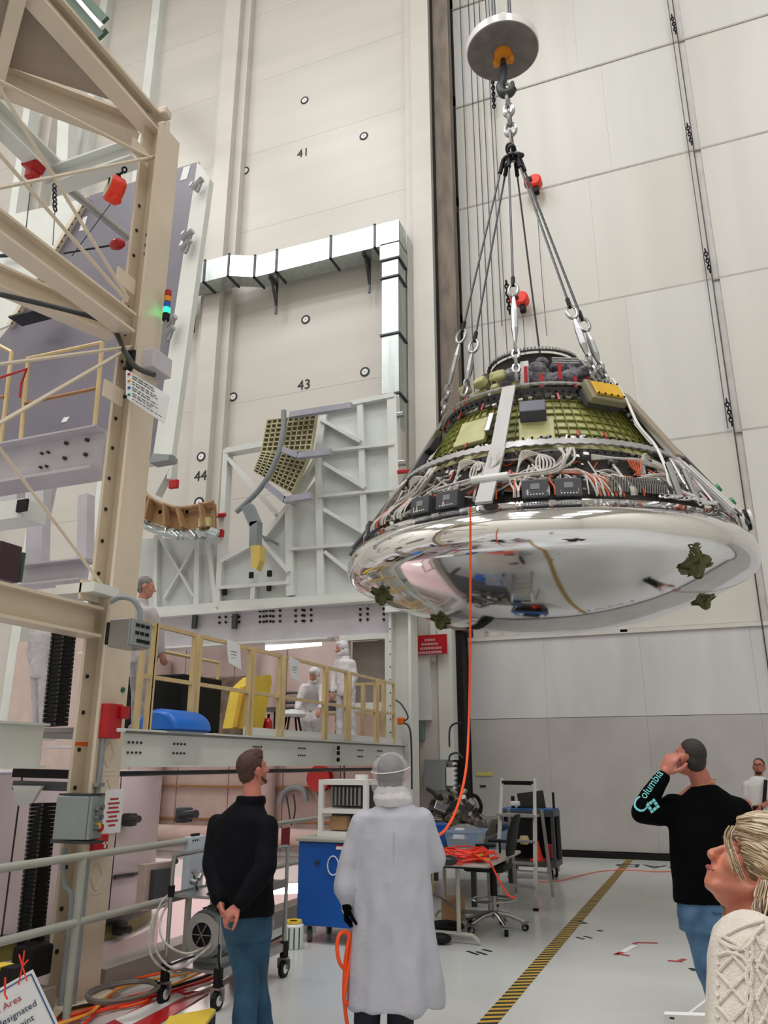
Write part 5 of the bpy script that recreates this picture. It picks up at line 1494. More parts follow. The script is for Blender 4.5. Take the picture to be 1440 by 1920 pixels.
# white board bottom right
t = thing('white_folded_board', 'white board edge sticking in at the bottom right beside the sweater', 'board', at(1300, 1900, D=2.4))
a = [at(*q, D=2.2) for q in ((1245, 1902), (1335, 1905), (1335, 2050), (1235, 2050))]
MB().prism(a, (0, .03, 0)).build('board', M['whitepl'], t)
a = [at(*q, D=2.3) for q in ((1290, 1903), (1340, 1865), (1365, 1870), (1365, 2050), (1290, 2050))]
MB().prism(a, (0, .03, 0)).build('second_leaf', M['whitepl'], t)
MB().cbox(at(1260, 1909, D=2.19), (.012, .004, .004)).build('small_black_slot', M['black'], t)

def caster(mb_par, x, y, r, wdt=.03, m=None, rot=0.0):
    w_ = MB(); d = V((math.cos(rot), math.sin(rot), 0))
    w_.cyl(V((x, y, r)) - d * wdt / 2, V((x, y, r)) + d * wdt / 2, r, 16)
    c_ = w_.build('caster_wheel', m or M['black'], mb_par)
    h = MB(); h.cyl(V((x, y, r)) - d * (wdt / 2 + .004), V((x, y, r)) + d * (wdt / 2 + .004), r * .55, 12); h.build('hub', M['whitepl'] if m is None else M['steel'], c_)
    f = MB(); f.bar(V((x, y, r)) - d * (wdt / 2 + .01), V((x, y, r * 2.15)) - d * (wdt / 2 + .01), .008, r, d); f.bar(V((x, y, r)) + d * (wdt / 2 + .01), V((x, y, r * 2.15)) + d * (wdt / 2 + .01), .008, r, d); f.cbox((x, y, r * 2.2), (wdt * 2, wdt * 2, .015))
    f.build('caster_fork', M['steel'], mb_par)

# ---- blower cart left of the man in the dark jacket
kx0, ky0 = at(312, 1885, Z=0).xy; kx1, ky1 = at(505, 1850, Z=0).xy
bx0, bx1, by0, by1 = -3.98, -3.52, 5.62, 6.62
t = thing('pump_cart', 'chrome framed wheeled cart with a grey motor blower beside the man in the dark jacket', 'cart', (-3.75, 6.1, 0))
for x in (bx0, bx1):
    for y in (by0, by1):
        caster(t, x, y, .065, .035)
        MB().cyl((x, y, .14), (x, y, .27), .035, 10).build('rubber_post_foot', M['black'], t)
for x in (bx0, bx1):
    pts = smoothpath([(x, by0, .25), (x, by0, .93), (x, by0 + .02, .99), (x, by0 + .08, 1.01), (x, by1 - .08, 1.01), (x, by1 - .02, .99), (x, by1, .93), (x, by1, .25)], 3)
    MB().tube(pts, .016, 8).build('tube_frame', M['steel'], t, smooth=True)
for z in (.25, .74):
    MB().box((bx0, by0, z - .02), (bx1, by1, z)).build('shelf', M['steel'], t)
    for x in (bx0, bx1): MB().box((x - .012, by0, z - .05), (x + .012, by1, z + .01)).build('shelf_rail', M['steel'], t)
for x in (bx0, bx1): MB().cyl((x, by0, .72), (x, by0, .8), .026, 10).build('rubber_clamp', M['black'], t)
bl = thing('motor_blower', 'ribbed grey electric blower with round grille on the cart lower shelf', 'blower', (-3.74, 6.05, .25))
mc = V((-3.74, 5.72, .46)); ax = V((0, 1, 0)); mt = Matrix.Rotation(rad(-90), 3, 'X')
MB().lathe([(.0, 0), (.13, 0), (.165, .03), (.17, .1), (.17, .42), (.15, .48), (0, .5)], mc, 30, mt).build('motor_body', M['greybox'], bl, smooth=True)
mb = MB()
for k in range(24):
    a = k * .2618; d = V((math.cos(a), 0, math.sin(a)))
    mb.bar(mc + d * .175 + V((0, .12, 0)), mc + d * .175 + V((0, .42, 0)), .006, .022, d)
mb.build('cooling_fins', M['greybox'], bl)
MB().lathe([(.085, -.015), (.15, -.015), (.15, .01), (.085, .01)], mc, 28, mt).build('grille_ring', M['alu'], bl, smooth=True)
MB().lathe([(0, -.004), (.09, -.004), (.09, .0), (0, .0)], mc, 24, mt).build('grille_dark', M['black'], bl)
mb = MB()
for k in range(6):
    a = k * 1.047; d = V((math.cos(a), 0, math.sin(a))); mb.bar(mc + V((0, -.012, 0)), mc + d * .09 + V((0, -.012, 0)), .02, .006)
mb.build('grille_spokes', M['steel'], bl)
MB().cbox(mc + V((0, .25, -.19)), (.26, .34, .05), bev=.01).build('motor_feet', M['greybox'], bl)
MB().cyl(mc + V((0, .55, 0)), mc + V((0, .78, 0)), .19, 24).build('fan_casing', M['steel'], bl, smooth=True)
MB().cyl(mc + V((.1, .66, .1)), mc + V((.1, .66, .36)), .04, 12).build('outlet', M['steel'], bl)
pc = thing('white_instrument', 'tall pale blue-white instrument box on the cart upper shelf', 'instrument', (-3.9, 6.35, .75))
p = at(363, 1612, Y=6.3)
MB().cbox((p.x, 6.3, p.z - .02), (.07, .22, .42), bev=.006).build('case', mat('pale_blue_white', '#c8d4e2', .35), pc)
mb = MB()
for k in range(3): mb.cbox((p.x + .037, 6.22 + k * .035, p.z + .16), (.004, .014, .014))
mb.build('case_vents', M['black'], pc)
MB().cbox((p.x, 6.3, p.z + .2), (.03, .1, .02)).build('case_lugs', M['black'], pc)
for k, (m_, pts) in enumerate(((M['wire'], ((-.25, -.3, .7), (-.33, -.45, .6), (-.3, -.5, .35), (-.18, -.35, .2), (.0, -.2, .25))), (M['wire'], ((-.25, -.3, .72), (-.28, -.42, .6), (-.2, -.5, .45), (-.05, -.4, .35), (.05, -.2, .4))),
                             (M['wire'], ((-.23, -.35, .76), (-.31, -.42, .66), (-.31, -.45, .4), (-.12, -.42, .25), (.1, -.3, .4))), (M['black'], ((-.3, .0, .82), (-.1, -.2, .72), (.1, -.3, .78), (.2, -.2, .95))), (M['black'], ((.2, -.35, .5), (.24, -.42, .35), (.26, -.4, .2), (.22, -.3, .12))))):
    o = MB().tube(smoothpath([V((-3.74, 6.0, 0)) + V(q) for q in pts], 6), .009, 6).build('hose', m_, t, smooth=True)
mb = MB()
for k in range(22):
    p = V((-3.75 + R.uniform(-.18, .18), 6.1 + R.uniform(-.4, .3), .8 + R.uniform(0, .06)))
    mb.cyl(p, p + V((R.uniform(-.08, .08), R.uniform(-.08, .08), R.uniform(0, .08))), R.uniform(.012, .025), 7)
mb.build('fittings_heap', M['steel'], t)
o = MB().cbox((-4.05, 6.75, .62), (.1, .22, .5), bev=.02).build('red_equipment', M['red']); tag(o, 'red equipment box behind the pump cart', 'equipment')
# yellow-topped box at the bottom
t = thing('yellow_box', 'yellow-topped black box on the floor at the bottom, below the pump cart', 'box', at(360, 1905, D=5.0))
a = [at(*q, Z=.30) for q in ((318, 1905), (398, 1890), (405, 1893), (352, 1960), (280, 1960))]
MB().prism(a, (0, 0, -.02)).build('lid', M['yellow'], t)
MB().prism([p + V((0, 0, -.022)) for p in a], (0, 0, -.27)).build('case', M['black'], t)
# red mat stripes, cords on the floor by the kerb
for (q, lb, m_) in ((((190, 1925), (330, 1855), (392, 1862), (235, 1960)), 'red floor mat under the cords by the pump cart', M['red']), (((215, 1912), (330, 1862), (348, 1868), (240, 1925)), 'white tape strip on the red mat', M['whitepl'])):
    a = [at(*p, Z=.004 if m_ is M['red'] else .008) for p in q]
    o = MB().prism(a, (0, 0, .004)).build('floor_mat' if m_ is M['red'] else 'white_strip', m_); tag(o, lb, 'mat')
cols_ = [M['cord'], M['cordred'], mat('orange_yellow_cord', '#e8a23a', .5), M['wirebk'], mat('grey_hose', '#6a635c', .5), mat('grey_hose', ''), M['cord'], mat('orange_yellow_cord', ''), M['cordred']]
names = ['bright orange', 'red-orange', 'orange-yellow', 'black', 'grey-brown', 'second grey-brown', 'wavy orange', 'wavy yellow-orange', 'wavy red']
for k in range(9):
    y0 = 5.1 + k * .05
    pts = [(-4.4 + k * .05, 4.7 + .04 * k, .02 + .014 * k), (-4.3 + R.uniform(-.1, .1), 5.1, .02 + .014 * k), (-4.2 + R.uniform(-.15, .15), 5.5, .02 + .014 * k), (-4.05 + R.uniform(-.15, .15), 5.9, .02 + .014 * k), (-4.1 + R.uniform(-.2, .2), 6.4, .02 + .014 * k), (-4.2 + .03 * k, 7.2, .02 + .014 * k), (-4.25 + .02 * k, 7.9, .02 + .014 * k)]
    if k > 5: pts = [(-4.38 + .25 * (k - 6) * .4 + .12 * math.sin(q * 1.3 + k), 4.75 + q * .3, .025 + .012 * (k % 4)) for q in range(9)]
    if k in (4, 5): pts = [(-4.1 + .2 * math.cos(q) * (1 + .1 * k - .4), 5.3 + .28 * math.sin(q), .1 + .01 * k) for q in [i * .7 for i in range(14)]]
    o = MB().tube(smoothpath(pts, 6), (.014 if k in (4, 5) else .011), 6).build('extension_cord', cols_[k], smooth=True)
    tag(o, names[k] + (' cable loop on the floor by the column foot' if k in (4, 5) else ' cord lying along the kerb at the column foot'), 'cord')
# sign clipped on railing at bottom-left
c0, c1, c2, c3 = [at(*q, D=d) for q, d in (((-75, 1897), 3.75), ((62, 1818), 3.95), ((112, 1925), 3.95), ((-30, 2010), 3.75))]
nr = (c3 - c0).cross(c1 - c0).normalized()
_r = ray(112, 1925); c2 = EYE + _r * ((c0 - EYE).dot(nr) / _r.dot(nr))
if nr.dot(EYE - c0) < 0: nr = -nr
t = thing('hanging_area_sign', 'tilted white laminated sign with a blue border hung at bottom left', 'sign', c0)
MB().prism([c0, c1, c2, c3], nr * -.006).build('sign_sheet', M['paper'], t)
rt = (c1 - c0).normalized(); upv = (c0 - c3).normalized(); upv = (upv - rt * upv.dot(rt)).normalized()
W_, H_ = (c1 - c0).length, (c0 - c3).length
mb = MB()
cen = (c0 + c1 + c2 + c3) / 4 + nr * .002
def edge(a, b): mb.bar(a, b, .006, .002, nr)
ins = [p + (cen - p) * .09 + nr * .002 for p in (c0, c1, c2, c3)]
for i in range(4): edge(ins[i], ins[(i + 1) % 4])
mb.build('blue_border', mat('blue_print', '#3a5a9a'), t)
rt2 = rt if rt.cross(upv).dot(nr) > 0 else rt
tl = c0 + rt * W_ * .52 + nr * .003
text_mesh('FCZ Area', .043, c1 - rt * .085 - upv * .088 + nr * .003, rt, upv, M['inkred'], 'lettering', t, .001, align='RIGHT')
text_mesh('Use designated', .043, c1 - rt * .03 - upv * .15 + nr * .003, rt, upv, mat('dark_blue_ink', '#34405e'), 'lettering', t, .001, align='RIGHT')
text_mesh('entry point', .043, c1 - rt * .06 - upv * .205 + nr * .003, rt, upv, mat('dark_blue_ink', ''), 'lettering', t, .001, align='RIGHT')
mb = MB(); pr_ = at(42, 1812, D=3.9)
for e in ((-.03, 0, .05), (.03, 0, .03), (.0, 0, .07), (.04, 0, -.06), (-.01, 0, -.08)): mb.tube([pr_, pr_ + V(e) * .7, pr_ + V(e)], .004, 5)
mb.build('red_ribbon', M['cordred'], t)
for q in ((10, 1855), (-40, 1900)):
    pr_ = at(*q, D=3.8); MB().tube([pr_ + V((-.01, 0, .05)), pr_ + V((0, 0, -.02)), pr_ + V((.02, 0, -.04))], .005, 5).build('red_ribbon', M['cordred'], t)
# yellow-black barrier block behind the sign
c = at(-20, 1850, D=4.4)
t = thing('striped_barrier_block', 'yellow and black striped barrier block behind the hanging sign', 'barrier', c)
for k in range(4):
    x = -.3 + k * .1
    MB().prism([c + V((x, 0, -.1)), c + V((x + .09, 0, -.1)), c + V((x + .16, 0, .1)), c + V((x + .07, 0, .1))], (0, .1, 0)).build('stripe_block', M['yellow'] if k % 2 == 0 else M['black'], t)

# ---- blue cabinet with enclosure
fb0, fb1 = at(567, 1745, Z=.12), at(690, 1750, Z=.12)
bxa, bxb, bya, byb = -4.05, -3.32, 7.85, 8.5
t = thing('blue_tool_cabinet', 'bright blue wheeled cabinet left of the man in the white coat', 'cabinet', (-3.7, 8.2, 0))
MB().cbox(((bxa + bxb) / 2, (bya + byb) / 2, .545), (bxb - bxa, byb - bya, .77), bev=.012).build('cabinet_body', M['blue'], t)
MB().cbox(((bxa + bxb) / 2, (bya + byb) / 2, .95), (bxb - bxa + .05, byb - bya + .05, .035), bev=.008).build('worktop', M['greyrail'], t)
MB().cbox((bxa + .22, bya - .012, .74), (.04, .02, .04), bev=.005).build('lock', M['dsteel'], t)
MB().tube([(bxa + .4 + .06 * math.cos(q), bya - .015, .72 + .09 * math.sin(q)) for q in [k * .52 for k in range(12)]], .006, 5, closed=True).build('cable_loop', M['whitepl'], t)
MB().cbox((bxa + .52, bya - .008, .89), (.18, .008, .04)).build('white_label', M['paper'], t); MB().cbox((bxa + .52, bya - .01, .905), (.18, .008, .012)).build('red_label', M['red'], t)
for x in (bxa + .1, bxb - .1):
    for y in (bya + .1, byb - .1): caster(t, x, y, .07, .045, M['graydk'], .6)
p = at(640, 1550, Y=8.2)
ex0, ex1 = p.x - .18, p.x + .38
t = thing('white_test_enclosure', 'white framed box with glass windows standing on the blue cabinet', 'enclosure', (p.x, 8.2, .97))
for x in (ex0, ex1 - .05):
    for y in (8.0, 8.35): MB().box((x, y, .97), (x + .05, y + .05, 1.53)).build('frame_post', M['whitepl'], t)
for z in (.97, 1.2, 1.48): MB().box((ex0 + .003, 8.004, z - .002), (ex1 - .003, 8.396, z + .05 if z != 1.2 else z + .04)).build('frame_shelf', M['whitepl'], t)
MB().box((ex0 + .02, 8.3, 1.0), (ex1 - .02, 8.32, 1.5)).build('back_plate', M['graydk'], t)
for k in range(8): MB().cyl((ex0 + .09 + k * .045, 8.15, 1.27), (ex0 + .09 + k * .045, 8.15, 1.45), .016, 8).build('sample_tube', M['steel'], t)
MB().cbox((ex0 + .2, 8.12, 1.1), (.2, .12, .14), bev=.02).build('inner_device', M['brown'], t)
MB().cyl((ex1 - .15, 8.2, 1.53), (ex1 - .15, 8.2, 1.58), .07, 16).build('top_lid', M['whitepl'], t)
c = at(549, 1778, Z=.0)
t = thing('white_paint_can', 'white can with green and yellow marks on the floor before the blue cabinet', 'can', (c.x, c.y, 0))
MB().lathe([(0, 0), (.09, 0), (.1, .02), (.1, .2), (.08, .22), (0, .22)], (c.x, c.y, 0), 20).build('can_body', M['whitepl'], t, smooth=True)
for k in range(5): a = -1.9 + k * .5 - .6; MB().bar((c.x + .102 * math.cos(a), c.y + .102 * math.sin(a), .01), (c.x + .102 * math.cos(a), c.y + .102 * math.sin(a), .19), .012, .006).build('green_stripe', mat('dark_green_stripe', '#2f6a4a'), t)
MB().lathe([(.04, .22), (.085, .222), (.08, .245), (.04, .24)], (c.x, c.y, 0), 20).build('yellow_coil', M['yellow'], t)

# ---- table with cords
t = thing('work_table', 'pale topped work table with rounded metal feet right of the white coat', 'table', (-2.7, 9.2, 0))
tz = .74
pA, pB = at(918, 1620, Z=tz), at(812, 1625, Z=tz)
tx1 = at(915, 1622, Z=tz).x; ty0 = at(915, 1622, Z=tz).y
tx0, ty1 = tx1 - 1.0, ty0 + 1.5
MB().cbox(((tx0 + tx1) / 2, (ty0 + ty1) / 2, tz - .02), (tx1 - tx0, ty1 - ty0, .035), bev=.012).build('table_top', mat('pale_taupe_top', '#b0a8a0', .35), t)
MB().box((tx0, ty0, tz - .045), (tx1, ty0 + .01, tz - .03)).build('table_edge', M['black'], t)
for y in (ty0 + .12, ty1 - .15):
    for x in (tx0 + .12, tx1 - .35):
        MB().tube([(x, y, .08), (x, y, tz - .04)], .022, 8).build('leg', M['greyrail'], t)
    MB().tube(smoothpath([(tx0 + .0, y, .02), (tx0 + .04, y, .07), (tx0 + .12, y, .085), (tx1 - .3, y, .085), (tx1 - .2, y, .07), (tx1 - .15, y, .02)], 3), .022, 8).build('foot', M['greyrail'], t)
MB().tube([(tx0 + .12, ty0 + .12, .5), (tx1 - .6, ty0 + .3, .38), (tx1 - .35, ty0 + .12, .3)], .012, 6).build('cross_brace', M['steel'], t)
# cord pile
pc_ = at(868, 1604, Z=tz + .05)
t = thing('cord_pile', 'tangled pile of red-orange extension cord on the work table', 'cord', (pc_.x, pc_.y, tz))
for k in range(16):
    cx, cy = pc_.x + R.uniform(-.12, .12), pc_.y + R.uniform(-.12, .12); rx, ry = R.uniform(.12, .32), R.uniform(.1, .25); ph = R.random() * 6
    pts = [(cx + rx * math.cos(q + ph), cy + ry * math.sin(q + ph), tz + .015 + .012 * (k % 8) + .02 * math.sin(q * 2 + k)) for q in [i * 2 * math.pi / 14 for i in range(14)]]
    MB().tube(smoothpath(pts, 3, True), .008, 5, closed=True).build('cord_loop', M['cordred'], t)
pts = [(pc_.x + .1, pc_.y - .1, tz + .1), (pc_.x + .35, pc_.y - .3, tz + .03), (tx1 + .02, ty0 + .05, tz), (tx1 + .1, ty0 - .0, tz - .12), (tx1 + .18, ty0, tz - .25), (tx1 + .26, ty0 - .02, tz - .28)]
MB().tube(smoothpath(pts, 5), .009, 6).build('cord_end', M['cordred'], t)
p = at(885, 1612, Z=tz + .02)
t = thing('lime_straps', 'lime green strap bundle beside the red-orange cord pile', 'strap', (p.x, p.y, tz))
for k in range(6): MB().bar((p.x + R.uniform(-.15, .1), p.y + R.uniform(-.1, .1), tz + .02 + .01 * k), (p.x + R.uniform(-.1, .2), p.y + R.uniform(-.1, .1), tz + .03 + .01 * k), .03, .012).build('strap', M['lime'], t)
p = at(840, 1615, Z=tz + .03)
o = MB().ball((p.x, p.y, tz + .04), (.1, .08, .05), 12, 8).build('black_pouch', M['blackplas'], smooth=True); tag(o, 'black pouch at the left end of the work table', 'pouch')
p = at(873, 1575, Y=10.3)
t = thing('clear_storage_tub', 'clear bluish plastic tub behind the cord pile', 'tub', p)
MB().lathe([(.0, -.18), (.22, -.18), (.3, .1), (.32, .1), (.32, .13), (.29, .13), (.21, -.16), (0, -.16)], p, 4, Matrix.Rotation(.78, 3, 'Z')).build('tub_body', M['cleartub'], t)
MB().lathe([(0, .0), (.2, -.08), (.25, .08), (.18, .2), (.05, .24), (0, .24)], p + V((-.02, 0, -.05)), 10).build('plastic_bag', M['bag'], t)
o = MB().cbox(at(825, 1563, Y=10.2), (.2, .2, .25), bev=.02).build('blue_case', M['blue']); tag(o, 'small dark blue case behind the white coat sleeve', 'case')
t = thing('second_work_table', 'second table behind, carrying the grey machine parts', 'table', (-3.3, 11.0, 0))
MB().box((-4.2, 10.4, .72), (-2.85, 12.6, .76)).build('table_top', M['graydk'], t)
for x in (-4.1, -2.95):
    for y in (10.5, 12.5): MB().box((x - .03, y - .03, 0), (x + .03, y + .03, .72)).build('leg', M['dsteel'], t)
# heap of grey machine parts
mdk = mat('greybrown_metal', '#b0a698', .35, metal=.5, col2='#4a443e', scale=10)
t = thing('machine_assembly', 'grey-brown machine assembly of many valves and blocks behind the table', 'machine', (-3.9, 12.0, .76))
for k in range(120):
    px, py = R.uniform(812, 905), R.uniform(1490, 1560)
    if py < 1490 + max(0, (px - 860)) * .6: continue
    p = at(px, py, Y=R.uniform(11.2, 12.3))
    mb = MB()
    if k % 3 == 0: mb.cyl(p, p + V((R.uniform(-.15, .15), R.uniform(-.1, .1), R.uniform(-.1, .15))), R.uniform(.02, .05), 10)
    elif k % 3 == 1: mb.cbox(p, (R.uniform(.06, .2), R.uniform(.05, .15), R.uniform(.05, .14)), mtx=Euler((R.random(), R.random(), R.random())).to_matrix(), bev=.01)
    else: mb.lathe([(0, -.02), (.06, -.02), (.06, .02), (0, .02)], p, 12, Euler((R.random() * 2, R.random() * 2, 0)).to_matrix())
    mb.build('machine_block', R.choice([mdk, mdk, M['steel'], M['dsteel']]), t)
MB().cbox(at(860, 1560, Y=11.9), (1.1, .8, .4), bev=.03).build('machine_base', mdk, t)
MB().tube(smoothpath([at(*q, Y=11.4) for q in ((800, 1478), (815, 1490), (825, 1515), (835, 1540), (830, 1560))], 5), .03, 8).build('bent_hose', M['wirebk'], t)
MB().tube(smoothpath([at(*q, Y=11.4) for q in ((885, 1490), (895, 1495), (902, 1510), (900, 1525))], 5), .025, 8).build('bent_hose', M['black'], t)
p = at(915, 1562, Y=12.2)
o = MB().cbox(p, (.75, .5, .3), bev=.02).build('dark_blue_bin', mat('dark_blue_bin', '#2f4a66', .5)); tag(o, 'dark blue bin behind the step ladder', 'bin')
p = at(935, 1580, Y=11.4)
o = MB().prism([p + V((-.4, 0, -.15)), p + V((.15, 0, -.15)), p + V((.2, 0, .2)), p + V((-.1, 0, .08))], (0, .3, 0)).build('clear_wedge_cover', M['cleartub']); tag(o, 'clear bluish wedge cover left of the step ladder', 'cover')

# ---- office chair
hx, hy = at(928, 1735, Z=.05).xy
t = thing('drafting_chair', 'black drafting chair with chrome foot ring and five legs', 'chair', (hx, hy, 0))
for k in range(5):
    a = k * 2 * math.pi / 5 + .3; d = V((math.cos(a), math.sin(a), 0)); o_ = V((hx, hy, 0))
    MB().tube([o_ + V((0, 0, .17)), o_ + d * .15 + V((0, 0, .15)), o_ + d * .31 + V((0, 0, .09))], [.03, .024, .018], 8).build('leg', M['steel'], t, smooth=True)
    caster(t, hx + d.x * .32, hy + d.y * .32, .035, .04, M['black'], a + 1.2)
MB().cyl((hx, hy, .12), (hx, hy, .36), .028, 12).build('gas_column', M['steel'], t); MB().cyl((hx, hy, .34), (hx, hy, .58), .04, 12).build('column_sleeve', M['black'], t)
MB().tube([(hx + .23 * math.cos(q), hy + .23 * math.sin(q), .3) for q in [k * math.pi / 12 for k in range(24)]], .012, 8, closed=True).build('foot_ring', M['steel'], t, smooth=True)
for k in range(3): MB().tube([(hx, hy, .3), (hx + .23 * math.cos(k * 2.1), hy + .23 * math.sin(k * 2.1), .3)], .009, 6).build('ring_spoke', M['steel'], t)
MB().cbox((hx - .05, hy, .63), (.46, .46, .09), bev=.04).build('seat', M['black'], t, smooth=True)
bk = Matrix.Rotation(rad(18), 3, 'Y')
MB().loft([(V((hx + .2, hy, .75)), V((.03, 0, 0)), V((0, .16, 0))), (V((hx + .21, hy, .82)), V((.04, 0, 0)), V((0, .2, 0))), (V((hx + .24, hy, 1.0)), V((.04, 0, 0)), V((0, .2, 0))), (V((hx + .28, hy, 1.12)), V((.035, 0, 0)), V((0, .17, 0))), (V((hx + .3, hy, 1.16)), V((.02, 0, 0)), V((0, .1, 0)))], 16).build('backrest', M['black'], t, smooth=True)
MB().bar((hx + .12, hy, .58), (hx + .25, hy, .9), .06, .02, (1, 0, 0)).build('back_bar', M['steel'], t)
for s_ in (-1, 1): MB().tube([(hx, hy + s_ * .22, .62), (hx + .02, hy + s_ * .27, .7), (hx + .02, hy + s_ * .27, .85)], .014, 6).build('armrest_bar', M['black'], t); MB().cbox((hx, hy + s_ * .27, .86), (.22, .06, .03), bev=.012).build('armrest', M['black'], t)

# ---- step ladder
t = thing('step_ladder', 'aluminium step ladder with white handle hoop in front of the computer cart', 'ladder', (-2.6, 11.0, 0))
lf = at(1005, 1708, Z=0); lx, ly = lf.x, lf.y
L0 = at(955, 1690, Z=0)
def lp(u, h, back=0):   # u 0..1 across, h height
    base = V((lx - .52, ly + .12, 0)).lerp(V((lx, ly, 0)), u)
    return base + V((-.0 + .04 * (0.5 - u) * h, .32 * h * (1 - 2 * back) + back * 1.15, h))
for u in (0, 1):
    MB().bar(lp(u, 0), lp(u, 1.12), .05, .025, (0, 1, 0)).build('side_rail', M['alu'], t)
    MB().bar(lp(u, 0, 1), lp(u, 1.1, 1), .04, .02, (0, 1, 0)).build('rear_rail', M['alu'], t)
for h in (.25, .5, .75): MB().bar(lp(0, h), lp(1, h), .09, .025).build('step', M['alu'], t)
MB().bar(lp(0, 1.05), lp(1, 1.05), .26, .03).build('top_step', M['alu'], t)
MB().bar(lp(0, .3, 1), lp(1, .3, 1), .03, .02).build('rear_brace', M['alu'], t)
hz = at(965, 1470, Y=lp(1, 1.1).y).z
MB().tube(smoothpath([lp(0, 1.05), lp(0, 1.5), lp(0, hz - .1), lp(.08, hz), lp(.92, hz), lp(1, hz - .1), lp(1, 1.5), lp(1, 1.05)], 4), .022, 8).build('handle_hoop', M['whitepl'], t, smooth=True)
MB().bar(lp(.02, hz + .01), lp(.98, hz + .01), .05, .05).build('foam_grip', M['black'], t)
for u in (0, 1): MB().cbox(lp(u, .01), (.06, .06, .04)).build('rubber_foot', M['black'], t)

# ---- computer cart
q0 = at(1045, 1652, Z=0)
cx1, cy0 = q0.x, q0.y
cx0, cy1 = cx1 - .85, cy0 + .55
t = thing('computer_cart', 'black two-shelf cart with blue top mat beside the grey door', 'cart', ((cx0 + cx1) / 2, (cy0 + cy1) / 2, 0))
MB().box((cx0, cy0, .9), (cx1, cy1, .98)).build('top_shelf', M['graydk'], t); MB().box((cx0 + .01, cy0 + .01, .98), (cx1 - .01, cy1 - .01, 1.01)).build('blue_mat', mat('blue_mat', '#2b5f9e', .5), t)
MB().box((cx0, cy0, .18), (cx1, cy1, .26)).build('bottom_shelf', M['graydk'], t)
for x in (cx0, cx1 - .05):
    for y in (cy0, cy1 - .05): MB().box((x, y, .26), (x + .05, y + .05, .9)).build('post', M['graydk'], t)
MB().box((cx0 + .05, cy0 + .08, .5), (cx1 - .3, cy1 - .05, .9)).build('drawer_case', M['blackplas'], t)
MB().box((cx0 + .02, cy1 - .04, .26), (cx1 - .02, cy1 - .02, .9)).build('back_panel', M['black'], t)
for x in (cx0 + .1, cx1 - .1):
    for y in (cy0 + .08, cy1 - .08): caster(t, x, y, .075, .04, M['red'] if False else None, .4)
MB().tube([(cx1 - .04, cy0 + .3, .98), (cx1 - .04, cy0 + .3, 1.25)], .02, 8).build('push_handle', M['black'], t)
p = at(997, 1505, Y=cy0 + .3)
t = thing('computer_monitor', 'black flat monitor on the computer cart', 'monitor', (p.x, cy0 + .3, 1.01))
mt = Matrix.Rotation(.35, 3, 'Z') @ Matrix.Rotation(-.12, 3, 'Y')
MB().cbox((p.x, cy0 + .3, p.z), (.42, .04, .33), mtx=mt, bev=.01).build('screen', M['blackplas'], t)
MB().cyl((p.x - .1, cy0 + .33, 1.01), (p.x - .06, cy0 + .33, p.z - .05), .02, 8).build('stand_arm', M['black'], t); MB().cbox((p.x - .1, cy0 + .33, 1.02), (.25, .2, .02), bev=.008).build('stand_foot', M['black'], t)
p = at(962, 1510, Y=cy0 + .25)
t = thing('webcam_pole', 'short black pole with a white device on the left of the computer cart', 'pole', (p.x, cy0 + .25, 1.01))
MB().cyl((p.x, cy0 + .25, 1.01), (p.x, cy0 + .25, p.z + .14), .03, 10).build('pole', M['black'], t); MB().cbox((p.x + .05, cy0 + .22, p.z + .03), (.15, .1, .07), bev=.015).build('white_device', M['whitepl'], t)
p = at(1010, 1608, Y=cy0 + .2)
t = thing('orange_cone', 'small red-orange cone on the lower shelf of the computer cart', 'cone', (p.x, cy0 + .15, .26))
MB().lathe([(.02, .28), (.08, .02)], (p.x, cy0 + .15, .26), 14).build('cone_body', M['cordred'], t); MB().cbox((p.x, cy0 + .15, .27), (.22, .22, .02)).build('cone_base', M['cordred'], t)
p = at(1031, 1596, Y=cy0 + .1)
o = MB().cbox((p.x, cy0 + .1, p.z), (.07, .05, .2), bev=.015).build('red_tool', M['red']); tag(o, 'red tool hanging at the right of the computer cart', 'tool')
p = at(983, 1575, Y=ly + .4)
o = MB().lathe([(0, -.05), (.05, -.05), (.065, 0), (.05, .05), (0, .05)], p, 14).build('brass_spool', M['brass']); tag(o, 'small brass-coloured spool on the step ladder', 'spool')
# dark items on the floor under the table
for px, py, r, lb in ((838, 1745, .2, 'black coiled mat under the work table'), (825, 1770, .12, 'black shoe-like case by the white coat hem')):
    p = at(px, py, Z=0); o = MB().ball((p.x, p.y, .05), (r, r * .7, .05), 16, 8).build('black_floor_item', M['black'], smooth=True); tag(o, lb, 'bag')
p = at(850, 1705, Y=9.6); o = MB().cbox((p.x, 9.6, .12), (.2, .3, .22), bev=.01).build('cardboard_box', M['brown']); tag(o, 'cardboard box under the work table', 'box')
p = at(806, 1680, Y=9.0); o = MB().box((p.x - .02, 9.0, 0), (p.x + .02, 9.05, .75)).build('yellow_post', M['yellow']); tag(o, 'thin yellow post just right of the white coat', 'post')
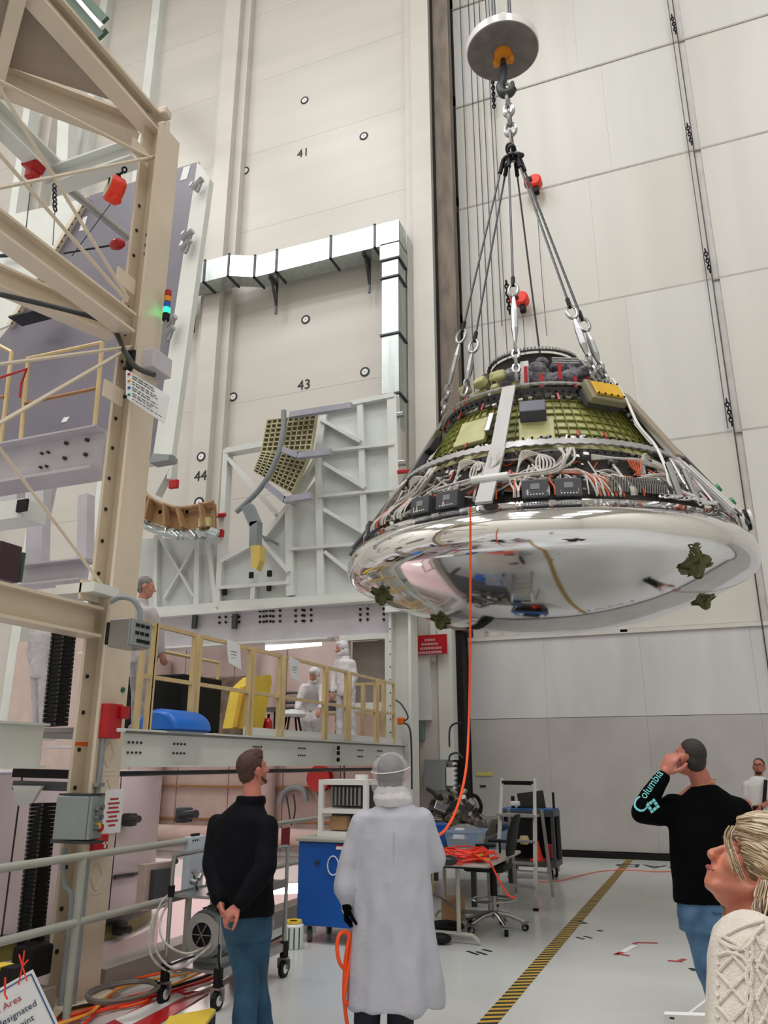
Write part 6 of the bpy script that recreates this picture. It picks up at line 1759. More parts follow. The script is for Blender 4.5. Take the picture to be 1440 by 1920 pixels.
# ================================================================== people
from mathutils import noise
SKIN = mat('skin_tone', '#c68a78', .48, var=.07, scale=14, sss=.08, bump=.05, bscale=90)
SKINR = mat('ruddy_skin_tone', '#bd7463', .48, var=.09, scale=14, sss=.08, bump=.05, bscale=90)
HAIRB = mat('brown_hair', '#4b2e22', .55, var=.25, scale=50, bump=.5, bscale=120)
HAIRK = mat('dark_cropped_hair', '#25201d', .6, var=.3, scale=60, bump=.5, bscale=160)
HAIRG = mat('grey_hair', '#8a8782', .55, var=.25, scale=40, bump=.5, bscale=120)
JACK = mat('navy_black_jacket', '#090b12', .75, var=.12, scale=5, bump=.25, bscale=30, spec=.12)
SHIRT = mat('black_knit_shirt', '#060608', .9, var=.1, scale=5, bump=.2, bscale=40, spec=.08)
JEAN = mat('blue_denim', '#27506e', .8, var=.16, scale=9, bump=.2, bscale=150)
JEANL = mat('pale_denim', '#5a7fa4', .8, var=.2, scale=7, bump=.2, bscale=150, col2='#2f4c6c')
COAT = mat('white_cleanroom_fabric', '#b9bac6', .5, var=.02, scale=6, bump=.7, bscale=11)
SUIT = mat('white_suit_fabric', '#e4e0e4', .55, var=.03, scale=6, bump=.3, bscale=25)
SUITG = mat('pale_grey_shirt', '#bcb7b9', .6, var=.04, scale=6, bump=.3, bscale=25)
SHOE = mat('dark_shoe', '#18181a', .5, var=.1)

def add_prims(mb, prims):
    for p in prims:
        if p[0] == 'cap':
            a, b, r0, r1 = V(p[1]), V(p[2]), p[3], p[4]
            d = b - a
            if d.length < 1e-5: continue
            d.normalize(); _, s, u = ortho(d)
            mt = Matrix((s, u, d)).transposed()
            L = (b - a).length
            pr = [(r0 * math.sin(t), -r0 * math.cos(t)) for t in (0.02, .5, 1.0)] + [(r0, 0), (r1, L)] + [(r1 * math.cos(t), L + r1 * math.sin(t)) for t in (.55, 1.05, 1.55)]
            k = len(mb.v)
            mb.lathe(pr, a, 14, mt)
            n = 14
            mb.f.append(tuple(k + i for i in range(n))[::-1]); mb.f.append(tuple(k + (len(pr) - 1) * n + i for i in range(n)))
        elif p[0] == 'ell':
            mb.ball(p[1], p[2], 18, 12, p[3] if len(p) > 3 else None)
        elif p[0] == 'loft':
            mb.loft(p[1], 24)
    return mb

def fuse(prims, voxel, smooth_it=4, disp=None, sub=0):
    """join primitives into one continuous skin"""
    mb = add_prims(MB(), prims)
    me = bpy.data.meshes.new('tmp')
    org = mb.v[0].copy()
    me.from_pydata([tuple(p - org) for p in mb.v], [], mb.f)
    bm = bmesh.new(); bm.from_mesh(me); bmesh.ops.remove_doubles(bm, verts=bm.verts[:], dist=1e-6); bmesh.ops.recalc_face_normals(bm, faces=bm.faces[:]); bm.to_mesh(me); bm.free()
    o = bpy.data.objects.new('tmp', me); COL.objects.link(o)
    m = o.modifiers.new('r', 'REMESH'); m.mode = 'VOXEL'; m.voxel_size = voxel; m.adaptivity = 0
    if smooth_it:
        s = o.modifiers.new('s', 'SMOOTH'); s.factor = .5; s.iterations = smooth_it
    dg = bpy.context.evaluated_depsgraph_get()
    ev = o.evaluated_get(dg); m2 = ev.to_mesh()
    out = MB()
    cs = [q.co + org for q in m2.vertices]
    if disp:
        ns = [q.normal.copy() for q in m2.vertices]
        cs = [c + n * disp(c, n) for c, n in zip(cs, ns)]
    out.v = cs; out.f = [tuple(p.vertices) for p in m2.polygons]
    ev.to_mesh_clear()
    bpy.data.objects.remove(o, do_unlink=True); bpy.data.meshes.remove(me)
    return out

def folds(amp=.006, f=7, fz=3.5):
    def d(c, n):
        q = V((c.x * f, c.y * f, c.z * fz))
        return amp * (noise.noise(q) * 1.2 + .5 * noise.noise(q * 2.3))
    return d

def head_prims(c, f, u, k=1.0, chin=1.0, nose=1.0):
    f = V(f).normalized(); u = V(u); u = (u - f * u.dot(f)).normalized(); r = f.cross(u)
    m = Matrix((r, f, u)).transposed(); c = V(c)
    P_ = lambda x, y, z: c + m @ (V((x, y, z)) * k)
    E_ = lambda x, y, z, a, b, d: ('ell', P_(x, y, z), (a * k, b * k, d * k), m)
    pr = [E_(0, -.012, .025, .074, .093, .088), E_(0, .022, -.042, .056, .064, .072), E_(0, .056, -.094 * chin, .026, .024, .02),
          ('cap', P_(0, .083, .008), P_(0, .083 + .029 * nose, -.030), .008 * k, .0125 * k * nose), E_(0, .1, -.034, .019, .012, .009),
          ('cap', P_(-.034, .076, .026), P_(.034, .076, .026), .011 * k, .011 * k),
          E_(-.035, .056, -.022, .025, .026, .028), E_(.035, .056, -.022, .025, .026, .028),
          ('cap', P_(-.017, .082, -.058), P_(.017, .082, -.058), .007 * k, .007 * k), ('cap', P_(-.015, .081, -.069), P_(.015, .081, -.069), .007 * k, .007 * k),
          ('cap', P_(0, .07, -.05), P_(0, .066, -.085), .02 * k, .02 * k),
          ('cap', P_(-.055, .0, -.05), P_(-.02, .06, -.09), .02 * k, .016 * k), ('cap', P_(.055, .0, -.05), P_(.02, .06, -.09), .02 * k, .016 * k)]
    for s in (-1, 1):
        pr += [E_(s * .080, -.008, -.008, .012, .020, .032), E_(s * .079, -.002, -.03, .009, .01, .014)]
    return pr, m, P_

def face_parts(par, m, P_, k=1.0, brow=None, lip=None):
    for s in (-1, 1):
        e = MB().ball(P_(s * .031, .0695, .006), .0125 * k, 14, 10).build('eye', mat('eye_white', '#e8e4e0', .25, var=0), par, smooth=True)
        MB().ball(P_(s * .031, .0685, .0095), .0136 * k, 14, 10).build('eyelid', SKINR, par, smooth=True)
        MB().ball(P_(s * .031, .077, .0065), .0062 * k, 10, 8).build('iris', mat('iris_brown', '#3a2a22', .2, var=0), e, smooth=True)
        MB().tube([P_(s * .014, .092, .026), P_(s * .033, .091, .031), P_(s * .05, .08, .026)], [.003 * k, .004 * k, .002 * k], 6).build('eyebrow', brow or HAIRB, par)
    MB().tube([P_(-.022, .084, -.063), P_(-.008, .091, -.060), P_(.008, .091, -.060), P_(.022, .084, -.063)], [.002 * k, .0055 * k, .0055 * k, .002 * k], 8).build('lips', lip or mat('lip_rose', '#a84a4e', .4, var=.03), par, smooth=True)

def hand_prims(w, d, pn, side=1, k=1.0, curl=(.3, .3, .3, .3), thumb=.3, spread=.06):
    w = V(w); d = V(d).normalized(); pn = V(pn); pn = (pn - d * pn.dot(d)).normalized(); s = d.cross(pn).normalized() * side
    m = Matrix((s, d, pn)).transposed()
    pr = [('ell', w + d * .05 * k, (.042 * k, .056 * k, .017 * k), m), ('ell', w + d * .075 * k, (.042 * k, .03 * k, .014 * k), m), ('cap', w - d * .03 * k, w + d * .02 * k, .026 * k, .027 * k)]
    for i, (off, ln) in enumerate(((.033, .90), (.011, 1.0), (-.011, .95), (-.032, .76))):
        p = w + d * (.088 - .006 * abs(i - 1.3)) * k + s * off * k
        dr = (d + s * off * spread * 25).normalized(); a = 0
        for j, L in enumerate((.043, .027, .021)):
            a += curl[i] * (1 if j == 0 else 1.15)
            q = p + (dr * math.cos(a) + pn * math.sin(a)) * L * ln * k
            pr.append(('cap', p, q, (.0102 - .0012 * j) * k, (.0095 - .0012 * j) * k)); p = q
    p = w + d * .025 * k + s * .03 * k + pn * .006 * k
    for j, L in enumerate((.042, .032, .026)):
        q = p + (d * (.65 + .12 * j) + s * (.75 - .3 * j) + pn * thumb * (1 + .3 * j)).normalized() * L * k
        pr.append(('cap', p, q, (.0135 - .0015 * j) * k, (.012 - .0015 * j) * k)); p = q
    return pr

def person(label, base, body_prims, voxel=.008, skin=None, cat='person', smooth=3):
    t = thing('person', label, cat, base)
    fuse(body_prims, voxel, smooth).build('body', skin or SKIN, t, smooth=True)
    return t
def garment(t, name, prims, m, voxel=.011, smooth=4, disp=None):
    return fuse(prims, voxel, smooth, disp).build(name, m, t, smooth=True)
CAMR = V((math.cos(YAW), math.sin(YAW), 0)); CAMF = V((-math.sin(YAW), math.cos(YAW), 0)); UP = V((0, 0, 1))
def J(px, py, L):      # point at horizontal distance L in front of the eye
    r = ray(px, py); return EYE + r * (L / r.dot(CAMF))
def limb(*pts):    # (p, r) pairs
    return [('cap', a[0], b[0], a[1], b[1]) for a, b in zip(pts[:-1], pts[1:])]
def shoe(ankle, fdir, k=1.0, z0=0.0):
    a = V((ankle.x, ankle.y, z0)); f = V((fdir.x, fdir.y, 0)).normalized(); s = V((f.y, -f.x, 0)); m = Matrix((s, f, UP)).transposed()
    return [('ell', a + f * .05 + UP * .04, (.045 * k, .13 * k, .042), m), ('ell', a - f * .04 + UP * .05, (.04 * k, .06 * k, .055), m), ('cap', a + UP * .06, a + UP * .12, .045, .045)]

# ---- man in the dark jacket
D0 = 5.42
fd = (CAMF * .8 + CAMR * .6).normalized(); sd = (CAMR * .8 - CAMF * .6)      # facing, his right
hc = J(474, 1443, D0 + .02)
hp, hm, HP = head_prims(hc, CAMF * .62 + CAMR * .75 + UP * .22, UP * 1.0 - CAMF * .1)
nb = J(472, 1503, D0 - .02)
shL, shR = J(409, 1547, D0 + .10), J(501, 1551, D0 - .12)
elL, wrL = J(398, 1618, D0 + .02), J(412, 1690, D0 - .12)
elR, wrR = J(497, 1628, D0 - .22), J(449, 1697, D0 - .28)
hpL, hpR = J(443, 1722, D0 + .03), J(482, 1724, D0 - .03)
knL, knR = J(463, 1835, D0 - .02), J(478, 1838, D0 + .10)
anL, anR = J(455, 2000, D0 - .08), J(492, 2000, D0 + .12)
anL.z = anR.z = .09
chest = J(455, 1570, D0); pelv = J(463, 1715, D0)
body = hp + [('cap', nb, hc + V((0, 0, -.05)), .062, .055), ('cap', nb - UP * .04, chest, .06, .09), ('cap', chest, pelv, .09, .1), ('cap', shL, shR, .045, .045)]
body += limb((shL, .045), (elL, .035), (wrL, .028)) + limb((shR, .045), (elR, .035), (wrR, .028)) + limb((hpL, .07), (knL, .055), (anL, .04)) + limb((hpR, .07), (knR, .055), (anR, .04))
body += hand_prims(wrL, J(424, 1735, D0 - .2) - wrL, CAMR, -1, 1.0, (.5, .5, .55, .6)) + hand_prims(wrR, J(418, 1722, D0 - .3) - wrR, CAMF * .3 - CAMR * .3 - UP, 1, 1.0, (.6, .6, .6, .6))
pm = person('man seen from behind in dark jacket and blue jeans, hands clasped behind his back', (pelv.x, pelv.y, 0), body, .007, SKINR)
e1 = sd * .2; e2 = fd * .12
def tor(c, a, b): return (c, sd * a, fd * b)
jk = [('loft', [tor(J(469, 1500, D0), .085, .085), tor(J(466, 1508, D0), .11, .095), tor(J(461, 1520, D0), .155, .105), tor(J(456, 1535, D0), .22, .12), tor(J(453, 1575, D0), .235, .14), tor(J(454, 1640, D0), .235, .15), tor(J(458, 1690, D0), .215, .15), tor(J(460, 1714, D0), .20, .14)])]
jk += limb((shL, .075), (elL, .066), (wrL.lerp(elL, .08), .05)) + limb((shR, .075), (elR, .068), (wrR.lerp(elR, .1), .052)) + [('cap', shL, shR, .07, .07)]
jk += [('ell', shL.lerp(shR, .14) - UP * .03, (.095, .09, .085)), ('ell', shL.lerp(shR, .86) - UP * .03, (.095, .09, .085))]
garment(pm, 'jacket', jk, JACK, .010, 9, folds(.007, 6, 5))
garment(pm, 'collar', [('loft', [(J(465, 1516, D0), sd * .1, fd * .09), (J(470, 1504, D0), sd * .10, fd * .098), (J(471, 1492, D0 - .0), sd * .09, fd * .092)])], JACK, .008, 2)
jn = [('loft', [tor(J(464, 1700, D0), .165, .12), tor(J(464, 1735, D0), .165, .125), tor(J(464, 1760, D0), .15, .12)])] + limb((hpL, .098), (knL, .078), (V((anL.x, anL.y, .1)), .072)) + limb((hpR, .098), (knR, .078), (V((anR.x, anR.y, .1)), .072))
garment(pm, 'jeans', jn, JEAN, .010, 4, folds(.006, 9, 9))
garment(pm, 'shoes', shoe(anL, fd) + shoe(anR, fd), SHOE, .010, 2)
hr = [('ell', HP(0, -.022, .036), (.080, .092, .088), hm), ('ell', HP(.0, .02, .075), (.062, .06, .045), hm), ('ell', HP(0, -.05, -.02), (.066, .05, .06), hm), ('ell', HP(0, -.045, -.055), (.05, .035, .04), hm), ('ell', HP(-.01, .05, .095), (.05, .035, .03), hm), ('ell', HP(0, .0, .105), (.055, .06, .025), hm)]
garment(pm, 'hair', hr, HAIRB, .006, 2, lambda c, n: .003 * noise.noise(c * 60))
MB().tube([HP(s_, y_, z_) for s_, y_, z_ in ((.06, .02, -.05), (.045, .06, -.085), (.0, .082, -.1))], .012, 8).build('beard', HAIRB, pm, smooth=True)

# ---- man in the white coat
D0 = 5.42
hc = J(733, 1452, D0); fd = (CAMF + CAMR * .1).normalized(); sd = V((fd.y, -fd.x, 0))
hp, hm, HP = head_prims(hc, fd + UP * .18, UP, 1.08)
nb = J(737, 1505, D0)
shL, shR = J(684, 1543, D0), J(789, 1543, D0)
elL, wrL = J(653, 1625, D0 + .02), J(651, 1700, D0 - .02)
elR, wrR = J(812, 1610, D0 + .05), J(790, 1600, D0 + .33)
hpL, hpR = J(712, 1705, D0), J(760, 1705, D0)
knL, knR = J(690, 1850, D0), J(752, 1850, D0)
anL, anR = J(686, 2000, D0), J(750, 2000, D0); anL.z = anR.z = .09
chest = J(737, 1570, D0); pelv = J(736, 1700, D0)
body = hp + [('cap', nb, hc + V((0, 0, -.05)), .06, .055), ('cap', nb, chest, .08, .1), ('cap', chest, pelv, .1, .1), ('cap', shL, shR, .06, .06)]
body += limb((shL, .05), (elL, .04), (wrL, .03)) + limb((shR, .05), (elR, .04), (wrR, .03)) + limb((hpL, .08), (knL, .055), (anL, .04)) + limb((hpR, .08), (knR, .055), (anR, .04))
pc_ = person('man seen from behind in long white cleanroom coat and hair bonnet, holding orange cord loops', (pelv.x, pelv.y, 0), body, .008)
glv = hand_prims(wrL + V((0, 0, .02)), J(648, 1745, D0 - .02) - wrL, CAMR, 1, 1.06, (.7, .75, .8, .8), .5)
garment(pc_, 'glove', glv + limb((wrL + V((0, 0, .05)), .036), (wrL, .034)), SHIRT, .006, 2)
garment(pc_, 'glove', hand_prims(wrR, CAMF * .6 - CAMR * .7 + UP * .2, -UP, -1, 1.06, (.7, .7, .7, .7)), SHIRT, .007, 2)
def tor(px, py, a, b, dd=0): return (J(px, py, D0 + dd), sd * a, fd * b)
ct_ = [('loft', [tor(737, 1500, .08, .075), tor(738, 1511, .14, .10), tor(738, 1530, .225, .135), tor(738, 1570, .245, .155), tor(737, 1640, .24, .17), tor(737, 1710, .25, .185), tor(739, 1780, .27, .20), tor(741, 1840, .285, .215), tor(741, 1884, .28, .225)])]
arm = limb((shL, .09), (elL, .085), (J(649, 1662, D0), .085), (J(651, 1690, D0), .05)) + limb((shR, .09), (elR, .088), (J(808, 1605, D0 + .18), .08), (wrR, .05))
def coatd(c, n):
    q = V((c.x * 9, c.y * 9, c.z * 1.3)); z = max(0, min(1, (1.35 - c.z) / 1.2))
    return (.013 + .028 * z) * noise.noise(q) + .010 * noise.noise(V((c.x * 11, c.y * 11, c.z * 6)))
garment(pc_, 'coat', ct_ + arm + [('cap', shL, shR, .085, .085)], COAT, .010, 8, coatd)
MB().tube([J(738, y, D0 - .17) for y in (1560, 1600, 1680, 1760)], .002, 4).build('back_seam', mat('seam_shadow', '#b9b7c2', .6), pc_)
garment(pc_, 'coat_cuff', limb((J(651, 1686, D0), .043), (J(652, 1704, D0), .04)), mat('knit_cuff', '#c9c8cc', .8, bump=.4, bscale=120), .006, 1)
garment(pc_, 'trousers', limb((hpL, .09), (knL, .083), (V((anL.x, anL.y, .1)), .078)) + limb((hpR, .09), (knR, .083), (V((anR.x, anR.y, .1)), .078)), mat('dark_navy_trousers', '#141c2a', .75), .011, 4, folds(.004, 8, 8))
garment(pc_, 'shoes', shoe(anL, fd) + shoe(anR, fd), SHOE, .010, 2)
garment(pc_, 'hair', [('ell', HP(0, -.018, .034), (.092, .104, .094), hm), ('ell', HP(0, -.055, -.03), (.082, .06, .075), hm)], HAIRK, .008, 2)
bon = mat('sheer_white_bonnet', '#f0eef4', .5, var=0, alpha=.26, bump=.4, bscale=60)
garment(pc_, 'hair_bonnet', [('ell', HP(0, -.02, .025), (.122, .128, .116), hm), ('ell', HP(0, -.03, -.06), (.125, .11, .10), hm)], bon, .008, 3, lambda c, n: .004 * noise.noise(c * 30) + .003 * noise.noise(V((c.x * 60, c.y * 60, c.z * 8))))
hood = mat('white_hood_ring', '#eceaf0', .55, var=.02, alpha=.8, bump=.4, bscale=50)
garment(pc_, 'hood_neck', [('loft', [(J(736, 1512, D0 - .02), sd * .10, fd * .09), (J(736, 1497, D0 - .02), sd * .125, fd * .115), (J(735, 1484, D0 - .01), sd * .115, fd * .115), (J(735, 1474, D0 - .01), sd * .09, fd * .1)])], hood, .008, 2, folds(.008, 16, 16))
MB().tube([HP(.114 * math.cos(a), -.02 + .12 * math.sin(a), .035 + .012 * math.cos(a)) for a in [math.pi * k / 12 + math.pi for k in range(13)]], .0035, 6).build('bonnet_elastic', M['whitepl'], pc_)
# orange cord loops in his hand
def cordloop(ptsl, lb):
    o = MB().tube(smoothpath(ptsl, 8), .0115, 8).build('orange_cord_loop', M['cord'], smooth=True)
    return tag(o, lb, 'cord', None)
Dh = D0 - .05
cordloop([J(650, 1747, Dh), J(637, 1752, Dh - .03), J(632, 1775, Dh - .05), J(637, 1805, Dh - .05), J(652, 1820, Dh), J(660, 1800, Dh + .03), J(655, 1760, Dh), J(650, 1745, Dh)], 'orange cord loop, the rounded short one held in the black glove')
cordloop([J(656, 1748, Dh), J(648, 1800, Dh - .02), J(645, 1860, Dh - .02), J(648, 1900, Dh - .02), J(653, 1935, Dh), J(660, 1990, Dh + .1)], 'orange cord strand, the longest one trailing from the black glove to the floor')
cordloop([J(658, 1748, Dh + .01), J(656, 1790, Dh), J(648, 1850, Dh - .04), J(646, 1875, Dh - .04), J(652, 1882, Dh - .03)], 'orange cord strand ending in a small hook below the black glove')
cordloop([J(660, 1750, Dh + .03), J(659, 1790, Dh + .05), J(653, 1815, Dh + .04), J(662, 1838, Dh + .05)], 'orange cord strand nearest the white coat below the black glove')

# ---- man in the black long-sleeved shirt
D0 = 6.05
hc = J(1293, 1421, D0 - .02)
fd = (CAMF * .8 - CAMR * .6).normalized(); sd = V((fd.y, -fd.x, 0))
hp, hm, HP = head_prims(hc, CAMF * .9 - CAMR * .52 + UP * .25, UP * 1 + CAMR * .05, 1.14)
nb = J(1320, 1478, D0)
shL, shR = J(1264, 1515, D0 + .05), J(1384, 1522, D0 + .02)
elL, wrL = J(1203, 1524, D0 - .02), J(1246, 1452, D0 - .06)
elR, wrR = J(1408, 1600, D0 + .0), J(1400, 1680, D0 + .12)
hpL, hpR = J(1308, 1700, D0), J(1352, 1702, D0)
knL, knR = J(1325, 1805, D0 - .02), J(1372, 1810, D0 + .05)
anL, anR = J(1362, 1925, D0), J(1410, 1925, D0 + .05); anL.z = anR.z = .09
chest = J(1328, 1570, D0); pelv = J(1322, 1700, D0)
body = hp + [('cap', nb, hc + V((0, 0, -.04)) + CAMR * .03, .078, .066), ('cap', nb, shL, .07, .06), ('cap', nb, shR, .07, .06), ('cap', nb, chest, .09, .1), ('cap', chest, pelv, .1, .11)]
body += limb((shL, .055), (elL, .045), (wrL, .032)) + limb((shR, .055), (elR, .045), (wrR, .032)) + limb((hpL, .09), (knL, .06), (anL, .045)) + limb((hpR, .09), (knR, .06), (anR, .045))
body += hand_prims(wrL, J(1264, 1404, D0 - .07) - wrL, (CAMR * .75 + CAMF * .65), -1, 1.28, (.35, .45, .5, .5), .2, .08)
body += hand_prims(wrR, -UP, CAMF, 1, 1.0, (.4, .4, .4, .4))
pk = person('man in black long-sleeved shirt with teal sleeve lettering scratching his head, seen from behind', (pelv.x, pelv.y, 0), body, .007, SKINR)
def tor(px, py, a, b, dd=0): return (J(px, py, D0 + dd), CAMR * a, CAMF * b)
sh = [('loft', [tor(1321, 1471, .085, .09), tor(1322, 1484, .15, .12), tor(1325, 1508, .25, .14), tor(1330, 1555, .29, .165), tor(1330, 1600, .275, .175), tor(1324, 1650, .235, .17), tor(1322, 1692, .215, .165)])]
sh += limb((shL + V((0, 0, .0)), .105), (J(1236, 1527, D0 + .02), .085), (elL, .078), (J(1222, 1490, D0 - .03), .072), (wrL.lerp(elL, .08), .055)) + limb((shR, .1), (elR, .075), (wrR.lerp(elR, .1), .055)) + [('cap', nb.lerp(chest, .25), shL, .08, .09), ('cap', nb.lerp(chest, .25), shR, .09, .1)]
garment(pk, 'shirt', sh, SHIRT, .011, 8, folds(.006, 6, 5))
garment(pk, 'jeans', [('loft', [tor(1322, 1680, .19, .15), tor(1323, 1715, .195, .155), tor(1328, 1745, .19, .15)])] + limb((hpL, .115), (knL, .09), (V((anL.x, anL.y, .1)), .08)) + limb((hpR, .115), (knR, .09), (V((anR.x, anR.y, .1)), .08)), JEANL, .011, 4, folds(.006, 9, 9))
garment(pk, 'shoes', shoe(anL, fd) + shoe(anR, fd), SHOE, .011, 2)
garment(pk, 'hair', [('ell', HP(0, -.02, .036), (.083, .105, .102), hm), ('ell', HP(0, -.05, -.01), (.077, .068, .075), hm)], HAIRK, .007, 2)
MB().tube([nb + (CAMR * math.cos(a) * .092 + CAMF * math.sin(a) * .09) + UP * (.035 + .025 * math.cos(a)) for a in [2 * math.pi * k / 24 for k in range(24)]], .003, 6, closed=True).build('necklace', mat('gold_chain', '#d8b070', .3, metal=.9, var=0), pk)
MB().tube([J(1335, y, D0 - .16) for y in (1708, 1712)] + [J(1362, 1714, D0 - .15)], .004, 5).build('back_pocket_seam', JEAN, pk)
# sleeve lettering follows the forearm
TEAL = mat('teal_print', '#7fd6dc', .6, var=0)
fa0, fa1 = J(1201, 1517, D0 - .02), wrL
ad = (fa1 - fa0).normalized(); tc_ = (EYE - fa0.lerp(fa1, .5)).normalized(); sdv = ad.cross(tc_).normalized() * -1
sdl = ad.cross(tc_)   # image left side of the arm
if sdl.dot(CAMR) > 0: sdl = -sdl
tn = sdl.cross(ad); tn = tn if tn.dot(tc_) > 0 else -tn
def bend(p):
    q = p - fa0; a = q.dot(ad); s = q.dot(sdl)
    r = .076 - .012 * a / .3
    th = s / r
    return fa0 + ad * a + sdl * (r * math.sin(th)) + tn * (r * math.cos(th)) + tn * .006
# letters climb the sleeve, their tops towards the inner side
text_mesh('olumbia', .088, fa0 + ad * .185 + sdl * .035, ad, sdl, TEAL, 'sleeve_lettering', pk, .002, bend=bend, xscale=.80)
text_mesh('C', .15, fa0 + ad * .022 + sdl * .012, ad, sdl, TEAL, 'sleeve_lettering', pk, .002, bend=bend)
mb = MB(); lc = J(1224, 1511, D0 - .115)
for i in range(3):
    for j in range(3):
        if (i, j) == (1, 1): continue
        a_ = (CAMR * .8 + UP * .55).normalized(); b_ = (UP * .85 - CAMR * .5).normalized()
        mb.bar(lc + a_ * (i - 1) * .027 + b_ * (j - 1) * .024 - a_ * .011, lc + a_ * (i - 1) * .027 + b_ * (j - 1) * .024 + a_ * .011, .003, .019, b_)
mb.build('sleeve_emblem', TEAL, pk)

# ---- far man with white T-shirt
D0 = 12.0
hc = J(1423, 1438, D0)
hp, hm, HP = head_prims(hc, -CAMR * .55 - CAMF * .75 + UP * .2, UP, 1.02)
shL, shR = J(1441, 1474, D0 - .03), J(1401, 1474, D0 + .03)
elL, elR = J(1450, 1500, D0 - .05), J(1400, 1502, D0 + .02)
wrL, wrR = J(1427, 1512, D0 - .25), J(1412, 1520, D0 - .25)
pel = J(1421, 1526, D0); nb = J(1421, 1462, D0)
anl, anr = J(1414, 1636, D0), J(1433, 1636, D0); anl.z = anr.z = .09
body = hp + [('cap', nb, hc + V((0, 0, -.04)), .055, .055), ('cap', nb - UP * .05, pel, .06, .11), ('cap', shL - UP * .02, shR - UP * .02, .04, .04)] + limb((shL, .05), (elL, .042), (wrL, .03)) + limb((shR, .05), (elR, .042), (wrR, .03)) + limb((pel, .09), (J(1416, 1580, D0), .06), (anl, .045)) + limb((pel, .09), (J(1431, 1580, D0), .06), (anr, .045))
body += hand_prims(wrL, -CAMR + UP * .1, -UP, 1, 1, (.6,) * 4) + hand_prims(wrR, CAMR * .4 - CAMF, UP, -1, 1, (.6,) * 4)
pf = person('bearded man in white T-shirt with black camera strap far back at the right edge', (pel.x, pel.y, 0), body, .011, SKINR)
face_parts(pf, hm, HP, 1.02, HAIRK)
garment(pf, 't_shirt', [('loft', [(J(1421, y, D0), CAMR * a, CAMF * b) for y, a, b in ((1455, .065, .065), (1461, .13, .1), (1472, .185, .12), (1505, .165, .12), (1530, .165, .12))])] + limb((shL, .075), (shL.lerp(elL, .7), .068)) + limb((shR, .075), (shR.lerp(elR, .7), .068)), mat('white_cotton', '#e6e4e4', .7), .012, 3, folds(.004, 8, 6))
garment(pf, 'trousers', [('ell', pel, (.16, .13, .1))] + limb((pel + CAMR * .07, .09), (J(1431, 1580, D0), .075), (anr, .07)) + limb((pel - CAMR * .07, .09), (J(1416, 1580, D0), .075), (anl, .07)), SHIRT, .012, 3)
garment(pf, 'shoes', shoe(anl, -CAMF) + shoe(anr, -CAMF), SHOE, .012, 2)
garment(pf, 'hair', [('ell', HP(0, -.025, .045), (.08, .09, .085), hm)], HAIRK, .01, 2)
garment(pf, 'beard', [('ell', HP(0, .05, -.09), (.045, .04, .03), hm)], HAIRK, .008, 2)
MB().tube([HP(-.03, .105, .005), HP(-.055, .085, .008), HP(-.08, .0, .01)], .004, 5).tube([HP(-.045, .1, .006), HP(.045, .1, .006)], .006, 5).build('glasses', M['black'], pf)
MB().bar(J(1436, 1462, D0 - .15), J(1432, 1515, D0 - .18), .05, .01, CAMF).build('camera_strap', M['black'], pf)
tag(MB().cbox(J(1421, 1518, D0 - .3), (.13, .09, .1), bev=.02).build('hand_camera', M['black']), 'small black camera in the hands of the far man in the white T-shirt', 'camera')

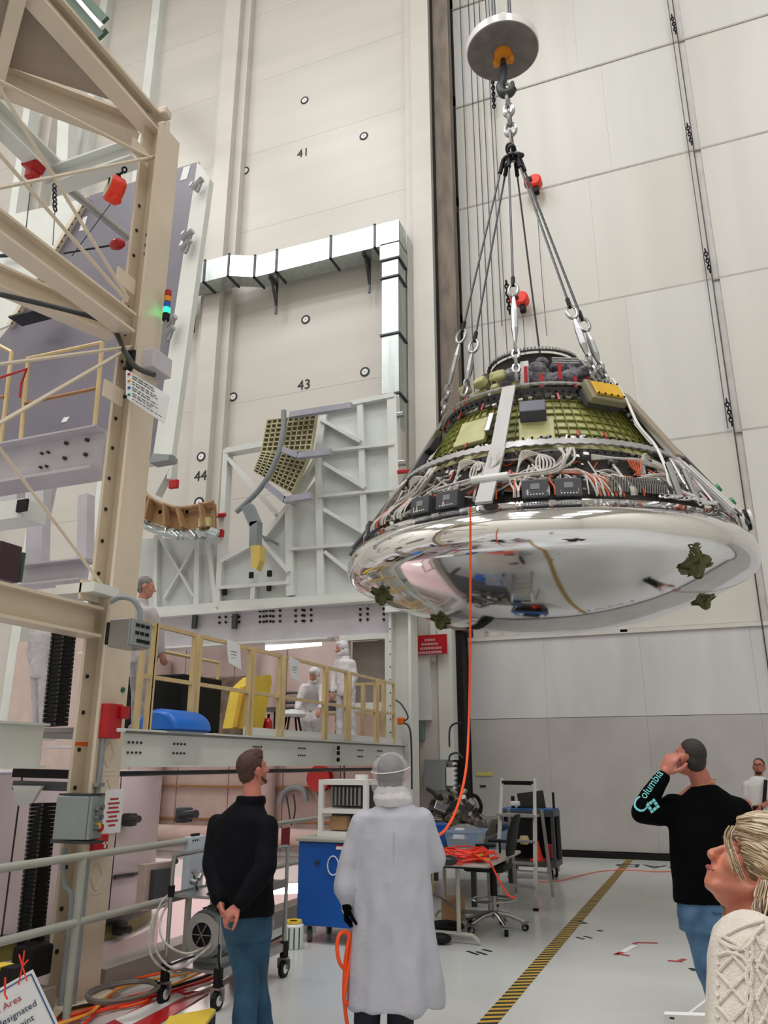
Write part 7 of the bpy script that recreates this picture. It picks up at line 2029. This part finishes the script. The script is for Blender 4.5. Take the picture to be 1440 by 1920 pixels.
# ---- workers on the platform
def worker(label, D, head, face, neck, shL, shR, elL, wrL, elR, wrR, pel, knL, knR, anL, anR, suit, hood=True, hair=None, trous=None, zf=2.0, k=1.0, leanv=0):
    Q = lambda p: J(p[0], p[1], D + (p[2] if len(p) > 2 else 0))
    hc = Q(head); hp, hm, HP = head_prims(hc, face, UP, k)
    nb, a, b, c, d, e, f, g, kl, kr, al, ar = [Q(x) for x in (neck, shL, shR, elL, wrL, elR, wrR, pel, knL, knR, anL, anR)]
    al.z = ar.z = zf + .08
    body = hp + [('cap', nb, hc - UP * .04, .055, .055), ('cap', nb - UP * .03, g, .05, .10), ('cap', a - UP * .01, b - UP * .01, .035, .035)] + limb((a, .045), (c, .038), (d, .03)) + limb((b, .045), (e, .038), (f, .03)) + limb((g, .09), (kl, .055), (al, .04)) + limb((g, .09), (kr, .055), (ar, .04))
    body += hand_prims(d, d - c, CAMF, 1, 1, (.3,) * 4) + hand_prims(f, f - e, CAMF, -1, 1, (.3,) * 4)
    t = person(label, (g.x, g.y, zf), body, .011, SKIN)
    tr = nb - g; rt = (b - a).normalized(); fw = UP.cross(rt).normalized()
    gm = [('loft', [(nb + UP * .06, rt * .07, fw * .07), (nb + tr * .0, rt * .09, fw * .08), (nb - tr * .08, rt * .19, fw * .11), (nb - tr * .3, rt * .20, fw * .13), (nb - tr * .7, rt * .18, fw * .13), (g, rt * .19, fw * .14), (g - UP * .08, rt * .18, fw * .13)])]
    gm += limb((a, .08), (c, .065), (d.lerp(c, .1), .05)) + limb((b, .08), (e, .065), (f.lerp(e, .1), .05))
    garment(t, 'suit_top' if hood else 'shirt', gm, suit, .012, 3, folds(.01, 8, 8))
    garment(t, 'suit_trousers' if hood else 'trousers', limb((g + rt * -.08, .11), (kl, .09), (V((al.x, al.y, zf + .1)), .075)) + limb((g + rt * .08, .11), (kr, .09), (V((ar.x, ar.y, zf + .1)), .075)), trous or suit, .012, 3, folds(.012, 9, 9))
    ff = V((V(face).x, V(face).y, 0))
    garment(t, 'shoe_covers', shoe(al, ff, 1, zf) + shoe(ar, ff, 1, zf), trous or suit, .012, 2)
    if hood:
        garment(t, 'hood', [('ell', HP(0, -.03, .035), (.098, .10, .10), hm), ('ell', HP(0, -.03, -.06), (.095, .09, .09), hm), ('ell', HP(0, .04, -.085), (.06, .055, .045), hm), ('ell', HP(0, .03, .085), (.075, .06, .04), hm)], suit, .01, 3)
    if hair: garment(t, 'hair', [('ell', HP(0, -.022, .04), (.08, .092, .088), hm), ('ell', HP(0, -.05, -.02), (.068, .05, .06), hm)], hair, .009, 2)
    return t
worker('tall worker in white hooded suit standing at the railing under the tube light', 13.4, (640, 1216), -CAMR * .95 - CAMF * .3 - UP * .2, (648, 1236), (658, 1245, -.1), (636, 1243, .15), (664, 1268, -.12), (656, 1296, -.15), (628, 1270, .2), (624, 1297, .1),
       (649, 1296), (656, 1340, -.05), (640, 1338, .1), (662, 1382, 0), (637, 1384, .1), SUIT)
worker('shorter worker in white hooded suit leaning forward left of the tall suited worker', 13.4, (589, 1266, -.2), -CAMF * .9 - CAMR * .35 - UP * .45, (586, 1283, -.12), (602, 1290, -.1), (571, 1290, -.1), (606, 1312, -.2), (600, 1328, -.3), (561, 1312, -.15), (558, 1330, -.25),
       (583, 1325, .1), (592, 1350, 0), (573, 1350, 0), (597, 1385, .1), (578, 1385, .1), SUIT)
t = worker('grey-haired man in pale grey long-sleeved shirt standing on the platform beside the column', 8.75, (274, 1101), CAMR * .9 + CAMF * .15 - UP * .12, (264, 1133), (252, 1148, .15), (282, 1150, -.12), (248, 1190, .1), (250, 1225, .1), (296, 1190, -.1), (303, 1222, -.05),
       (268, 1230), (262, 1290, .1), (270, 1290, -.05), (258, 1360, .1), (268, 1362, -.05), SUITG, False, HAIRG, mat('crinkled_grey_trousers', '#a9a6aa', .4, bump=.6, bscale=30))
worker('white-suited worker mostly hidden by the lowest tan beam, left of the cable chain', 12.0, (82, 1160), CAMR + CAMF * .2, (80, 1182), (62, 1192, .1), (98, 1192, -.1), (58, 1225, .1), (62, 1255, .1), (102, 1225, -.1), (100, 1255, -.1),
       (78, 1262), (72, 1308, .1), (84, 1308, -.05), (70, 1355, .1), (86, 1357, -.05), SUITG)

# ---- blonde woman in the cable-knit sweater, close at the right edge
D0 = 1.92
K = 1490 / D0
fdir = (-CAMR * .97 + CAMF * .2 + UP * .12).normalized(); 
hc = J(1413, 1636, D0)
th_ = rad(40)
fdir = (-CAMR * math.cos(th_) + UP * math.sin(th_) + CAMF * .10).normalized(); hup = CAMR * math.sin(th_) + UP * math.cos(th_)
hp, hm, HP = head_prims(hc, fdir, hup, .88, .90, .78)
nb = J(1436, 1716, D0)
shn = J(1412, 1790, D0 - .16); shf = J(1452, 1785, D0 + .18)
eln, wrn = J(1400, 1960, D0 - .22), J(1352, 2080, D0 - .1)
elf, wrf = J(1440, 1960, D0 + .26), J(1370, 2060, D0 + .25)
pel = J(1452, 2130, D0)
an1 = V((pel.x, pel.y, .08)) + CAMF * .08; an2 = V((pel.x, pel.y, .08)) - CAMF * .08
kn1 = pel.lerp(an1, .5); kn2 = pel.lerp(an2, .5)
body = hp + [('cap', nb, hc + CAMR * .025 - UP * .035, .055, .05), ('cap', nb - UP * .02, pel, .09, .11), ('cap', shn, shf, .05, .05), ('cap', nb, shn, .04, .045), ('cap', nb, shf, .04, .045)] + limb((shn, .045), (eln, .038), (wrn, .026)) + limb((shf, .045), (elf, .038), (wrf, .026)) + limb((pel, .09), (kn1, .055), (an1, .04)) + limb((pel, .09), (kn2, .055), (an2, .04))
body += hand_prims(wrn, wrn - eln, CAMF, 1, .92, (.3,) * 4) + hand_prims(wrf, wrf - elf, CAMF, -1, .92, (.3,) * 4)
pw = person('blonde woman in white cable-knit sweater looking up, close at the lower right', (pel.x, pel.y, 0), body, .0052, mat('warm_face_skin', '#c47a62', .45, var=.08, scale=18, sss=.1, bump=.06, bscale=120), smooth=3)
face_parts(pw, hm, HP, .9, HAIRB, mat('lip_rose', ''))
# sweater: shaped surface with raised cable ridges
def sw(px, py, a, b, dd=0): return (J(px, py, D0 + dd), CAMR * a, CAMF * b)
KN = mat('cream_cable_knit', '#dfd6cc', .85, var=.04, scale=30, bump=.45, bscale=200)
secs = [sw(1442, 1716, .062, .065), sw(1442, 1730, .085, .12), sw(1442, 1756, .10, .17), sw(1444, 1810, .115, .185), sw(1450, 1900, .125, .18), sw(1456, 2050, .135, .18), sw(1460, 2150, .14, .18)]
swp = [('loft', secs)] + limb((shn, .078), (eln, .066), (wrn.lerp(eln, .06), .048)) + limb((shf, .078), (elf, .066), (wrf.lerp(elf, .06), .048))
sweater = fuse(swp, .0075, 5, folds(.005, 7, 4))
so_ = sweater.build('sweater', KN, pw, smooth=True)
RX_, RY_ = 6, 22
# ridges laid on the near surface by shooting at the sweater
from mathutils.bvhtree import BVHTree
bvh = BVHTree.FromPolygons(sweater.v, sweater.f)
def onsw(px, py):
    h = bvh.ray_cast(EYE, ray(px, py).normalized())
    return (h[0] + h[1] * .002) if h[0] is not None else None
def ridge(pts, r, nm='cable_ridge', par=so_):
    out = []
    for p in smoothpath([V((a + RX_, b + RY_, 0)) for a, b in pts], 6):
        h = onsw(p.x, p.y)
        if h is not None: out.append(h)
        else:
            if len(out) > 2: MB().tube(out, r, 6).build(nm, KN, par, smooth=True)
            out = []
    if len(out) > 2: MB().tube(out, r, 6).build(nm, KN, par, smooth=True)
rd = .0034
# diamonds over the shoulder and upper arm, cables down the arm
for c0 in (0, 1):
    for k in range(5):
        y = 1740 + k * 62
        x = 1362 + (8 if c0 else 0) - k * 2
        ridge([(x - 18, y), (x + 8, y + 31), (x + 34, y + 62)] if c0 == 0 else [(x + 30, y - 3), (x + 2, y + 28), (x - 26, y + 60)], rd)
for c0 in (0, 1):
    for k in range(5):
        y = 1735 + k * 60
        ridge([(1440, y), (1425, y + 30), (1412, y + 60)] if c0 else [(1412, y), (1427, y + 30), (1441, y + 60)], rd)
for ph in (0, math.pi):
    ridge([(1400 + 5 * math.sin(q * .6 + ph) - q * .15, 1745 + q * 8) for q in range(27)], .0042)
ridge([(1345, 1742), (1360, 1752), (1385, 1758), (1400, 1748), (1410, 1730), (1425, 1715)], .005)
ridge([(1342, 1770), (1360, 1765), (1385, 1772), (1398, 1790)], .0045)
ridge([(1346, 1738), (1375, 1722), (1400, 1712), (1425, 1706)], .004)
ridge([(1352, 1735), (1378, 1750), (1402, 1768), (1420, 1790), (1440, 1805)], .0042)
for k in range(9):
    ridge([(1340 + k * .5 - k, 1760 + k * 20), (1343, 1768 + k * 20)], .003)
# neckline and hair
MB().tube([nb + UP * -.006 + (CAMR * math.cos(a) * .068 + CAMF * math.sin(a) * .08) for a in [2 * math.pi * k / 24 for k in range(24)]], .010, 8, closed=True).build('neckband', KN, pw, smooth=True)
HBL = mat('blonde_hair', '#bda27c', .42, var=.1, scale=30)
HBD = mat('dark_blonde_hair', '#7d6347', .48, var=.15, scale=30)
HBP = mat('pale_blonde_hair', '#dccdb4', .42, var=.05, scale=30)
hair_pr = [('ell', HP(0, -.03, .045), (.088, .099, .09), hm), ('ell', HP(0, .012, .085), (.075, .068, .058), hm), ('ell', HP(0, .052, .085), (.055, .038, .038), hm), ('ell', HP(0, -.075, -.02), (.085, .06, .08), hm), ('cap', HP(0, -.09, -.02), J(1475, 1735, D0 + .02), .07, .06)]
hair_mb = fuse(hair_pr, .007, 3, lambda c, n: .005 * noise.noise(V((c.x * 20, c.y * 20, c.z * 60))))
base = hair_mb.build('hair', HBD, pw, smooth=True)
hbvh = BVHTree.FromPolygons(hair_mb.v, hair_mb.f)
nearside = -CAMF
def lock(pts, r, m):
    n = len(pts)
    sp = smoothpath(pts, 3); k_ = len(sp)
    MB().tube(sp, [max(.0006, r * (math.sin(math.pi * (.12 + .82 * i / (k_ - 1))) ** .7)) for i in range(k_)], 5).build('hair_lock', m, base, smooth=True)
s_near = 1 if (hm @ V((1, 0, 0))).dot(nearside) > 0 else -1
rnd = random.Random(3)
def pl(P, t):
    t = max(0, min(.9999, t)) * (len(P) - 1); i = int(t); f = t - i
    return V(P[i]).lerp(V(P[i + 1]), f)
HS = [(1392, 1531, 0), (1374, 1536, 0), (1366, 1548, 0), (1372, 1562, 0), (1386, 1578, 0), (1394, 1596, 0), (1399, 1616, 0), (1408, 1634, 0)]
HE = [(1500, 1545, 0), (1500, 1562, 0), (1500, 1585, 0), (1500, 1610, 0), (1498, 1634, 0), (1496, 1656, 0), (1492, 1674, 0), (1486, 1690, 0)]
for k in range(620):
    t = rnd.random(); a = pl(HS, t + rnd.uniform(-.03, .03)); b = pl(HE, t + rnd.uniform(-.05, .05))
    a = a + V((rnd.uniform(-3, 22), rnd.uniform(-3, 3), 0))
    pts = []; lf = rnd.uniform(.002, .010); bow = rnd.uniform(3, 12) * (1 - .4 * t); last = None
    for q in range(9):
        f = q / 8; p = a.lerp(b, f); p.y -= bow * math.sin(f * math.pi) - 10 * f * f * (t - .2)
        h = hbvh.ray_cast(EYE, ray(p.x, p.y).normalized())
        if h[0] is not None:
            w_ = h[0] + h[1] * (lf * min(1, .3 + q * .5)); last = (h[0] - EYE).length
        elif last: w_ = EYE + ray(p.x, p.y).normalized() * last
        else: continue
        if pts and (w_ - pts[-1]).length > .06: break
        pts.append(w_)
    if len(pts) > 3: lock(pts, rnd.uniform(.0007, .0024), rnd.choice([HBL, HBL, HBP, HBD, HBP, HBD]))
for k in range(190):      # lower lengths falling behind the ear to the shoulder
    x_ = rnd.uniform(1418, 1490); d_ = rnd.uniform(.085, .12)
    a = J(x_ + 6, 1650, D0 - d_ + .02); b = J(x_ + rnd.uniform(-5, 3), 1678, D0 - d_); c = J(x_ + rnd.uniform(-10, 4), 1702, D0 - d_ - .02); d = J(x_ + rnd.uniform(-16, 6), 1724 + rnd.uniform(0, 22), D0 - d_ - .045)
    lock([a, b, c, d], rnd.uniform(.0009, .0024), rnd.choice([HBL, HBD, HBD, HBP]))
for k in range(18):      # loose strands over temple and cheek
    x0 = rnd.uniform(1362, 1380); e_ = rnd.uniform(-1.5, 2.6)
    q_ = [(x0 + 4, 1548), (x0 - 4, 1562), (x0 - 6 + e_ * 2, 1580), (x0 - 2 + e_ * 4, 1604), (x0 + 3 + e_ * 6, 1618 + 6 * e_), (x0 + 8 + e_ * 8, 1634 + 8 * e_)]
    lock([J(x_, y_, D0 - .062 - .004 * i_) for i_, (x_, y_) in enumerate(q_)], rnd.uniform(.0005, .0012), rnd.choice([HBL, HBP, HBD]))
for k in range(26):
    a = J(1362 + rnd.uniform(0, 26), 1672 + rnd.uniform(0, 12), D0 + .05); b = J(1358 + rnd.uniform(0, 25), 1695, D0 + .04); c = J(1350 + rnd.uniform(0, 32), 1722 + rnd.uniform(0, 12), D0 + .0)
    lock([a, b + CAMR * rnd.uniform(-.01, .01), c], rnd.uniform(.0008, .0018), rnd.choice([HBL, HBD, HBP]))

# every repeat of a kind carries a group phrase
import re as _re, collections as _co
_d = _co.defaultdict(list)
for o in bpy.data.objects:
    if o.parent is None and o.get('category') and not o.get('group') and o.get('kind') != 'structure': _d[_re.sub(r'[.][0-9]+$', '', o.name)].append(o)
for n_, os_ in _d.items():
    if len(os_) > 1 and n_ != 'person':
        for o in os_: o['group'] = n_.replace('_', ' ') + 's of the hall'
